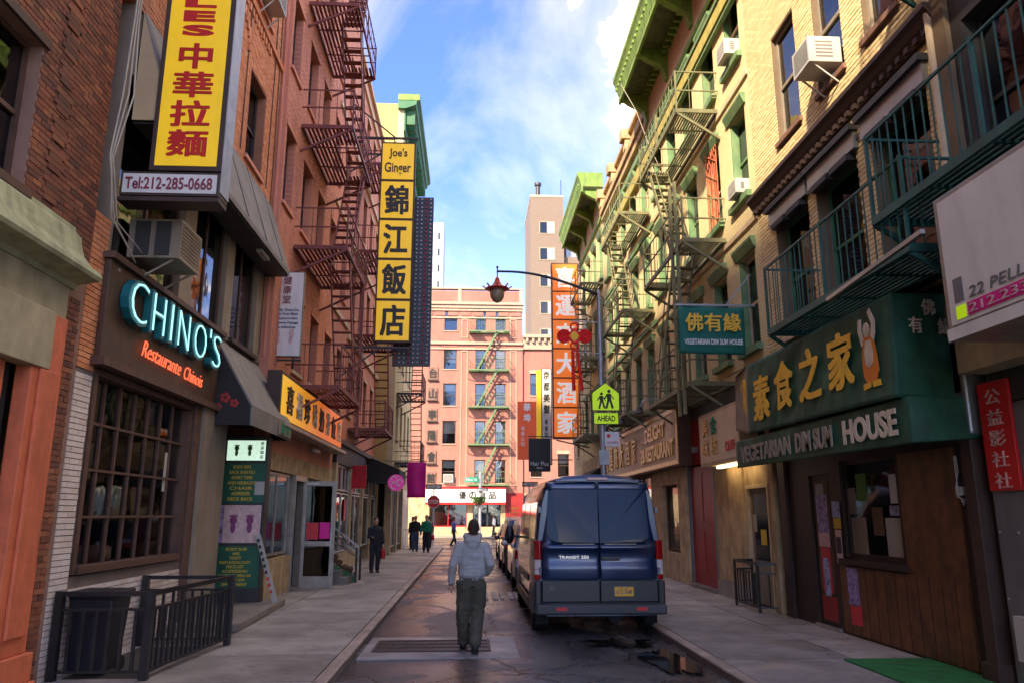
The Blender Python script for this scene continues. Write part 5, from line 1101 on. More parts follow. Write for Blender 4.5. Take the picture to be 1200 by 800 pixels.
fb = fire_escape('olive fire escape with yellow stair on the cream building with the lime cornice', RB, 16.55, 20.6, 1.05, [4.68, 8.02, 11.3], M['olive_iron'], 'olive fire escapes on the right', slats=13, bal=.3, balm=M['olive_iron'])
mb = MB()
for u in (17.0, 17.45): RB.box(mb, u-.035, u+.035, 1.02, 1.09, 4.0, 9.6)
mb.build('drop_ladder', M['olive_iron'], fb)
RB.part('yellow_course', M['yellow_iron'], b2, [(14.7, 23.25, .0, .16, 13.25, 13.62)]); RB.part('gutter', M['dark_brown'], b2, [(14.65, 23.28, .0, .10, 13.8, 13.9)])
RB.part('course_moulding', M['green_trim'], b2, [(14.7, 23.25, .0, .20, 13.62, 13.70), (14.7, 23.25, .0, .12, 13.15, 13.24)])
for k in range(7): RB.piece('gate_bar', M['orange_paint'], fb, 16.85+k*.13, 16.875+k*.13, .03, .05, 8.55, 10.6)
for k in range(4): RB.barp('gate_bar', M['orange_paint'], fb, (16.85, .06, 8.6+k*.5), (17.65, .06, 9.1+k*.5), .02)
ac_unit('small white air conditioner high on the cream building under the lime cornice', RB, 15.15, 15.7, -.1, .28, 11.9, 12.28, brace=False)
ac_unit('small white air conditioner in the middle window row of the cream building', RB, 15.15, 15.65, -.1, .24, 8.55, 8.88, brace=False)
# ground floor of R2: red door, cream door, ochre stone
RG = Fr('R', 5.80)
for q in ((16.35, 18.2, -.3, .05, 0.35, 3.3), (20.6, 21.1, -.3, .1, 0, 4.4), (14.6, 14.85, -.3, .06, 0, 3.6)): RG.part('pier', M['ochre_stone'], b2, [q], bevel=.01)
RG.part('pier_base', M['slab_pale'], b2, [(16.3, 18.25, -.3, .08, 0, .35)])
dr = RG.part('door', M['cream_trim'], b2, [(15.0, 15.08, -.15, .02, 0, 2.4), (16.2, 16.28, -.15, .02, 0, 2.4), (15.08, 16.2, -.15, .02, 2.32, 2.4)])
lf = RG.part('door_leaf', M['taupe_paint'], b2, [(15.08, 16.2, -.12, -.06, .05, 2.32)]); RG.piece('notice', M['notice_yellow'], lf, 15.4, 15.7, -.06, -.052, 1.2, 1.5); RG.piece('notice', M['paper'], lf, 15.9, 16.1, -.06, -.052, 1.45, 1.8)
RG.part('door_pane', M['auto_glass'], b2, [(15.25, 16.05, -.06, -.054, .9, 2.2)])
RG.part('transom', M['ochre_stone'], b2, [(14.85, 16.35, -.3, .0, 2.4, 3.3)])
rd = RG.part('red_door', M['maroon_paint'], b2, [(18.35, 20.5, -.12, -.04, .08, 3.0)]); RG.part('red_panel', M['maroon_paint'], b2, [(18.3, 20.55, -.14, .0, 3.05, 4.2)])
for a in (18.5, 19.5): RG.piece('door_panel', M['maroon_paint'], rd, a, a+.85, -.04, -.025, .3, 1.4); RG.piece('door_panel', M['maroon_paint'], rd, a, a+.85, -.04, -.025, 1.6, 2.8)
for q in ((18.2, 18.35, -.2, .06, 0, 3.6), (20.5, 20.6, -.2, .02, 0, 3.6)): RG.part('jamb', M['grey_panel'], b2, [q])
RG.part('step', M['step_stone'], b2, [(18.35, 20.5, -.1, .14, 0, .08)])
RG.part('fascia_beam', M['dark_paint'], b2, [(14.6, 18.2, -.3, .1, 3.6, 4.5), (18.2, 21, -.3, .02, 4.2, 4.5)])
RG.part('entry_light', M['galvanised'], b2, [(19.6, 19.75, .0, .12, 3.35, 3.5)])
t = thing('shop_sign', 'small cream shop sign with gold and green characters partly behind the green awning', 'sign', RG.pt(16.6, 0, 2.9))
RG.part('casing', M['cream_trim'], t, [(15.15, 17.9, .06, .45, 2.86, 4.05)], bevel=.01); RG.part('face', M['shop_cream'], t, [(15.2, 17.82, .45, .46, 2.94, 3.98)])
for i, c in enumerate('美味食坊'): text('character', c, RG.pt(17.35-(i//2)*.62, .475, 3.72-(i % 2)*.45), (0,-1,0), (0,0,1), .42, .38, M['gold'] if i != 2 else M['cloth_green'], t, ext=.012, bold=.02)
text('lettering', 'CAFE', RG.pt(15.7, .475, 3.2), (0,-1,0), (0,0,1), .6, .2, M['poster_red'], t)
RG.part('light_tube', M['warm_light'], t, [(15.3, 17.2, .2, .30, 2.80, 2.855)])
# ---- R3: next tenement, DELIGHT 28 restaurant below
b3 = thing('cream_building', 'cream tenement with stepped brown parapet and olive fire escape, behind the lamp post', 'building', (5.9, 27, 0))
ops = [(a, a+1.0, z, z+2.0) for a in (24.0, 25.9, 27.8, 29.7, 31.1) for z in (5.2, 8.5, 11.8)]
wall_mb(RB, 23.3, 32.4, 4.75, 15.8, ops, .3, -.02).build('wall', M['cream_brick'], b3)
for i, o in enumerate(ops):
    window(b3, RB, *o, M['cream_trim'], M['pane_clear'], depth=.18, blind=('blind', .3+.1*(i % 4)), w=-.02); trims(b3, RB, (o[0], o[1], o[2], o[3]), M['green_trim'])
core(b3, RB, 23.4, 32.3, 3.4, 15.2); side_walls(b3, RB, 23.32, 32.38, 0, 15.8, M['cream_brick'], -9)
for k, u in enumerate((23.4, 26.3, 29.2, 31.9)): RB.part('parapet_block', M['ochre_stone'], b3, [(u, u+.5, -.3, .35, 15.6, 16.0), (u+.05, u+.45, -.3, .22, 15.2, 15.59)])
RB.part('cornice', M['ochre_stone'], b3, [(23.3, 32.4, -.02, .2, 14.9, 15.15), (23.3, 32.4, -.02, .12, 14.6, 14.89), (23.3, 32.4, -.3, .1, 15.8, 15.95)])
RB.part('green_band', M['green_trim'], b3, [(23.3, 32.4, -.02, .07, 14.1, 14.3), (23.3, 32.4, -.02, .05, 7.7, 7.85), (23.3, 32.4, -.02, .05, 11.0, 11.15)])
fc = fire_escape('olive fire escape on the cream tenement with stepped parapet, behind the light pole', RB, 23.7, 27.4, 1.05, [4.95, 8.25, 11.6], M['olive_iron'], 'olive fire escapes on the right', slats=12, bal=.35)
RB.part('yellow_course', M['yellow_iron'], b3, [(23.35, 32.3, -.02, .14, 13.25, 13.62)])
RG.part('stone_front', M['ochre_stone'], b3, [(21.1, 21.3, -.3, .12, 0, 2.9), (21.1, 24.4, -.3, .1, 2.62, 3.1), (23.2, 24.4, -.3, .1, 0, 2.62), (21.3, 23.2, -.3, .06, 0, .75)], bevel=.008)
f = window(b3, RG, 21.3, 23.2, .8, 2.6, M['wood_brown'], M['pane_shop'], kind='one', depth=.06)
RG.piece('red_sign', M['signal_red'], f, 21.5, 23.0, -.12, -.11, 1.95, 2.25); RG.piece('shelf', M['paper'], f, 21.5, 23.0, -.2, -.15, 1.3, 1.36); RG.piece('shelf', M['paper'], f, 21.5, 23.0, -.2, -.15, 1.0, 1.05)
RG.part('room', M['interior'], b3, [(21.3, 32, -2.2, -2, 0, 3.2)])
RG.part('shop_wall', M['wood_brown'], b3, [(24.4, 24.7, -.3, .06, 0, 3.1), (28.2, 28.5, -.3, .06, 0, 3.1), (32.1, 32.4, -.3, .06, 0, 3.1)])
for a, b in ((24.7, 26.4), (26.45, 28.2), (28.5, 30.2), (30.25, 32.1)): window(b3, RG, a, b, .1, 3.05, M['wood_brown'], M['pane_shop'], kind='one', depth=.08)
t = thing('shop_sign', 'long cream restaurant fascia sign with raised gold lettering above the van', 'sign', RG.pt(26, 0, 3.1))
RF = Fr('R', 5.45)
RF.part('casing', M['wood_brown'], t, [(20.1, 32.2, -.35, .0, 3.05, 4.72)], bevel=.01)
RF.part('face', M['shop_cream'], t, [(20.25, 32.1, .0, .012, 3.22, 4.5)]); RF.part('border', M['gold'], t, [(20.15, 32.15, .0, .03, 4.5, 4.62), (20.15, 32.15, .0, .03, 3.1, 3.22), (20.12, 20.25, .0, .03, 3.22, 4.5)])
text('lettering', 'DELIGHT', RF.pt(22.6, .035, 4.15), (0,-1,0), (0,0,1), 2.4, .44, M['gold'], t, ext=.025, bold=.03)
text('lettering', '28 RESTAURANT', RF.pt(22.5, .035, 3.58), (0,-1,0), (0,0,1), 4.0, .46, M['gold'], t, ext=.025, bold=.03)
for i, c in enumerate('家酒大來運喜'): text('character', c, RF.pt(25.6+i*1.05, .035, 3.86), (0,-1,0), (0,0,1), .62, .85, M['gold'], t, ext=.025, bold=.02)
for u, wh in ((21.9, 'nearest'), (24.6, 'middle'), (27.5, 'farthest')):
    lm = thing('gooseneck_lamp', wh + ' of three curved grey gooseneck lamps over the cream restaurant fascia', 'lamp', RF.pt(u, 0, 4.72), 'gooseneck lamps over the cream fascia')
    mb = MB(); RF.tube(mb, [(u, -.1, 4.74), (u, -.02, 4.98), (u, .2, 5.08), (u, .5, 5.0), (u, .62, 4.78)], .025, 8); mb.build('arm', M['galvanised'], lm, smooth=True)
    mb = MB(); mb.lathe([(.06, .12), (.09, .05), (.15, -.05), (.13, -.06)], RF.pt(u, .62, 4.70), 12); mb.build('lamp_shade', M['dark_iron'], lm)
# ---- R4: far right tenement
b4 = thing('cream_building', 'far right tenement with the second lime green cornice, before the corner', 'building', (5.9, 36, 0))
ops = [(a, a+1.0, z, z+2.0) for a in (33.0, 34.8, 36.6, 38.4) for z in (5.4, 8.9, 12.3)]
wall_mb(RB, 32.4, 40, 4.4, 16.2, ops, .3).build('wall', M['cream_brick'], b4)
for i, o in enumerate(ops): window(b4, RB, *o, M['green_trim'], M['pane_clear'], depth=.18, blind=('blind', .35)); trims(b4, RB, o, M['green_trim'])
core(b4, RB, 32.5, 39.9, 3.3, 15.8); side_walls(b4, RB, 32.4, 40, 0, 16.2, M['cream_brick'], -5)
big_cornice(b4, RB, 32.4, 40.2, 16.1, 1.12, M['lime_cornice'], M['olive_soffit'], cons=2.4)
RG.part('shop_wall', M['ochre_stone'], b4, [(32.4, 40, -.3, .1, 3.1, 4.4), (32.4, 32.8, -.3, .1, 0, 3.1), (36, 36.4, -.3, .1, 0, 3.1), (39.6, 40, -.3, .1, 0, 3.1)])
for a, b in ((32.8, 34.4), (34.45, 36), (36.4, 38), (38.05, 39.6)): window(b4, RG, a, b, .1, 3.05, M['dark_paint'], M['pane_shop'], kind='one', depth=.08)
fire_escape('olive fire escape on the far right tenement before the corner', RB, 33.0, 36.6, 1.05, [5.2, 8.6, 12.0], M['olive_iron'], 'olive fire escapes on the right', slats=7, bal=.5)
awning('awning', 'dark awning of the far right shop behind the parked van', RG, 34, 39, 3.9, 3.3, .9, M['dark_canvas'], .3)

# ================================================================== STREET END
FE = Fr('F', 68.0)
be = thing('pink_corner_building', 'sunlit pink five storey building with pale green fire escape facing down the street', 'building', (0, 68, 0))
wc = [(-4.9, -3.7), (-2.6, -1.45), (.25, 1.15), (2.05, 2.95)]
fl = [4.35, 7.75, 11.1, 14.4, 17.9]
ops = [(a, b, z+.1, z+2.1) for a, b in wc[1:] for z in fl]
wall_mb(FE, -9, 4.5, 3.6, 21.2, ops, .3).build('wall', M['pink_wall'], be)
for i, o in enumerate(ops): window(be, FE, *o, M['dark_brown'], M['pane_clear'], depth=.18, sill=M['pale_stone'], lintel=M['pink_wall'], blind=('blind', [.35, .55, .3, .7][i % 4]))
FE.part('cornice', M['pale_stone'], be, [(-9.1, 4.6, -.3, .35, 20.4, 20.65), (-9.05, 4.55, -.3, .22, 20.1, 20.39), (-9, 4.5, .0, .12, 19.85, 20.09)])
FE.part('parapet', M['pink_wall'], be, [(-9, 4.5, -.3, .08, 20.66, 21.75)])
for u in (-5.0, -1.4, 2.2, 4.2): FE.part('parapet_pier', M['pale_stone'], be, [(u, u+.3, .0, .12, 20.66, 21.9)])
FE.part('coping', M['pale_stone'], be, [(-9, 4.55, -.35, .14, 21.9, 22.05)])
FE.part('string_course', M['pale_stone'], be, [(-9, 4.52, .0, .16, 16.75, 17.0), (-9, 4.52, .0, .10, 16.3, 16.45), (-9, 4.5, .0, .08, 19.15, 19.3)])
for a, b in ((-1.05, -.45), (3.35, 3.95)):
    for z0, z1 in ((17.35, 19.1), (4.2, 16.2)): FE.part('pilaster_panel', M['pale_stone'], be, [(a, a+.08, .0, .06, z0, z1), (b-.08, b, .0, .06, z0, z1), (a+.08, b-.08, .0, .06, z1-.08, z1), (a+.08, b-.08, .0, .06, z0, z0+.08)])
for k in range(8): FE.part('frieze_panel', M['pink_wall'], be, [(-4.6+k*1.15, -3.7+k*1.15, .0, .07, 19.4, 19.75)])
core(be, FE, -9, 4.4, 0, 21.2, -12, -.7); side_walls(be, FE, -9, 4.5, 0, 21.2, M['pink_wall'], -12)
fe = fire_escape('pale green fire escape on the pink building at the end of the street', FE, -.35, 3.25, 1.0, [4.3, 7.75, 11.05, 14.35, 17.85], M['pale_green_iron'], slats=7, bal=.22, rail=1.1, stairs=False)
for i, (z0, z1) in enumerate(((4.3, 7.75), (7.75, 11.05), (11.05, 14.35), (14.35, 17.85))):
    s = MB()
    for w in (.35, .8): FE.bar(s, (.4, w, z0), (2.2, w, z1), .05, .16)
    s = s.build('stair', M['pale_green_iron'], fe)
    for k in range(1, 11): FE.piece('tread', M['dark_paint'], s, .4+.18*k-.08, .4+.18*k+.08, .38, .77, z0+(z1-z0)*k/11-.02, z0+(z1-z0)*k/11+.02)
ac_unit('white air conditioner in the lowest window of the pink end building', FE, -2.45, -1.6, -.1, .4, 4.5, 5.2, brace=False)
for i, c in enumerate('台山寧陽會館'):
    t = thing('plaque', 'small dark character plaque on the pink end building, ' + ['topmost', 'second from top', 'third from top', 'third from bottom', 'second from bottom', 'bottom one'][i] + ' of six', 'plaque', (-3.55, 67.9, 13.9-i*1.85), 'character plaques on the pink building')
    zc = 14.1-i*1.85; FE.part('board', M['rust_panel'], t, [(-3.95, -3.1, .0, .10, zc-.55, zc+.55)]); FE.part('ledge', M['dark_brown'], t, [(-4.0, -3.05, .0, .22, zc-.66, zc-.56)])
    text('character', c, FE.pt(-3.52, .13, zc), (1,0,0), (0,0,1), .7, .85, M['sign_black'], t, bold=.04)
t = thing('shop_sign', 'white shop sign with black characters and red border at the street end', 'sign', FE.pt(0, .3, 2.7))
FE.part('casing', M['sign_white'], t, [(-3.9, 2.95, .0, .8, 2.78, 4.02)]); FE.part('red_band', M['signal_red'], t, [(-3.92, 2.97, .78, .82, 2.62, 2.80), (-3.9, 2.95, .801, .82, 3.93, 4.1)])
for i, c in enumerate('優の良品'): text('character', c, FE.pt(-.75+i*.85, .83, 3.4), (1,0,0), (0,0,1), .6, .62, M['sign_black'], t, bold=.03)
FE.part('shop_wall', M['ochre_stone'], be, [(-9, -3.9, -.3, .05, 0, 3.6)]); FE.part('red_wall', M['maroon_paint'], be, [(2.95, 4.5, -.3, .08, 0, 3.6)])
FE.part('shop_wall', M['ochre_stone'], be, [(-3.9, 2.95, -.3, .0, 0, .75), (-.35, .15, -.3, .03, .75, 2.7), (2.55, 2.95, -.3, .03, .75, 2.7), (-3.9, -3.6, -.3, .03, .75, 2.7)])
FE.part('room', M['interior'], be, [(-3.9, 2.9, -.69, -.6, .1, 3.6)])
window(be, FE, -3.6, -.35, .78, 2.68, M['signal_red'], M['pane_shop'], kind='two', depth=.1); window(be, FE, .15, 1.4, .05, 2.68, M['dark_paint'], M['pane_shop'], kind='one', depth=.1); window(be, FE, 1.42, 2.55, .05, 2.68, M['dark_paint'], M['pane_shop'], kind='one', depth=.1)
FE.part('goods', M['poster_red'], be, [(-3.4, -.5, -.4, -.35, .8, 2.0)])
text('lettering', '大 國 藝 旅', FE.pt(3.72, .1, 2.3), (1,0,0), (0,0,1), .9, .22, M['gold'], be); text('lettering', 'GRAND TRAVEL', FE.pt(3.72, .1, 1.98), (1,0,0), (0,0,1), .9, .12, M['gold'], be, bold=0)
bf = thing('pink_brick_building', 'lower pink building with pale bracketed cornice right of the street end', 'building', (7, 68, 0))
FF = Fr('F', 68.2)
ops = [(5.2, 6.2, z, z+2.0) for z in (5.0, 8.6, 12.2)] + [(7.6, 8.6, z, z+2.0) for z in (5.0, 8.6, 12.2)]
wall_mb(FF, 4.52, 13, 3.6, 16.4, ops, .3).build('wall', M['pink_wall'], bf)
for o in ops: window(bf, FF, *o, M['dark_brown'], M['pane_clear'], depth=.18, sill=M['pale_stone'], lintel=M['pale_stone'], blind=('blind', .4), lh=.3)
FF.part('cornice', M['pale_stone'], bf, [(4.55, 13, -.3, .5, 17.4, 17.7), (4.55, 13, -.3, .2, 16.4, 17.39)])
for k in range(12): FF.piece('bracket', M['pale_stone'], bf, 4.8+k*.55, 5.0+k*.55, .2, .45, 17.0, 17.4)
core(bf, FF, 4.6, 12.9, 0, 17.3, -10, -.7); FF.part('shop_wall', M['ochre_stone'], bf, [(4.52, 13, -.3, 0, 0, 3.6)]); FF.part('side_wall', M['orange_brick'], bf, [(4.52, 4.8, -10, -.3, 0, 17.4)])
# towers far away
def tower(nm, label, x0, x1, y, z, m, fm, nx, nz, ww, wh, first=4, **k):
    t = thing(nm, label, 'building', ((x0+x1)/2, y, 0)); fr = Fr('F', y)
    fr.part('wall', m, t, [(x0, x1, -12, 0, 0, z)])
    for i in range(nx):
        for j in range(nz):
            u = x0+(x1-x0)*(i+.5)/nx; zz = z-first-j*(wh*2.1); w = fr.part('window', fm, t, [(u-ww/2, u+ww/2, .0, .06, zz-wh/2, zz+wh/2)]); fr.piece('pane', M['auto_glass'], w, u-ww/2+.12, u-.04, .06, .075, zz-wh/2+.12, zz+wh/2-.12); fr.piece('pane', M['grey_metal'], w, u+.04, u+ww/2-.12, .06, .075, zz-wh/2+.12, zz+wh/2-.12)
    return t
tw = tower('brick_tower', 'tall brown brick tower with roof stack beyond the end of the street', 8.55, 13.6, 110, 49.3, M['tower_brick'], M['beige_stone'], 1, 7, 2.4, 2.0, 5)
FT = Fr('F', 110); FT.part('wing', M['tower_brick'], tw, [(13.6, 20, -12, -1, 0, 40)]); FT.part('coping', M['cream_trim'], tw, [(8.5, 13.65, -12.05, .05, 49.3, 49.6)])
mb = MB(); mb.tube([(9.9, 112, 49.3), (9.9, 112, 52)], .35, 10); mb.tube([(9.9, 112, 52), (9.9, 112, 52.4)], .55, 10); mb.build('roof_stack', M['dark_iron'], tw); mb = MB(); mb.tube([(13.4, 111, 49.3), (13.4, 111, 52.6)], .06, 5); mb.build('antenna', M['dark_iron'], tw); FT.part('roof_plant', M['galvanised'], tw, [(14.2, 16, -5, -2, 40, 43)])
tp = tower('glass_tower', 'pale grey high rise in the distance left of the pink building', -18, -8.4, 200, 80, M['pale_tower'], M['pale_tower'], 5, 12, 1.2, 2.2, 4)
# ================================================================== STREET FURNITURE, SIGNS
lp = thing('street_lamp', 'grey street lamp post with a long curved arm and red pagoda lantern over the road', 'street lamp', (3.42, 20, 0))
mb = MB(); mb.tube([(3.42, 20, 0), (3.42, 20, .5), (3.41, 20, 7.6), (3.40, 20, 7.75)], [.11, .085, .065, .055], 12); mb.build('pole', M['galvanised'], lp, smooth=True)
pts = []
for k in range(15):
    f_ = k/14; x = 3.40-2.76*f_; pts.append((x, 20, 7.62 + .62*math.sin(min(f_*1.75, 1.57)) - .0*f_))
mb = MB(); mb.tube(pts, [.045-.015*k/14 for k in range(15)], 8); mb.build('arm', M['dark_iron'], lp, smooth=True)
mb = MB(); mb.tube([(.64, 20, 8.34), (.64, 20, 8.02)], .018, 6); mb.ball((.64, 20, 8.36), .035, 8, 6); mb.build('hanger', M['dark_iron'], lp)
mb = MB(); mb.lathe([(.02, .34), (.05, .30), (.08, .20), (.14, .11), (.24, .04), (.33, .02), (.34, .0), (.22, -.02)], (.64, 20, 7.74), 8); mb.build('pagoda_roof', M['lamp_red'], lp)
for k in range(8): a = k*math.pi/4; barp('roof_tip', M['lamp_red'], lp, (.64+.30*math.cos(a), 20+.30*math.sin(a), 7.75), (.64+.40*math.cos(a), 20+.40*math.sin(a), 7.82), .03)
mb = MB(); mb.lathe([(.19, 0), (.20, -.08), (.18, -.22), (.11, -.33), (.02, -.37)], (.64, 20, 7.72), 12); mb.build('globe', M['lamp_glass'], lp, smooth=True)
for k in range(3): mb = MB(); mb.tube([(3.42, 20, 2.6+.06*k), (3.42, 20, 2.63+.06*k)], .095, 12); mb.build('clamp', M['steel'], lp)
# school crossing sign
t = thing('school_sign', 'lime yellow school crossing sign with two walking figures and AHEAD plate on the lamp post', 'sign', (3.5, 19.9, 4.1))
cx, y = 3.50, 19.88
mb = MB(); mb.prism([(cx-.37, y, 4.44), (cx+.37, y, 4.44), (cx+.37, y, 4.92), (cx, y, 5.20), (cx-.37, y, 4.92)], (0, .02, 0)); mb.build('plate', M['sign_black'], t)
mb = MB(); mb.prism([(cx-.35, y-.004, 4.46), (cx+.35, y-.004, 4.46), (cx+.35, y-.004, 4.91), (cx, y-.004, 5.175), (cx-.35, y-.004, 4.91)], (0, .003, 0)); mb.build('face', M['lime_sign'], t)
def pic(ox, sc):
    mb = MB()
    def P(pts): mb.prism([(cx+ox+a*sc, y-.010, 4.50+b*sc) for a, b in pts], (0, .005, 0))
    P([(.0+.045*math.cos(k*.785), .46+.05*math.sin(k*.785)) for k in range(8)]); P([(-.06,.40),(.05,.40),(.06,.22),(-.05,.22)]); P([(-.05,.23),(.01,.23),(-.05,.0),(-.11,.0)]); P([(.0,.23),(.06,.23),(.12,.02),(.06,.0)]); P([(-.06,.39),(-.04,.34),(-.12,.24),(-.14,.27)]); P([(.04,.39),(.05,.34),(.13,.27),(.11,.24)])
    mb.build('figure', M['sign_black'], t)
pic(-.11, .85); pic(.09, 1.0)
MB().box(cx-.33, cx+.33, y, y+.015, 4.09, 4.40).build('plate', M['sign_black'], t); MB().box(cx-.315, cx+.315, y-.004, y-.001, 4.105, 4.385).build('face', M['lime_sign'], t)
text('lettering', 'AHEAD', (cx, y-.008, 4.245), (1,0,0), (0,0,1), .48, .15, M['sign_black'], t, bold=.03, ext=.003)
t = thing('parking_sign', 'small white and red parking rule sign on the lamp post below AHEAD', 'sign', (3.6, 19.9, 3.5))
MB().box(3.45, 3.83, 19.88, 19.89, 3.52, 3.90).build('plate', M['sign_white'], t)
mb = MB(); mb.tube([(3.55, 19.875, 3.79), (3.55, 19.879, 3.79)], .05, 14); mb.build('symbol', M['signal_red'], t); text('lettering', 'NO STANDING', (3.66, 19.875, 3.62), (1,0,0), (0,0,1), .3, .05, M['signal_red'], t, bold=0, ext=.003)
t = thing('small_sign', 'second small white sign below the parking sign on the lamp post', 'sign', (3.5, 19.9, 3.2)); MB().box(3.3, 3.55, 19.88, 19.89, 3.05, 3.42).build('plate', M['galvanised'], t)
# knot decoration
t = thing('knot_decoration', 'large red knot ornament with yellow diamond and red tassel before the orange sign', 'decoration', (2.75, 20.0, 5.0))
cx, y, cz = 2.70, 19.85, 6.42
def kp(nm, m, pts, dy=0, th=.03): mb = MB(); mb.prism([(cx+a, y-dy, cz+b) for a, b in pts], (0, th, 0)); return mb.build(nm, m, t)
kp('diamond', M['knot_red'], [(-.24,0),(0,-.24),(.24,0),(0,.24)]); kp('diamond', M['knot_yellow'], [(-.15,0),(0,-.15),(.15,0),(0,.15)], .02)
for sx in (-1, 1):
    for r in (.17, .115, .06): mb = MB(); mb.tube([(cx+sx*.28+r*math.cos(a), y, cz+r*math.sin(a)) for a in [k*math.pi/10 for k in range(21)]], .026, 6, False); mb.build('loop', M['knot_red'], t)
for sx in (-1, 1): mb = MB(); mb.tube([(cx+sx*.28, y+.01, cz), (cx+sx*.28, y+.03, cz)], .18, 18); mb.build('lobe', M['knot_red'], t)
for sz in (-1, 1): mb = MB(); mb.tube([(cx+.1*math.cos(a), y, cz+sz*.26+.1*math.sin(a)) for a in [k*math.pi/8 for k in range(17)]], .026, 6, False); mb.build('loop', M['knot_red'], t)
for sx in (-.045, .065): mb = MB(); mb.tube([(cx+sx, y, cz-.30), (cx+sx*1.6+.02, y, cz-.9), (cx+sx*1.9+.05, y, cz-1.45)], [.03, .045, .05], 8); mb.build('tassel', M['knot_red'], t)
mb = MB(); mb.bar((3.41, 19.98, cz+.42), (cx-.1, y, cz+.42), .03); mb.bar((3.41, 19.98, cz-.42), (cx-.05, y, cz-.42), .025); mb.bar((3.0, 19.9, cz-.42), (3.0, 19.9, cz+.42), .02); mb.build('hanger', M['white_metal'], t)
# orange vertical sign
t = thing('sign', 'tall orange vertical sign of six panels with white brush characters on the right', 'sign', (4.7, 38, 5.5))
MB().box(4.02, 5.42, 38.0, 38.35, 5.45, 14.55).build('casing', M['wood_brown'], t); ph = 9.0/6
for i, c in enumerate('喜運來大酒家'):
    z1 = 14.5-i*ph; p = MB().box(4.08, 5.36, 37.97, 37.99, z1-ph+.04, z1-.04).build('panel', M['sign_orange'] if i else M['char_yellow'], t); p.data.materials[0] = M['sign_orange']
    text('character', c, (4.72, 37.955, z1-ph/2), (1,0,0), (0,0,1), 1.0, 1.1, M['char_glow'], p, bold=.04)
mb = MB(); mb.bar((5.9, 38.2, 14.2), (5.2, 38.2, 14.2), .08); mb.bar((5.9, 38.2, 6), (5.2, 38.2, 6), .08); mb.bar((6, 38.2, 5), (4.2, 38.2, 5.4), .06); mb.build('bracket', M['dark_iron'], t)
# white, yellow, orange-red, black signs beyond
def vsign(label, x0, x1, z0, z1, y, m, chars, cm, cw, ch, step, fr=M['dark_brown'], ztop=None, xc=None, group=None, cat='sign', tiny=None):
    t = y_sign('sign', label, cat, x0, x1, z0, z1, y, .15, m, fr, .05)
    for i, c in enumerate(chars): text('character', c, (xc or (x0+x1)/2, y-.02, (ztop or z1)-step*(i+.6)), (1,0,0), (0,0,1), cw, ch, cm, t, bold=.03)
    mb = MB(); mb.bar((5.9, y+.08, z1-.3), (x1, y+.08, z1-.3), .06); mb.bar((5.9, y+.08, z0+.3), (x1, y+.08, z0+.3), .06); mb.build('bracket', M['dark_iron'], t)
    return t
t = vsign('narrow white vertical sign with black characters left of the tall orange sign', 4.08, 4.70, 4.6, 10.3, 45.0, M['sign_white'], '京都美髮', M['sign_black'], .38, .5, .68)
for i, c in enumerate('專業剪髮染燙'): text('character', c, (4.36, 44.98, 7.1-i*.38), (1,0,0), (0,0,1), .2, .3, M['sign_black'], t)
MB().box(3.80, 4.07, 45.0, 45.15, 4.9, 10.2).build('yellow_panel', M['sign_yellow'], t)
t = y_sign('banner_sign', 'orange red vertical sign board with white characters in front of the pink buildings', 'sign', 3.1, 4.75, 5.4, 9.35, 52.2, .1, M['banner_orange'], M['banner_orange'], .02)
for i, c in enumerate('華埠'): text('character', c, (3.75, 52.18, 8.95-i*.72), (1,0,0), (0,0,1), .5, .55, M['char_white'], t, bold=.03)
for i, c in enumerate('福壽公司'): text('character', c, (3.45, 52.18, 7.5-i*.36), (1,0,0), (0,0,1), .24, .28, M['char_white'], t)
mb = MB(); mb.bar((6.2, 52.3, 9.0), (4.7, 52.3, 9.0), .06); mb.build('bracket', M['dark_iron'], t)
cb_ = thing('corner_building', 'tenement corner beyond the far right shops carrying the orange red sign', 'building', (6.0, 43, 0))
RH = Fr('R', 6.1); wall_mb(RH, 40, 46, 0, 12, [(41, 42, 5, 7), (43.5, 44.5, 5, 7), (41, 42, 8.5, 10.5), (43.5, 44.5, 8.5, 10.5)], .3).build('wall', M['ochre_stone'], cb_); core(cb_, RH, 40.1, 45.9, 0, 11.5, -5); side_walls(cb_, RH, 40, 46, 0, 12, M['ochre_stone'], -5)
for o in [(41, 42, 5, 7), (43.5, 44.5, 5, 7), (41, 42, 8.5, 10.5), (43.5, 44.5, 8.5, 10.5)]: window(cb_, RH, *o, M['dark_paint'], M['pane'], sill=M['cream_trim'])
t = y_sign('hair_sign', 'black square hanging sign reading Hair Plus below the white vertical sign', 'sign', 3.02, 4.18, 4.0, 5.75, 41.0, .1, M['sign_black'], M['sign_black'], .01)
text('lettering', 'Hair Plus', (3.6, 40.985, 4.42), (1,0,0), (0,0,1), .95, .22, M['char_white'], t, bold=.0); text('lettering', 'Salon', (3.6, 40.985, 4.2), (1,0,0), (0,0,1), .32, .1, M['char_white'], t, bold=.0)
mb = MB(); mb.bar((5.9, 41.05, 5.85), (3.0, 41.05, 5.85), .05); mb.build('bracket', M['dark_iron'], t)
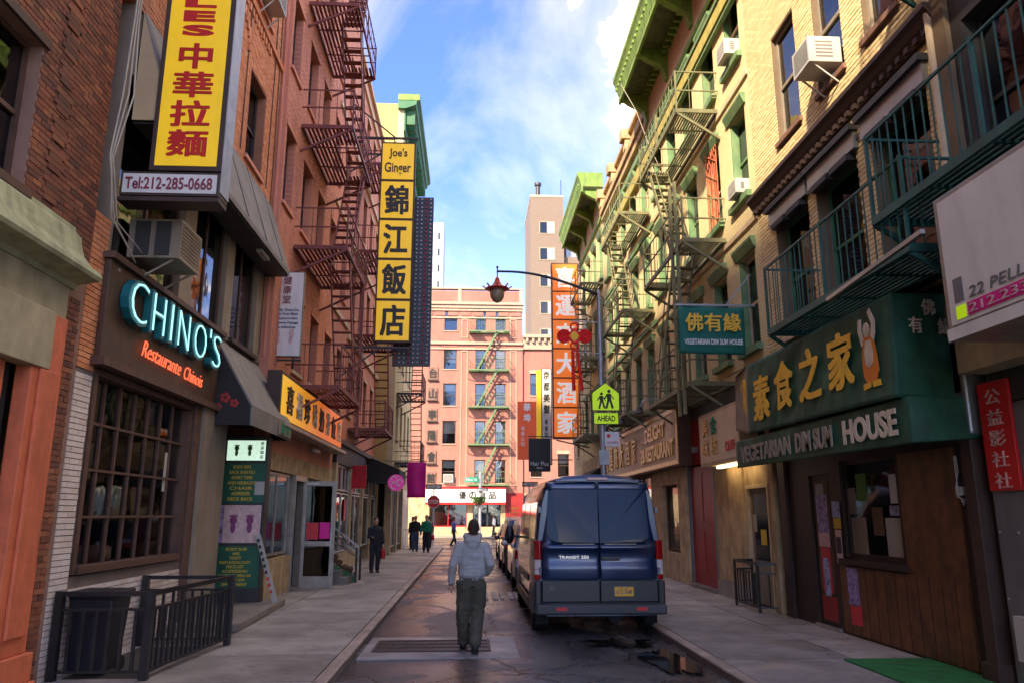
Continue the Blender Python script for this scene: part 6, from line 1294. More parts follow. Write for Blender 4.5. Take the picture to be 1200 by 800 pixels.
# green banner sign
t = thing('banner_sign', 'green hanging banner with yellow characters and white English line on a thin pole', 'banner', (5.4, 16.5, 5.3))
mb = MB(); X0, X1 = 4.27, 5.65
mb.loft([[(X0+(X1-X0)*i/14+.0, 15.3+.02*math.sin(i*.9+z*3), z-.02*(i/14)) for i in range(15)] for z in [6.03-.083*k for k in range(13)]], caps=False, closed=False)
o = mb.build('cloth', M['banner_green'], t, smooth=True, fix=False); so = o.modifiers.new('s', 'SOLIDIFY'); so.thickness = .02; so.offset = 0
for i, c in enumerate('佛有緣'): text('character', c, (4.58+i*.40, 15.25, 5.68), (1,0,0), (0,0,1), .37, .39, M['char_yellow'], t, bold=.03)
text('lettering', 'VEGETARIAN DIM SUM HOUSE', (4.97, 15.25, 5.27), (1,0,0), (0,0,1), 1.22, .12, M['char_white'], t, bold=.02)
mb = MB(); mb.bar((4.2, 15.3, 6.06), (5.9, 15.3, 6.06), .04); mb.build('pole', M['galvanised'], t); mb = MB(); mb.bar((5.85, 15.3, 6.75), (5.3, 15.3, 6.08), .03); mb.build('stay', M['galvanised'], t)
# ---- corner poles and signs
def stop_sign(label, x, y, zc, r, par=None):
    t = thing('stop_sign', label, 'stop sign', (x, y, zc-r), 'stop signs at the corner')
    for rr, m, d in ((r, 'char_white', 0), (r*.93, 'signal_red', .006)):
        mb = MB(); mb.prism([(x+rr*math.cos(math.pi/8+k*math.pi/4), y-d, zc+rr*math.sin(math.pi/8+k*math.pi/4)) for k in range(8)], (0, .005, 0)); mb.build('plate', M[m], t)
    text('lettering', 'STOP', (x, y-.012, zc), (1,0,0), (0,0,1), r*1.45, r*.55, M['char_white'], t, bold=.02, ext=.003); return t
def post(label, x, y, h, r=.04, m='galvanised'):
    t = thing('sign_post', label, 'post', (x, y, 0)); mb = MB(); mb.tube([(x, y, 0), (x, y, h)], r, 8); mb.build('shaft', M[m], t); return t
post('grey sign post carrying the left stop sign at the corner', -2.15, 45.3, 3.5); stop_sign('red octagonal stop sign at the left corner', -2.15, 45.2, 2.5, .38)
post('grey sign post carrying the right stop sign behind the van', 3.35, 45.3, 3.6); stop_sign('red octagonal stop sign at the right corner beside the van', 3.35, 45.2, 2.6, .38)
def oneway(label, x, y, z, fl=1):
    t = thing('one_way_sign', label, 'sign', (x, y, z)); MB().box(x-.45, x+.45, y-.02, y, z-.14, z+.14).build('plate', M['sign_black'], t)
    mb = MB(); mb.prism([(x+fl*a, y-.024, z+b) for a, b in ((-.4,-.08),(.22,-.08),(.22,-.12),(.42,0),(.22,.12),(.22,.08),(-.4,.08))], (0, .003, 0)); mb.build('arrow', M['char_white'], t)
    text('lettering', 'ONE WAY', (x-.05*fl, y-.03, z), (1,0,0), (0,0,1), .5, .09, M['sign_black'], t, ext=.002)
oneway('black and white one way sign above the left stop sign', -2.15, 45.2, 3.35, 1); oneway('black and white one way sign above the right stop sign', 3.4, 45.2, 3.5, -1)
t = post('white painted pole with hanging plant ring in the middle of the far corner', .72, 63.8, 5.2, .11, 'white_metal')
mb = MB(); rnd = random.Random(9)
for k in range(420):
    a = rnd.uniform(0, 6.28); r = rnd.uniform(.1, .62); z = 2.95+rnd.uniform(-.35, .28)*(1-r*.6); p = Vector((.62+r*math.cos(a), 63.6+r*.6*math.sin(a), z)); d = Vector((rnd.uniform(-1,1), rnd.uniform(-1,1), rnd.uniform(-1,1))).normalized()*.09; e = d.cross(Vector((.3,.5,.8))).normalized()*.05; mb.add([p-d, p+e, p+d, p-e], [(0,1,2,3)])
pl = thing('hanging_planter', 'green leafy hanging planter around the white corner pole', 'planter', (.62, 63.6, 2.6)); fo = mb.build('foliage', M['leaf'], pl, fix=False); tag(fo, kind='stuff'); mb = MB(); mb.lathe([(.15, -.35), (.32, -.1), (.36, 0)], (.62, 63.6, 2.85), 10); mb.build('basket', M['wood_brown'], pl)
t = thing('street_name_sign', 'green street name sign high on the white corner pole', 'sign', (.5, 63.6, 4.5)); MB().box(-.55, .60, 63.6, 63.62, 4.35, 4.75).build('plate', M['street_green'], t); text('lettering', 'Mott St', (.02, 63.59, 4.55), (1,0,0), (0,0,1), .9, .2, M['char_white'], t, bold=0)
oneway('black and white one way sign on the white corner pole', .9, 63.6, 3.75, 1)
# metal barriers at the left corner
for k, (x, y) in enumerate(((-3.2, 43.2), (-2.7, 43.9))):
    t = thing('crowd_barrier', 'grey steel crowd barrier on the left corner pavement, ' + ('by the wall' if k == 0 else 'nearer the kerb'), 'barrier', (x, y, 0), 'steel barriers at the corner')
    for q in ((x-.45, 0.1, x+.45, .1), (x-.45, 1.0, x+.45, 1.0)): barp('rail', M['steel'], t, (q[0], y, q[1]), (q[2], y, q[3]), .035)
    for i in range(9): piece('bar', M['steel'], t, (x-.45+.1125*i-.01, y-.01, .1), (x-.45+.1125*i+.01, y+.01, 1.0))
    for s in (-.4, .4): barp('foot', M['steel'], t, (x+s, y-.25, .02), (x+s, y+.25, .02), .03)
# ================================================================== VEHICLES
def rrect(x0, x1, z0, z1, r, n=4, rb=None):
    pts = []; rb = rb or r
    for cx, cz, a0, q in ((x1-rb, z0+rb, -90, rb), (x1-r, z1-r, 0, r), (x0+r, z1-r, 90, r), (x0+rb, z0+rb, 180, rb)):
        for k in range(n+1): a = R_(a0+90*k/n); pts.append((cx+q*math.cos(a), cz+q*math.sin(a)))
    return pts
def wheel(par, x, y, z, r, w, side, hub='galvanised'):
    t = bpy.data.objects.new('wheel', None); link(t, par); t.location = Vector((x, y, z)) - wloc(par)
    def lx(prof, m, nm):
        mb = MB(); mb.loft([[(x+q*side, y+rr*math.cos(2*math.pi*k/24), z+rr*math.sin(2*math.pi*k/24)) for k in range(24)] for rr, q in prof]); return mb.build(nm, m, t, smooth=False)
    o = lx([(r*.62, .0), (r*.93, -.0), (r, .03), (r, w-.03), (r*.93, w), (r*.62, w)], M['rubber'], 'tyre'); smoothn(o.data, 35)
    o = lx([(r*.60, w*.3), (r*.61, w*.9), (r*.5, w*.95), (r*.22, w*.80), (r*.12, w*.98), (.01, w*.98)], M[hub], 'rim'); smoothn(o.data, 35)
    for k in range(5):
        a = 2*math.pi*k/5; c = Vector((x+side*w*.88, y+r*.36*math.cos(a), z+r*.36*math.sin(a))); mb = MB(); mb.tube([c, c+Vector((side*.03, 0, 0))], r*.07, 8); mb.build('wheel_bolt', M['dark_iron'], t)
VX, VY, VZ = 2.07, 12.72, RZ
van = thing('van', 'dark blue high roof delivery van parked at the right kerb, seen from behind', 'van', (VX, VY, VZ))
prof = [(.0,.30),(.86,.30),(.98,.36),(1.01,.52),(1.03,.80),(1.035,1.15),(1.02,1.45),(.985,1.80),(.94,2.10),(.88,2.30),(.78,2.43),(.55,2.50),(.0,2.53)]
def sect(y, sx, top, dz=0):
    k = (top-1.1)/(2.53-1.1); half = [(x*sx, (z if z < 1.1 else 1.1+(z-1.1)*k)+dz) for x, z in prof]
    return [(VX+x, VY+y, VZ+z) for x, z in half] + [(VX-x, VY+y, VZ+z) for x, z in reversed(half[1:-1])]
mb = MB(); mb.loft([sect(.09,.965,2.47), sect(.13,.985,2.52), sect(.22,1,2.53), sect(1.5,1,2.545), sect(3.9,1,2.54), sect(4.35,.99,2.45), sect(5.0,.97,1.9), sect(5.15,.965,1.65), sect(5.6,.95,1.42), sect(5.9,.88,1.22)])
body = mb.build('body', M['van_paint'], van); smoothn(body.data, 32)
# wheel arches (dark) and sill
for yy in (.95, 4.65):
    for s in (-1, 1):
        mb = MB(); mb.loft([[(VX+s*(1.0), VY+yy+.43*math.cos(math.pi*k/12), VZ+.30+.46*math.sin(math.pi*k/12)) for k in range(13)], [(VX+s*(1.045), VY+yy+.43*math.cos(math.pi*k/12), VZ+.30+.46*math.sin(math.pi*k/12)) for k in range(13)]]); mb.build('wheel_arch', M['plastic_black'], van)
        wheel(van, VX+s*.80, VY+yy, VZ+.36, .36, .235, s)
for s in (-1, 1):
    a, b = sorted((VX+s*1.02, VX+s*1.05))
    MB().box(a, b, VY+1.45, VY+4.15, VZ+.28, VZ+.46).build('sill', M['plastic_black'], van, bevel=.01)
    MB().box(a+(0 if s < 0 else .012), b-(0 if s > 0 else .012), VY+1.5, VY+4.1, VZ+.72, VZ+.84).build('side_moulding', M['plastic_black'], van, bevel=.01)
    # side windows (blanked panels) and mirror
    for q0, q1 in ((.35, 1.7), (1.8, 3.1), (3.2, 4.1)):
        mb = MB(); X = lambda z: VX+s*((1.02-(z-1.45)*.10)+.006)
        mb.loft([[(X(1.48), VY+q0, VZ+1.48), (X(1.48), VY+q1, VZ+1.48), (X(2.08), VY+q1-.03, VZ+2.08), (X(2.08), VY+q0+.03, VZ+2.08)], [(X(1.48)-s*.03, VY+q0, VZ+1.48), (X(1.48)-s*.03, VY+q1, VZ+1.48), (X(2.08)-s*.03, VY+q1-.03, VZ+2.08), (X(2.08)-s*.03, VY+q0+.03, VZ+2.08)]]); mb.build('side_window', M['auto_glass'], van)
    mb = MB(); mb.ball((VX+s*1.22, VY+4.6, VZ+1.45), (.10, .07, .2), 10, 8); mr_ = mb.build('mirror', M['plastic_black'], van, smooth=True); mb = MB(); mb.bar((VX+s*1.0, VY+4.62, VZ+1.4), (VX+s*1.2, VY+4.6, VZ+1.42), .05); mb.build('arm', M['plastic_black'], mr_)
# rear doors: curved panels
dp = [(.86,-.02),(.90,-.03),(1.02,-.05),(1.08,-.045),(1.12,-.012),(1.22,-.008),(1.30,-.03),(1.345,-.075),(1.375,-.072),(1.405,-.03),(1.43,.03),(1.8,.05),(2.24,.08),(2.28,.035),(2.36,.045),(2.40,.09)]
for s in (-1, 1):
    mb = MB(); rows = []
    for z, y in dp:
        hw = min(.93, .955-(max(z, 1.2)-1.2)*.085); xs = [.006, .03, .25, .5, .7, hw-.12, hw-.04, hw]; row = []
        for i, x in enumerate(xs):
            e = {0: .012, 6: .012, 7: .05}.get(i, 0); row.append((VX+s*x, VY+y+e+.03*(x/.93)**3, VZ+z))
        rows.append(row)
    n = len(xs); vs = [p for r in rows for p in r]; mb.add(vs, [(j*n+i, j*n+i+1, (j+1)*n+i+1, (j+1)*n+i) for j in range(len(rows)-1) for i in range(n-1)])
    d = mb.build('rear_door', M['van_paint'], van, smooth=True); so = d.modifiers.new('s', 'SOLIDIFY'); so.thickness = .02; so.offset = -1 if s > 0 else -1; ss = d.modifiers.new('ss', 'SUBSURF'); ss.levels = 1; ss.render_levels = 1
    d.modifiers.move(1, 0)
    # window
    pts = [(.010, 1.43)] + [(.85-.2+.2*math.cos(R_(a)), 1.44+.16+.16*math.sin(R_(a))) for a in (-90,-72,-54,-36,-18,0)] + [(.81, 2.22), (.79, 2.26), (.75, 2.275), (.010, 2.275)]; mb = MB()
    def yz(x, z): return -.014+(z-1.44)*.070+.03*(x/.93)**3 - .010
    mb.loft([[(VX+s*x, VY+yz(x, z)+o, VZ+z) for x, z in pts] for o in (0, .02)]); mb.build('rear_window', M['van_glass'], d)
    for zz in (1.0, 1.95): MB().box(*sorted((VX+s*.93, VX+s*.975)), VY+.01, VY+.07, VZ+zz-.05, VZ+zz+.05).build('hinge', M['van_paint'], d, bevel=.008)
    # tail lamps
    l = None
    for z0, z1, m in ((1.17, 1.47, 'tail_red'), (1.02, 1.165, 'tail_clear'), (.94, 1.015, 'tail_clear'), (.86, .935, 'tail_red')):
        mb = MB(); xi = .945-(max(z1, 1.2)-1.2)*.05
        mb.loft([[(VX+s*(xi), VY-.01+.05, VZ+z), (VX+s*(xi+.03), VY-.03+.05, VZ+z), (VX+s*(1.035), VY+.0+.05, VZ+z), (VX+s*(1.052), VY+.10, VZ+z), (VX+s*1.0, VY+.14, VZ+z), (VX+s*xi, VY+.12, VZ+z)] for z in (z0, z1)])
        o = mb.build('tail_light', M[m], l or van, bevel=.006); l = l or o
    # lower grey panel
    mb = MB(); mb.box(*sorted((VX+s*.006, VX+s*.93)), VY-.012, VY+.06, VZ+.52, VZ+.845); lp_ = mb.build('lower_panel', M['plastic_black'], van, bevel=.012)
    MB().box(*sorted((VX+s*.93, VX+s*1.05)), VY-.02, VY+.2, VZ+.47, VZ+.845).build('corner_panel', M['plastic_black'], van, bevel=.03)
    MB().box(*sorted((VX+s*.55, VX+s*.72)), VY-.15, VY-.135, VZ+.405, VZ+.455).build('reflector', M['signal_red'], van)
MB().box(VX-1.04, VX+1.04, VY-.14, VY+.15, VZ+.34, VZ+.50).build('bumper', M['plastic_grey'], van, bevel=.03); MB().box(VX-.9, VX+.9, VY-.145, VY-.05, VZ+.501, VZ+.515).build('bumper_step', M['plastic_black'], van)
MB().box(VX-.17, VX+.17, VY+.03, VY+.09, VZ+2.43, VZ+2.475).build('high_stop_lamp', M['tail_red'], van, bevel=.006)
MB().box(VX-.7, VX+.7, VY+.04, VY+.2, VZ+2.40, VZ+2.43).build('roof_trim', M['van_paint'], van, bevel=.01)
MB().box(VX+.08, VX+.60, VY-.045, VY-.03, VZ+1.40, VZ+1.42).build('wiper', M['car_black'], van); MB().box(VX-.6, VX-.08, VY-.045, VY-.03, VZ+1.40, VZ+1.42).build('wiper', M['car_black'], van)
MB().box(VX+.02, VX+.32, VY-.06, VY-.02, VZ+1.16, VZ+1.22).build('handle', M['plastic_black'], van, bevel=.012)
MB().box(VX+.20, VX+.56, VY-.02, VY-.013, VZ+.60, VZ+.76).build('plate_recess', M['car_black'], van, bevel=.003)
pl = MB().box(VX+.23, VX+.53, VY-.028, VY-.021, VZ+.61, VZ+.75).build('licence_plate', M['plate_yellow'], van); text('lettering', 'G12 7648', (VX+.38, VY-.031, VZ+.675), (1,0,0), (0,0,1), .25, .07, M['plate_blue'], pl, ext=.002, bold=.01); text('lettering', 'NEW YORK', (VX+.38, VY-.031, VZ+.73), (1,0,0), (0,0,1), .14, .02, M['plate_blue'], pl, ext=.002, bold=0)
text('lettering', 'TRANSIT 250', (VX-.42, VY-.035, VZ+1.21), (1,0,.0), (0,0,1), .48, .045, M['chrome'], van, ext=.012, bold=.01)
mb = MB(); mb.ball((VX+.50, VY-.012, VZ+.955), (.10, .012, .038), 16, 8); mb.build('emblem', M['chrome'], van, smooth=True); mb = MB(); mb.ball((VX+.50, VY-.017, VZ+.955), (.088, .012, .03), 16, 8); mb.build('emblem_face', M['plate_blue'], van, smooth=True)
mb = MB(); mb.tube([(VX-.78, VY-.035, VZ+.74), (VX-.78, VY-.005, VZ+.74)], .04, 12); mb.tube([(VX+.80, VY-.03, VZ+.66), (VX+.80, VY-.005, VZ+.66)], .02, 12); mb.build('lock', M['car_black'], van)
for s in (-1, 1): MB().box(*sorted((VX+s*.80, VX+s*1.0)), VY+.42, VY+.44, VZ+.14, VZ+.42).build('mud_flap', M['rubber'], van)
mb = MB(); mb.tube([(VX+.25, VY+.1, VZ+.3), (VX+.25, VY+.9, VZ+.3)], .12, 10); mb.box(VX-.8, VX+.8, VY+.86, VY+1.0, VZ+.3, VZ+.42); mb.build('axle', M['rubber'], van)

def car(label, x, y, L, Wd, H_, paint, suv=True, group=None, hub='galvanised', front=False):
    t = thing('parked_car', label, 'car', (x, y, RZ), group); z0 = RZ; w = Wd/2
    if suv: st = [(.0,.93,.35,.95,1.0),(.08,.97,.25,1.1,1.15),(.35,1,.22,H_-.1,H_-.12),(.9,1,.22,H_,H_-.02),(L*.6,1,.22,H_,H_-.02),(L*.72,1,.22,1.12,1.1),(L*.95,.95,.25,.98,.95),(L,.88,.35,.8,.78)]
    else: st = [(.0,.92,.4,.9,.9),(.1,.97,.25,1.0,1.0),(.9,1,.22,1.05,1.03),(1.5,1,.22,H_,H_-.03),(L*.55,1,.22,H_,H_-.03),(L*.7,1,.22,1.05,1.02),(L*.95,.95,.25,.9,.88),(L,.88,.35,.75,.74)]
    rings = []
    for yy, sx, zb, zt, zs in st:
        top = 1.02 if zs > 1.05 else zs-.05
        half = [(0,zb),(w*.9*sx,zb),(w*sx,zb+.1),(w*1.0*sx,.6),(w*.99*sx,min(.95,top)),(w*(.97 if zs<1.1 else .93)*sx,top+.02),(w*(.9 if zs<1.1 else .80)*sx,zs),(w*.55*sx,zt),(0,zt+.01)]
        rings.append([(x+a, y+yy, z0+b) for a, b in half]+[(x-a, y+yy, z0+b) for a, b in reversed(half[1:-1])])
    mb = MB(); mb.loft(rings); b = mb.build('body', M[paint], t); smoothn(b.data, 40)
    for s in (-1, 1):
        mb = MB(); a0, a1 = (.5, L*.66) if suv else (1.2, L*.62); zt = H_-.12
        Q = [(w*.985, 1.03, a0-.15), (w*.985, 1.03, a1+.25), (w*.82, zt, a1-.15), (w*.82, zt, a0+.15)]
        mb.loft([[(x+s*(a+.004), y+c, z0+b_) for a, b_, c in Q], [(x+s*(a-.03), y+c, z0+b_) for a, b_, c in Q]]); mb.build('side_window', M['auto_glass'], t)
        for yy in (.85, L-.9): wheel(t, x+s*(w-.2), y+yy, z0+.34, .34, .215, s, hub)
        MB().box(*sorted((x+s*w*.72, x+s*w*.97)), y-.01, y+.1, z0+.78, z0+1.0).build('tail_light', M['tail_red'], t, bevel=.01)
        mb = MB(); mb.ball((x+s*(w+.1), y+L*.68, z0+1.05), (.11, .07, .08), 8, 6); mb.build('mirror', M[paint], t, smooth=True)
    mb = MB(); zt = H_-.15; zb = 1.12; y1 = .30 if suv else .95
    mb.loft([[(x-w*.8, y+.06+o, z0+zb), (x+w*.8, y+.06+o, z0+zb), (x+w*.7, y+y1+o, z0+zt), (x-w*.7, y+y1+o, z0+zt)] for o in (-.012, .02)]); mb.build('rear_window', M['auto_glass'], t)
    MB().box(x-w*.95, x+w*.95, y-.08, y+.1, z0+.34, z0+.58).build('bumper', M['plastic_black'], t, bevel=.03)
    MB().box(x-.16, x+.16, y-.03, y-.005, z0+.72, z0+.84).build('licence_plate', M['plate_yellow'], t)
    return t
car('grey white sport utility car parked in front of the blue van', 2.02, 20.2, 4.6, 1.86, 1.72, 'car_white')
car('black pickup sized car parked beyond the pale car', 2.02, 25.8, 4.9, 1.9, 1.80, 'car_black')
car('dark grey car parked farthest along the right kerb', 2.05, 31.6, 4.6, 1.82, 1.5, 'car_grey', suv=False)
cc = car('black car crossing at the far left corner of the side street', -6.0, 52.0, 4.6, 1.85, 1.75, 'car_black')
# ================================================================== PEOPLE
def fuse(name, parts, vox, m, par, loc, rotz=0, sub=0, wr=0, wsc=9, smooth=3):
    """voxel-fuse overlapping rounded shapes into one continuous surface"""
    me = bpy.data.meshes.new('tmp'); me.from_pydata(parts.v, [], parts.f); bm = bmesh.new(); bm.from_mesh(me); bmesh.ops.recalc_face_normals(bm, faces=bm.faces); bm.to_mesh(me); bm.free()
    o = bpy.data.objects.new('tmp', me); COL.objects.link(o)
    r = o.modifiers.new('r', 'REMESH'); r.mode = 'VOXEL'; r.voxel_size = vox; r.adaptivity = 0
    if smooth: s = o.modifiers.new('s', 'SMOOTH'); s.factor = .6; s.iterations = smooth
    dg = bpy.context.evaluated_depsgraph_get(); ev = bpy.data.meshes.new_from_object(o.evaluated_get(dg)); bpy.data.objects.remove(o)
    if wr:
        ns = [v.normal.copy() for v in ev.vertices]
        for v, n_ in zip(ev.vertices, ns): v.co += n_ * (wr * (.55*mnoise.noise(v.co*wsc*.8) + 1.0*abs(mnoise.noise(Vector((v.co.x*wsc*.6+v.co.z*3, v.co.y*wsc*.6, v.co.z*wsc*2.2)))) + .25*mnoise.noise(v.co*wsc*4)))
    ev.name = name; ev.materials.clear(); ev.materials.append(m); ev.polygons.foreach_set('use_smooth', [True]*len(ev.polygons))
    q = bpy.data.objects.new(name, ev); link(q, par); return q
def ell(c, rx, ry, n=14, rot=0):
    c = Vector(c); return [c+Vector((rx*math.cos(a)*math.cos(rot)-ry*math.sin(a)*math.sin(rot), rx*math.cos(a)*math.sin(rot)+ry*math.sin(a)*math.cos(rot), 0)) for a in [2*math.pi*k/n for k in range(n)]]
def hand(mb, wrist, dirv, sidev, curl=.6, s=1.0):
    """palm, four unequal bent fingers and a thumb"""
    d = Vector(dirv).normalized(); sd = Vector(sidev).normalized(); nrm = d.cross(sd).normalized(); w = Vector(wrist)
    mb.tube([w-d*.02, w+d*.03*s, w+d*.085*s], [.024*s, .034*s, .036*s], 10)
    for i, L in enumerate((.070, .080, .074, .056)):
        o = w+d*.082*s+sd*(.030-.020*i)*s; p1 = o+(d*math.cos(curl*.5)+nrm*math.sin(curl*.5))*L*.45*s; p2 = p1+(d*math.cos(curl*1.2)+nrm*math.sin(curl*1.2))*L*.32*s; p3 = p2+(d*math.cos(curl*1.8)+nrm*math.sin(curl*1.8))*L*.25*s
        mb.tube([o, p1, p2, p3], [.0095*s, .009*s, .008*s, .006*s], 7)
    o = w+d*.03*s+sd*.03*s; mb.tube([o, o+(d*.7+sd*.7)*.035*s, o+(d*1.0+sd*.55+nrm*.2)*.062*s], [.013*s, .011*s, .008*s], 7)
def person(label, loc, rotz, P, cols, h=1.76, vox=.012, group=None, hood=False, bag=None, cargo=False):
    """P: joint positions in metres for a 1.76 m figure facing -y ... +y is forward"""
    k = h/1.76; t = thing('person', label, 'person', loc, group); V = lambda p: Vector(p)*k
    J = dict(head=(0,.02,1.64), neck=(0,-.005,1.50), chest=(0,0,1.34), waist=(0,0,1.08), pel=(0,0,.95),
             sL=(-.185,-.01,1.42), eL=(-.24,-.04,1.13), wL=(-.25,.03,.88), sR=(.185,-.01,1.42), eR=(.24,-.04,1.13), wR=(.25,.03,.88),
             hL=(-.09,0,.90), kL=(-.10,.03,.50), aL=(-.10,-.02,.09), hR=(.09,0,.90), kR=(.10,.03,.50), aR=(.10,-.02,.09)); J.update(P)
    J = {a: V(b) for a, b in J.items() if isinstance(b, tuple)}
    b = MB(); hd = J['head']
    b.ball(hd+V((0,0,.01)), (.075*k, .095*k, .115*k), 16, 12); b.ball(hd+V((0,.035,-.05)), (.055*k, .06*k, .07*k), 12, 9)
    b.ball(hd+V((0,.105,-.01)), (.014*k, .022*k, .025*k), 8, 6); b.ball(hd+V((0,.088,-.055)), (.026*k, .015*k, .010*k), 8, 6)
    for s in (-1, 1):
        b.ball(hd+V((s*.080,-.005,.0)), (.012*k, .024*k, .034*k), 8, 6); b.ball(hd+V((s*.032,.082,.015)), (.014*k, .010*k, .009*k), 8, 6)
    b.tube([J['neck']-V((0,0,.04)), hd-V((0,.01,.06))], [.062*k, .056*k], 12)
    b.loft([ell(J['pel']-V((0,0,.08)), .15*k, .10*k), ell(J['waist'], .14*k, .095*k), ell(J['chest'], .175*k, .11*k), ell(J['chest']+V((0,0,.10)), .15*k, .09*k), ell(J['neck']-V((0,0,.03)), .06*k, .055*k)])
    for s in 'LR':
        b.tube([J['s'+s], J['e'+s], J['w'+s]], [.055*k, .042*k, .026*k], 10); b.tube([J['h'+s], J['k'+s], J['a'+s]], [.085*k, .058*k, .038*k], 12)
        dv = (J['w'+s]-J['e'+s]).normalized(); 
        if ('hide'+s) not in P: hand(b, J['w'+s], dv, Vector((0, 1, 0)) + dv*.1, .55, k)
        b.ball(J['a'+s]+V((0,.06,-.05)), (.038*k, .10*k, .03*k), 10, 6)
    fuse('body', b, vox*.8, M['skin'], t, loc)
    # eyes
    for s in (-1, 1): e = MB(); e.ball(hd+V((s*.032,.093,.016)), .007*k, 8, 6); e.build('eye', M['sign_black'], t, world=False)
    # trousers
    b = MB(); tr = cols['legs_w']
    b.loft([ell(J['pel']+V((0,0,.09)), .165*k, .118*k), ell(J['pel'], .178*k, .128*k), ell(J['pel']-V((0,0,.09)), .165*k, .12*k)])
    for s in 'LR':
        H, K, A = J['h'+s], J['k'+s], J['a'+s]
        b.tube([H+V((0,0,.02)), H.lerp(K,.5), K, K.lerp(A,.5), A+V((0,0,.03)), A+V((0,0,-.02))], [.108*k*tr, .098*k*tr, .083*k*tr, .078*k*tr, .072*k*tr, .066*k*tr], 14)
        if cargo:
            sg = -1 if s == 'L' else 1; c = H.lerp(K, .62)+V((sg*.075, -.01, 0)); b.ball(c, (.035*k, .07*k, .09*k), 10, 8)
    fuse('trousers', b, vox, M[cols['legs']], t, loc, wr=.017*k, wsc=8, smooth=2)
    if cargo:
        for s in 'LR':
            sg = -1 if s == 'L' else 1; c = J['pel']+V((sg*.085, -.128, -.07)); q = MB(); q.box(c.x-.055, c.x+.055, c.y-.012, c.y+.01, c.z-.06, c.z+.05); q.build('pocket', M[cols['legs']], t, world=False, bevel=.006)
    # top
    b = MB(); hz = J['pel']+V((0,0,-.0)); b.loft([ell(hz+V((0,0,.015)), .172*k, .125*k), ell(hz+V((0,0,.06)), .192*k, .142*k), ell(J['waist'], .188*k, .135*k), ell(J['chest']-V((0,0,.04)), .205*k, .138*k), ell(J['chest']+V((0,0,.06)), .200*k, .125*k), ell(J['chest']+V((0,0,.115)), .135*k, .10*k), ell(J['neck']+V((0,0,-.0)), .075*k, .072*k)])
    for s in 'LR':
        S_, E, Wr = J['s'+s], J['e'+s], J['w'+s]; S_ = S_+V((-.012 if s == 'R' else .012, 0, -.022)); b.ball(S_, .066*k, 12, 8); b.tube([S_, S_.lerp(E,.5), E, E.lerp(Wr,.5), Wr-(Wr-E).normalized()*.01], [.070*k, .066*k, .060*k, .055*k, .045*k], 12)
    if hood:
        nk = J['neck']
        for i in range(20):
            a = 2*math.pi*i/20; back = max(0, -math.sin(a)); b.ball(nk+V((.098*math.cos(a), .012+.085*math.sin(a)-.02*back, .035-.035*back+.012*math.sin(a))), (.036+.010*back)*k, 8, 6)
        b.ball(nk+V((0,-.100,-.035)), (.115*k, .060*k, .060*k), 16, 10); b.ball(nk+V((0,-.118,-.095)), (.085*k, .045*k, .065*k), 14, 10); b.ball(nk+V((0,-.112,-.155)), (.040*k, .030*k, .045*k), 12, 8)
    tp = fuse('hoodie' if hood else 'jacket', b, vox, M[cols['top']], t, loc, wr=.013*k, wsc=8, smooth=2)
    if hood:
        q = MB(); q.loft([ell(hz-V((0,0,.045)), .170*k, .123*k, 24), ell(hz-V((0,0,.0)), .178*k, .130*k, 24), ell(hz+V((0,0,.02)), .174*k, .127*k, 24)]); q.build('hem', M['hoodie_hem'], tp, smooth=True, world=False)
        for s in 'LR':
            if ('hide'+s) in P: continue
            dv = (J['w'+s]-J['e'+s]).normalized(); q = MB(); q.tube([J['w'+s]-dv*.05, J['w'+s]+dv*.01], [.043*k, .036*k], 14); q.build('cuff', M['hoodie_hem'], tp, smooth=True, world=False)
    # hair, shoes
    b = MB(); b.ball(hd+V((0,-.014,.030)), (.083*k, .098*k, .108*k), 14, 10); b.ball(hd+V((0,-.045,-.03)), (.066*k, .058*k, .06*k), 12, 8)
    if cols.get('long'): b.ball(hd+V((0,-.05,-.09)), (.08*k, .05*k, .11*k), 12, 8)
    ho = fuse('hair', b, vox*.8, M[cols.get('hair', 'hair')], t, loc, wr=.006*k, wsc=30)
    for s in 'LR':
        b = MB(); A = J['a'+s]; b.ball(A+V((0,.07,-.055)), (.052*k, .135*k, .040*k), 12, 8); b.ball(A+V((0,-.02,-.03)), (.052*k, .065*k, .06*k), 12, 8); fuse('shoe', b, vox*.8, M[cols.get('shoe', 'shoe')], t, loc, smooth=2)
        q = MB(); q.box(A.x-.05*k, A.x+.05*k, A.y-.07*k, A.y+.20*k, A.z-.098*k, A.z-.078*k); q.build('sole', M['rubber'], t, world=False, bevel=.008)
    if bag:
        side = bag[1]; c = J['w'+side]+V((0,.0,-.28)); q = MB(); q.box(c.x-.06*k, c.x+.06*k, c.y-.14*k, c.y+.14*k, c.z-.17*k, c.z+.12*k); bo = q.build('carried_bag', M[bag[0]], t, world=False, bevel=.02)
        q = MB(); q.tube([c+V((0,-.08,.11)), c+V((0,-.04,.24)), c+V((0,.04,.24)), c+V((0,.08,.11))], .008, 6); q.build('handle', M[bag[0]], bo, world=False)
    t.rotation_euler = (0, 0, rotz); return t
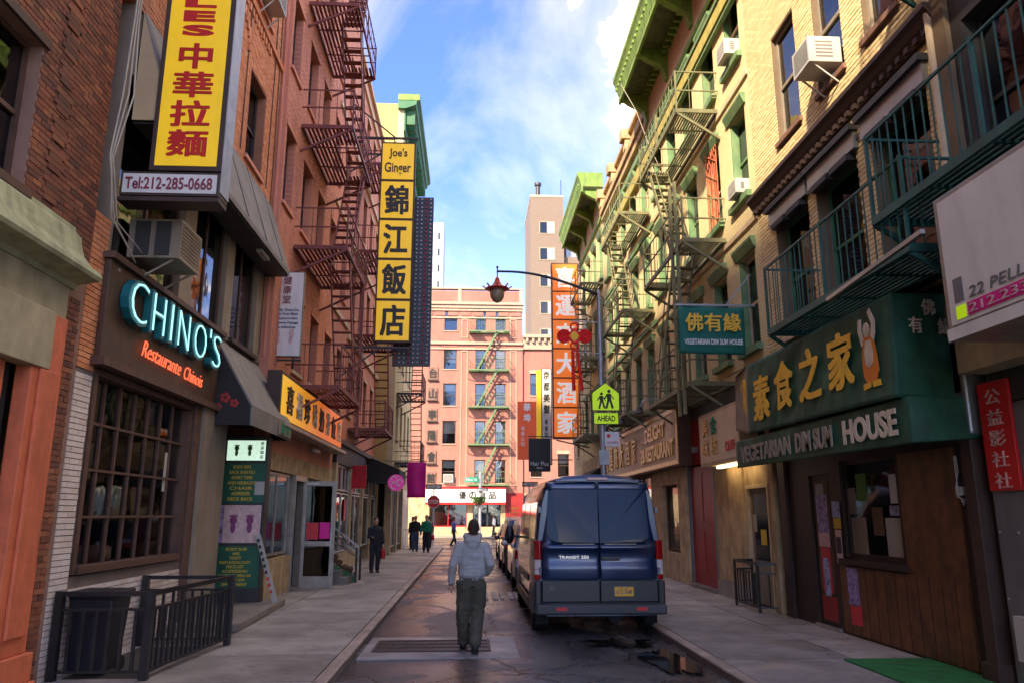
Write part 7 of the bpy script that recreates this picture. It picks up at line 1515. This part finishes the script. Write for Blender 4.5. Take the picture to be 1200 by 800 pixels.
# the man walking away down the road
mx, my = .02, 11.45
person('man in a grey hoodie and dark olive cargo trousers walking away up the road', (mx, my, gz(mx, my)+.003), R_(2), dict(
    head=(.02,.06,1.63), neck=(.01,.03,1.50), chest=(0,.02,1.34), waist=(0,.0,1.10),
    sL=(-.19,.0,1.415), eL=(-.265,-.07,1.14), wL=(-.285,.03,.885), sR=(.19,.0,1.415), eR=(.255,-.08,1.15), wR=(.20,.10,1.00), hideR=1,
    hL=(-.09,0,.90), kL=(-.115,.05,.50), aL=(-.10,.16,.10), hR=(.09,0,.90), kR=(.085,.02,.49), aR=(.045,-.22,.12)),
    dict(legs='cargo', top='hoodie', legs_w=1.12), h=1.80, vox=.011, hood=True, cargo=True)
dk = dict(legs='cloth_black', top='cloth_black', legs_w=1.0)
walkp = lambda f=.12: dict(kL=(-.1,.08,.50), aL=(-.1,f,.09), aR=(.1,-f,.11), kR=(.1,.02,.5), wL=(-.26,-.08,.88), wR=(.26,.12,.9))
person('person in a black coat holding a red bag by the shop doorway on the left', (-3.05, 25.6, 0), R_(200), dict(wR=(.16,.22,1.12), eR=(.22,.0,1.12)), dict(legs='cloth_black', top='cloth_black', legs_w=.95, long=1), h=1.7, vox=.018, bag=('cloth_red', 'L'))
person('person in a green jacket walking on the left pavement near the corner', (-2.15, 38.5, 0), R_(185), walkp(), dict(legs='cloth_black', top='cloth_green', legs_w=.95), h=1.76, vox=.022)
person('person in a black jacket walking beside the one with green top', (-2.75, 39.5, 0), R_(178), walkp(.08), dict(legs='cloth_jeans', top='cloth_black', legs_w=1), h=1.72, vox=.022)
person('person in dark clothes standing near the steel barriers at left corner', (-3.05, 41.8, 0), R_(150), {}, dict(legs='cloth_black', top='cloth_navy', legs_w=1), h=1.68, vox=.024)
person('person in dark red jacket at the left corner by the stop sign', (-2.3, 43.5, 0), R_(10), {}, dict(legs='cloth_black', top='maroon_paint', legs_w=1), h=1.7, vox=.024, bag=('cloth_red', 'R'))
person('person in a bright blue jacket crossing the road at the far corner', (-1.05, 48.5, RZ-.03), R_(-80), walkp(.18), dict(legs='cloth_black', top='denim_blue', legs_w=.95), h=1.72, vox=.024)
person('person in a dark jacket standing near the red shopfront at right', (2.75, 50.0, RZ-.03), R_(60), dict(wR=(.16,.22,1.15), eR=(.22,.0,1.12)), dict(legs='cloth_jeans', top='cloth_navy', legs_w=1), h=1.75, vox=.024)
person('person with fair hair and red striped top near the right stop sign', (3.6, 51.0, RZ-.03), R_(170), {}, dict(legs='cloth_navy', top='poster_pink', legs_w=1, hair='curtain', long=1), h=1.68, vox=.024)
person('person in white top walking far along the street end pavement', (1.9, 65.0, 0), R_(90), walkp(), dict(legs='cloth_black', top='cloth_white', legs_w=1), h=1.7, vox=.03)
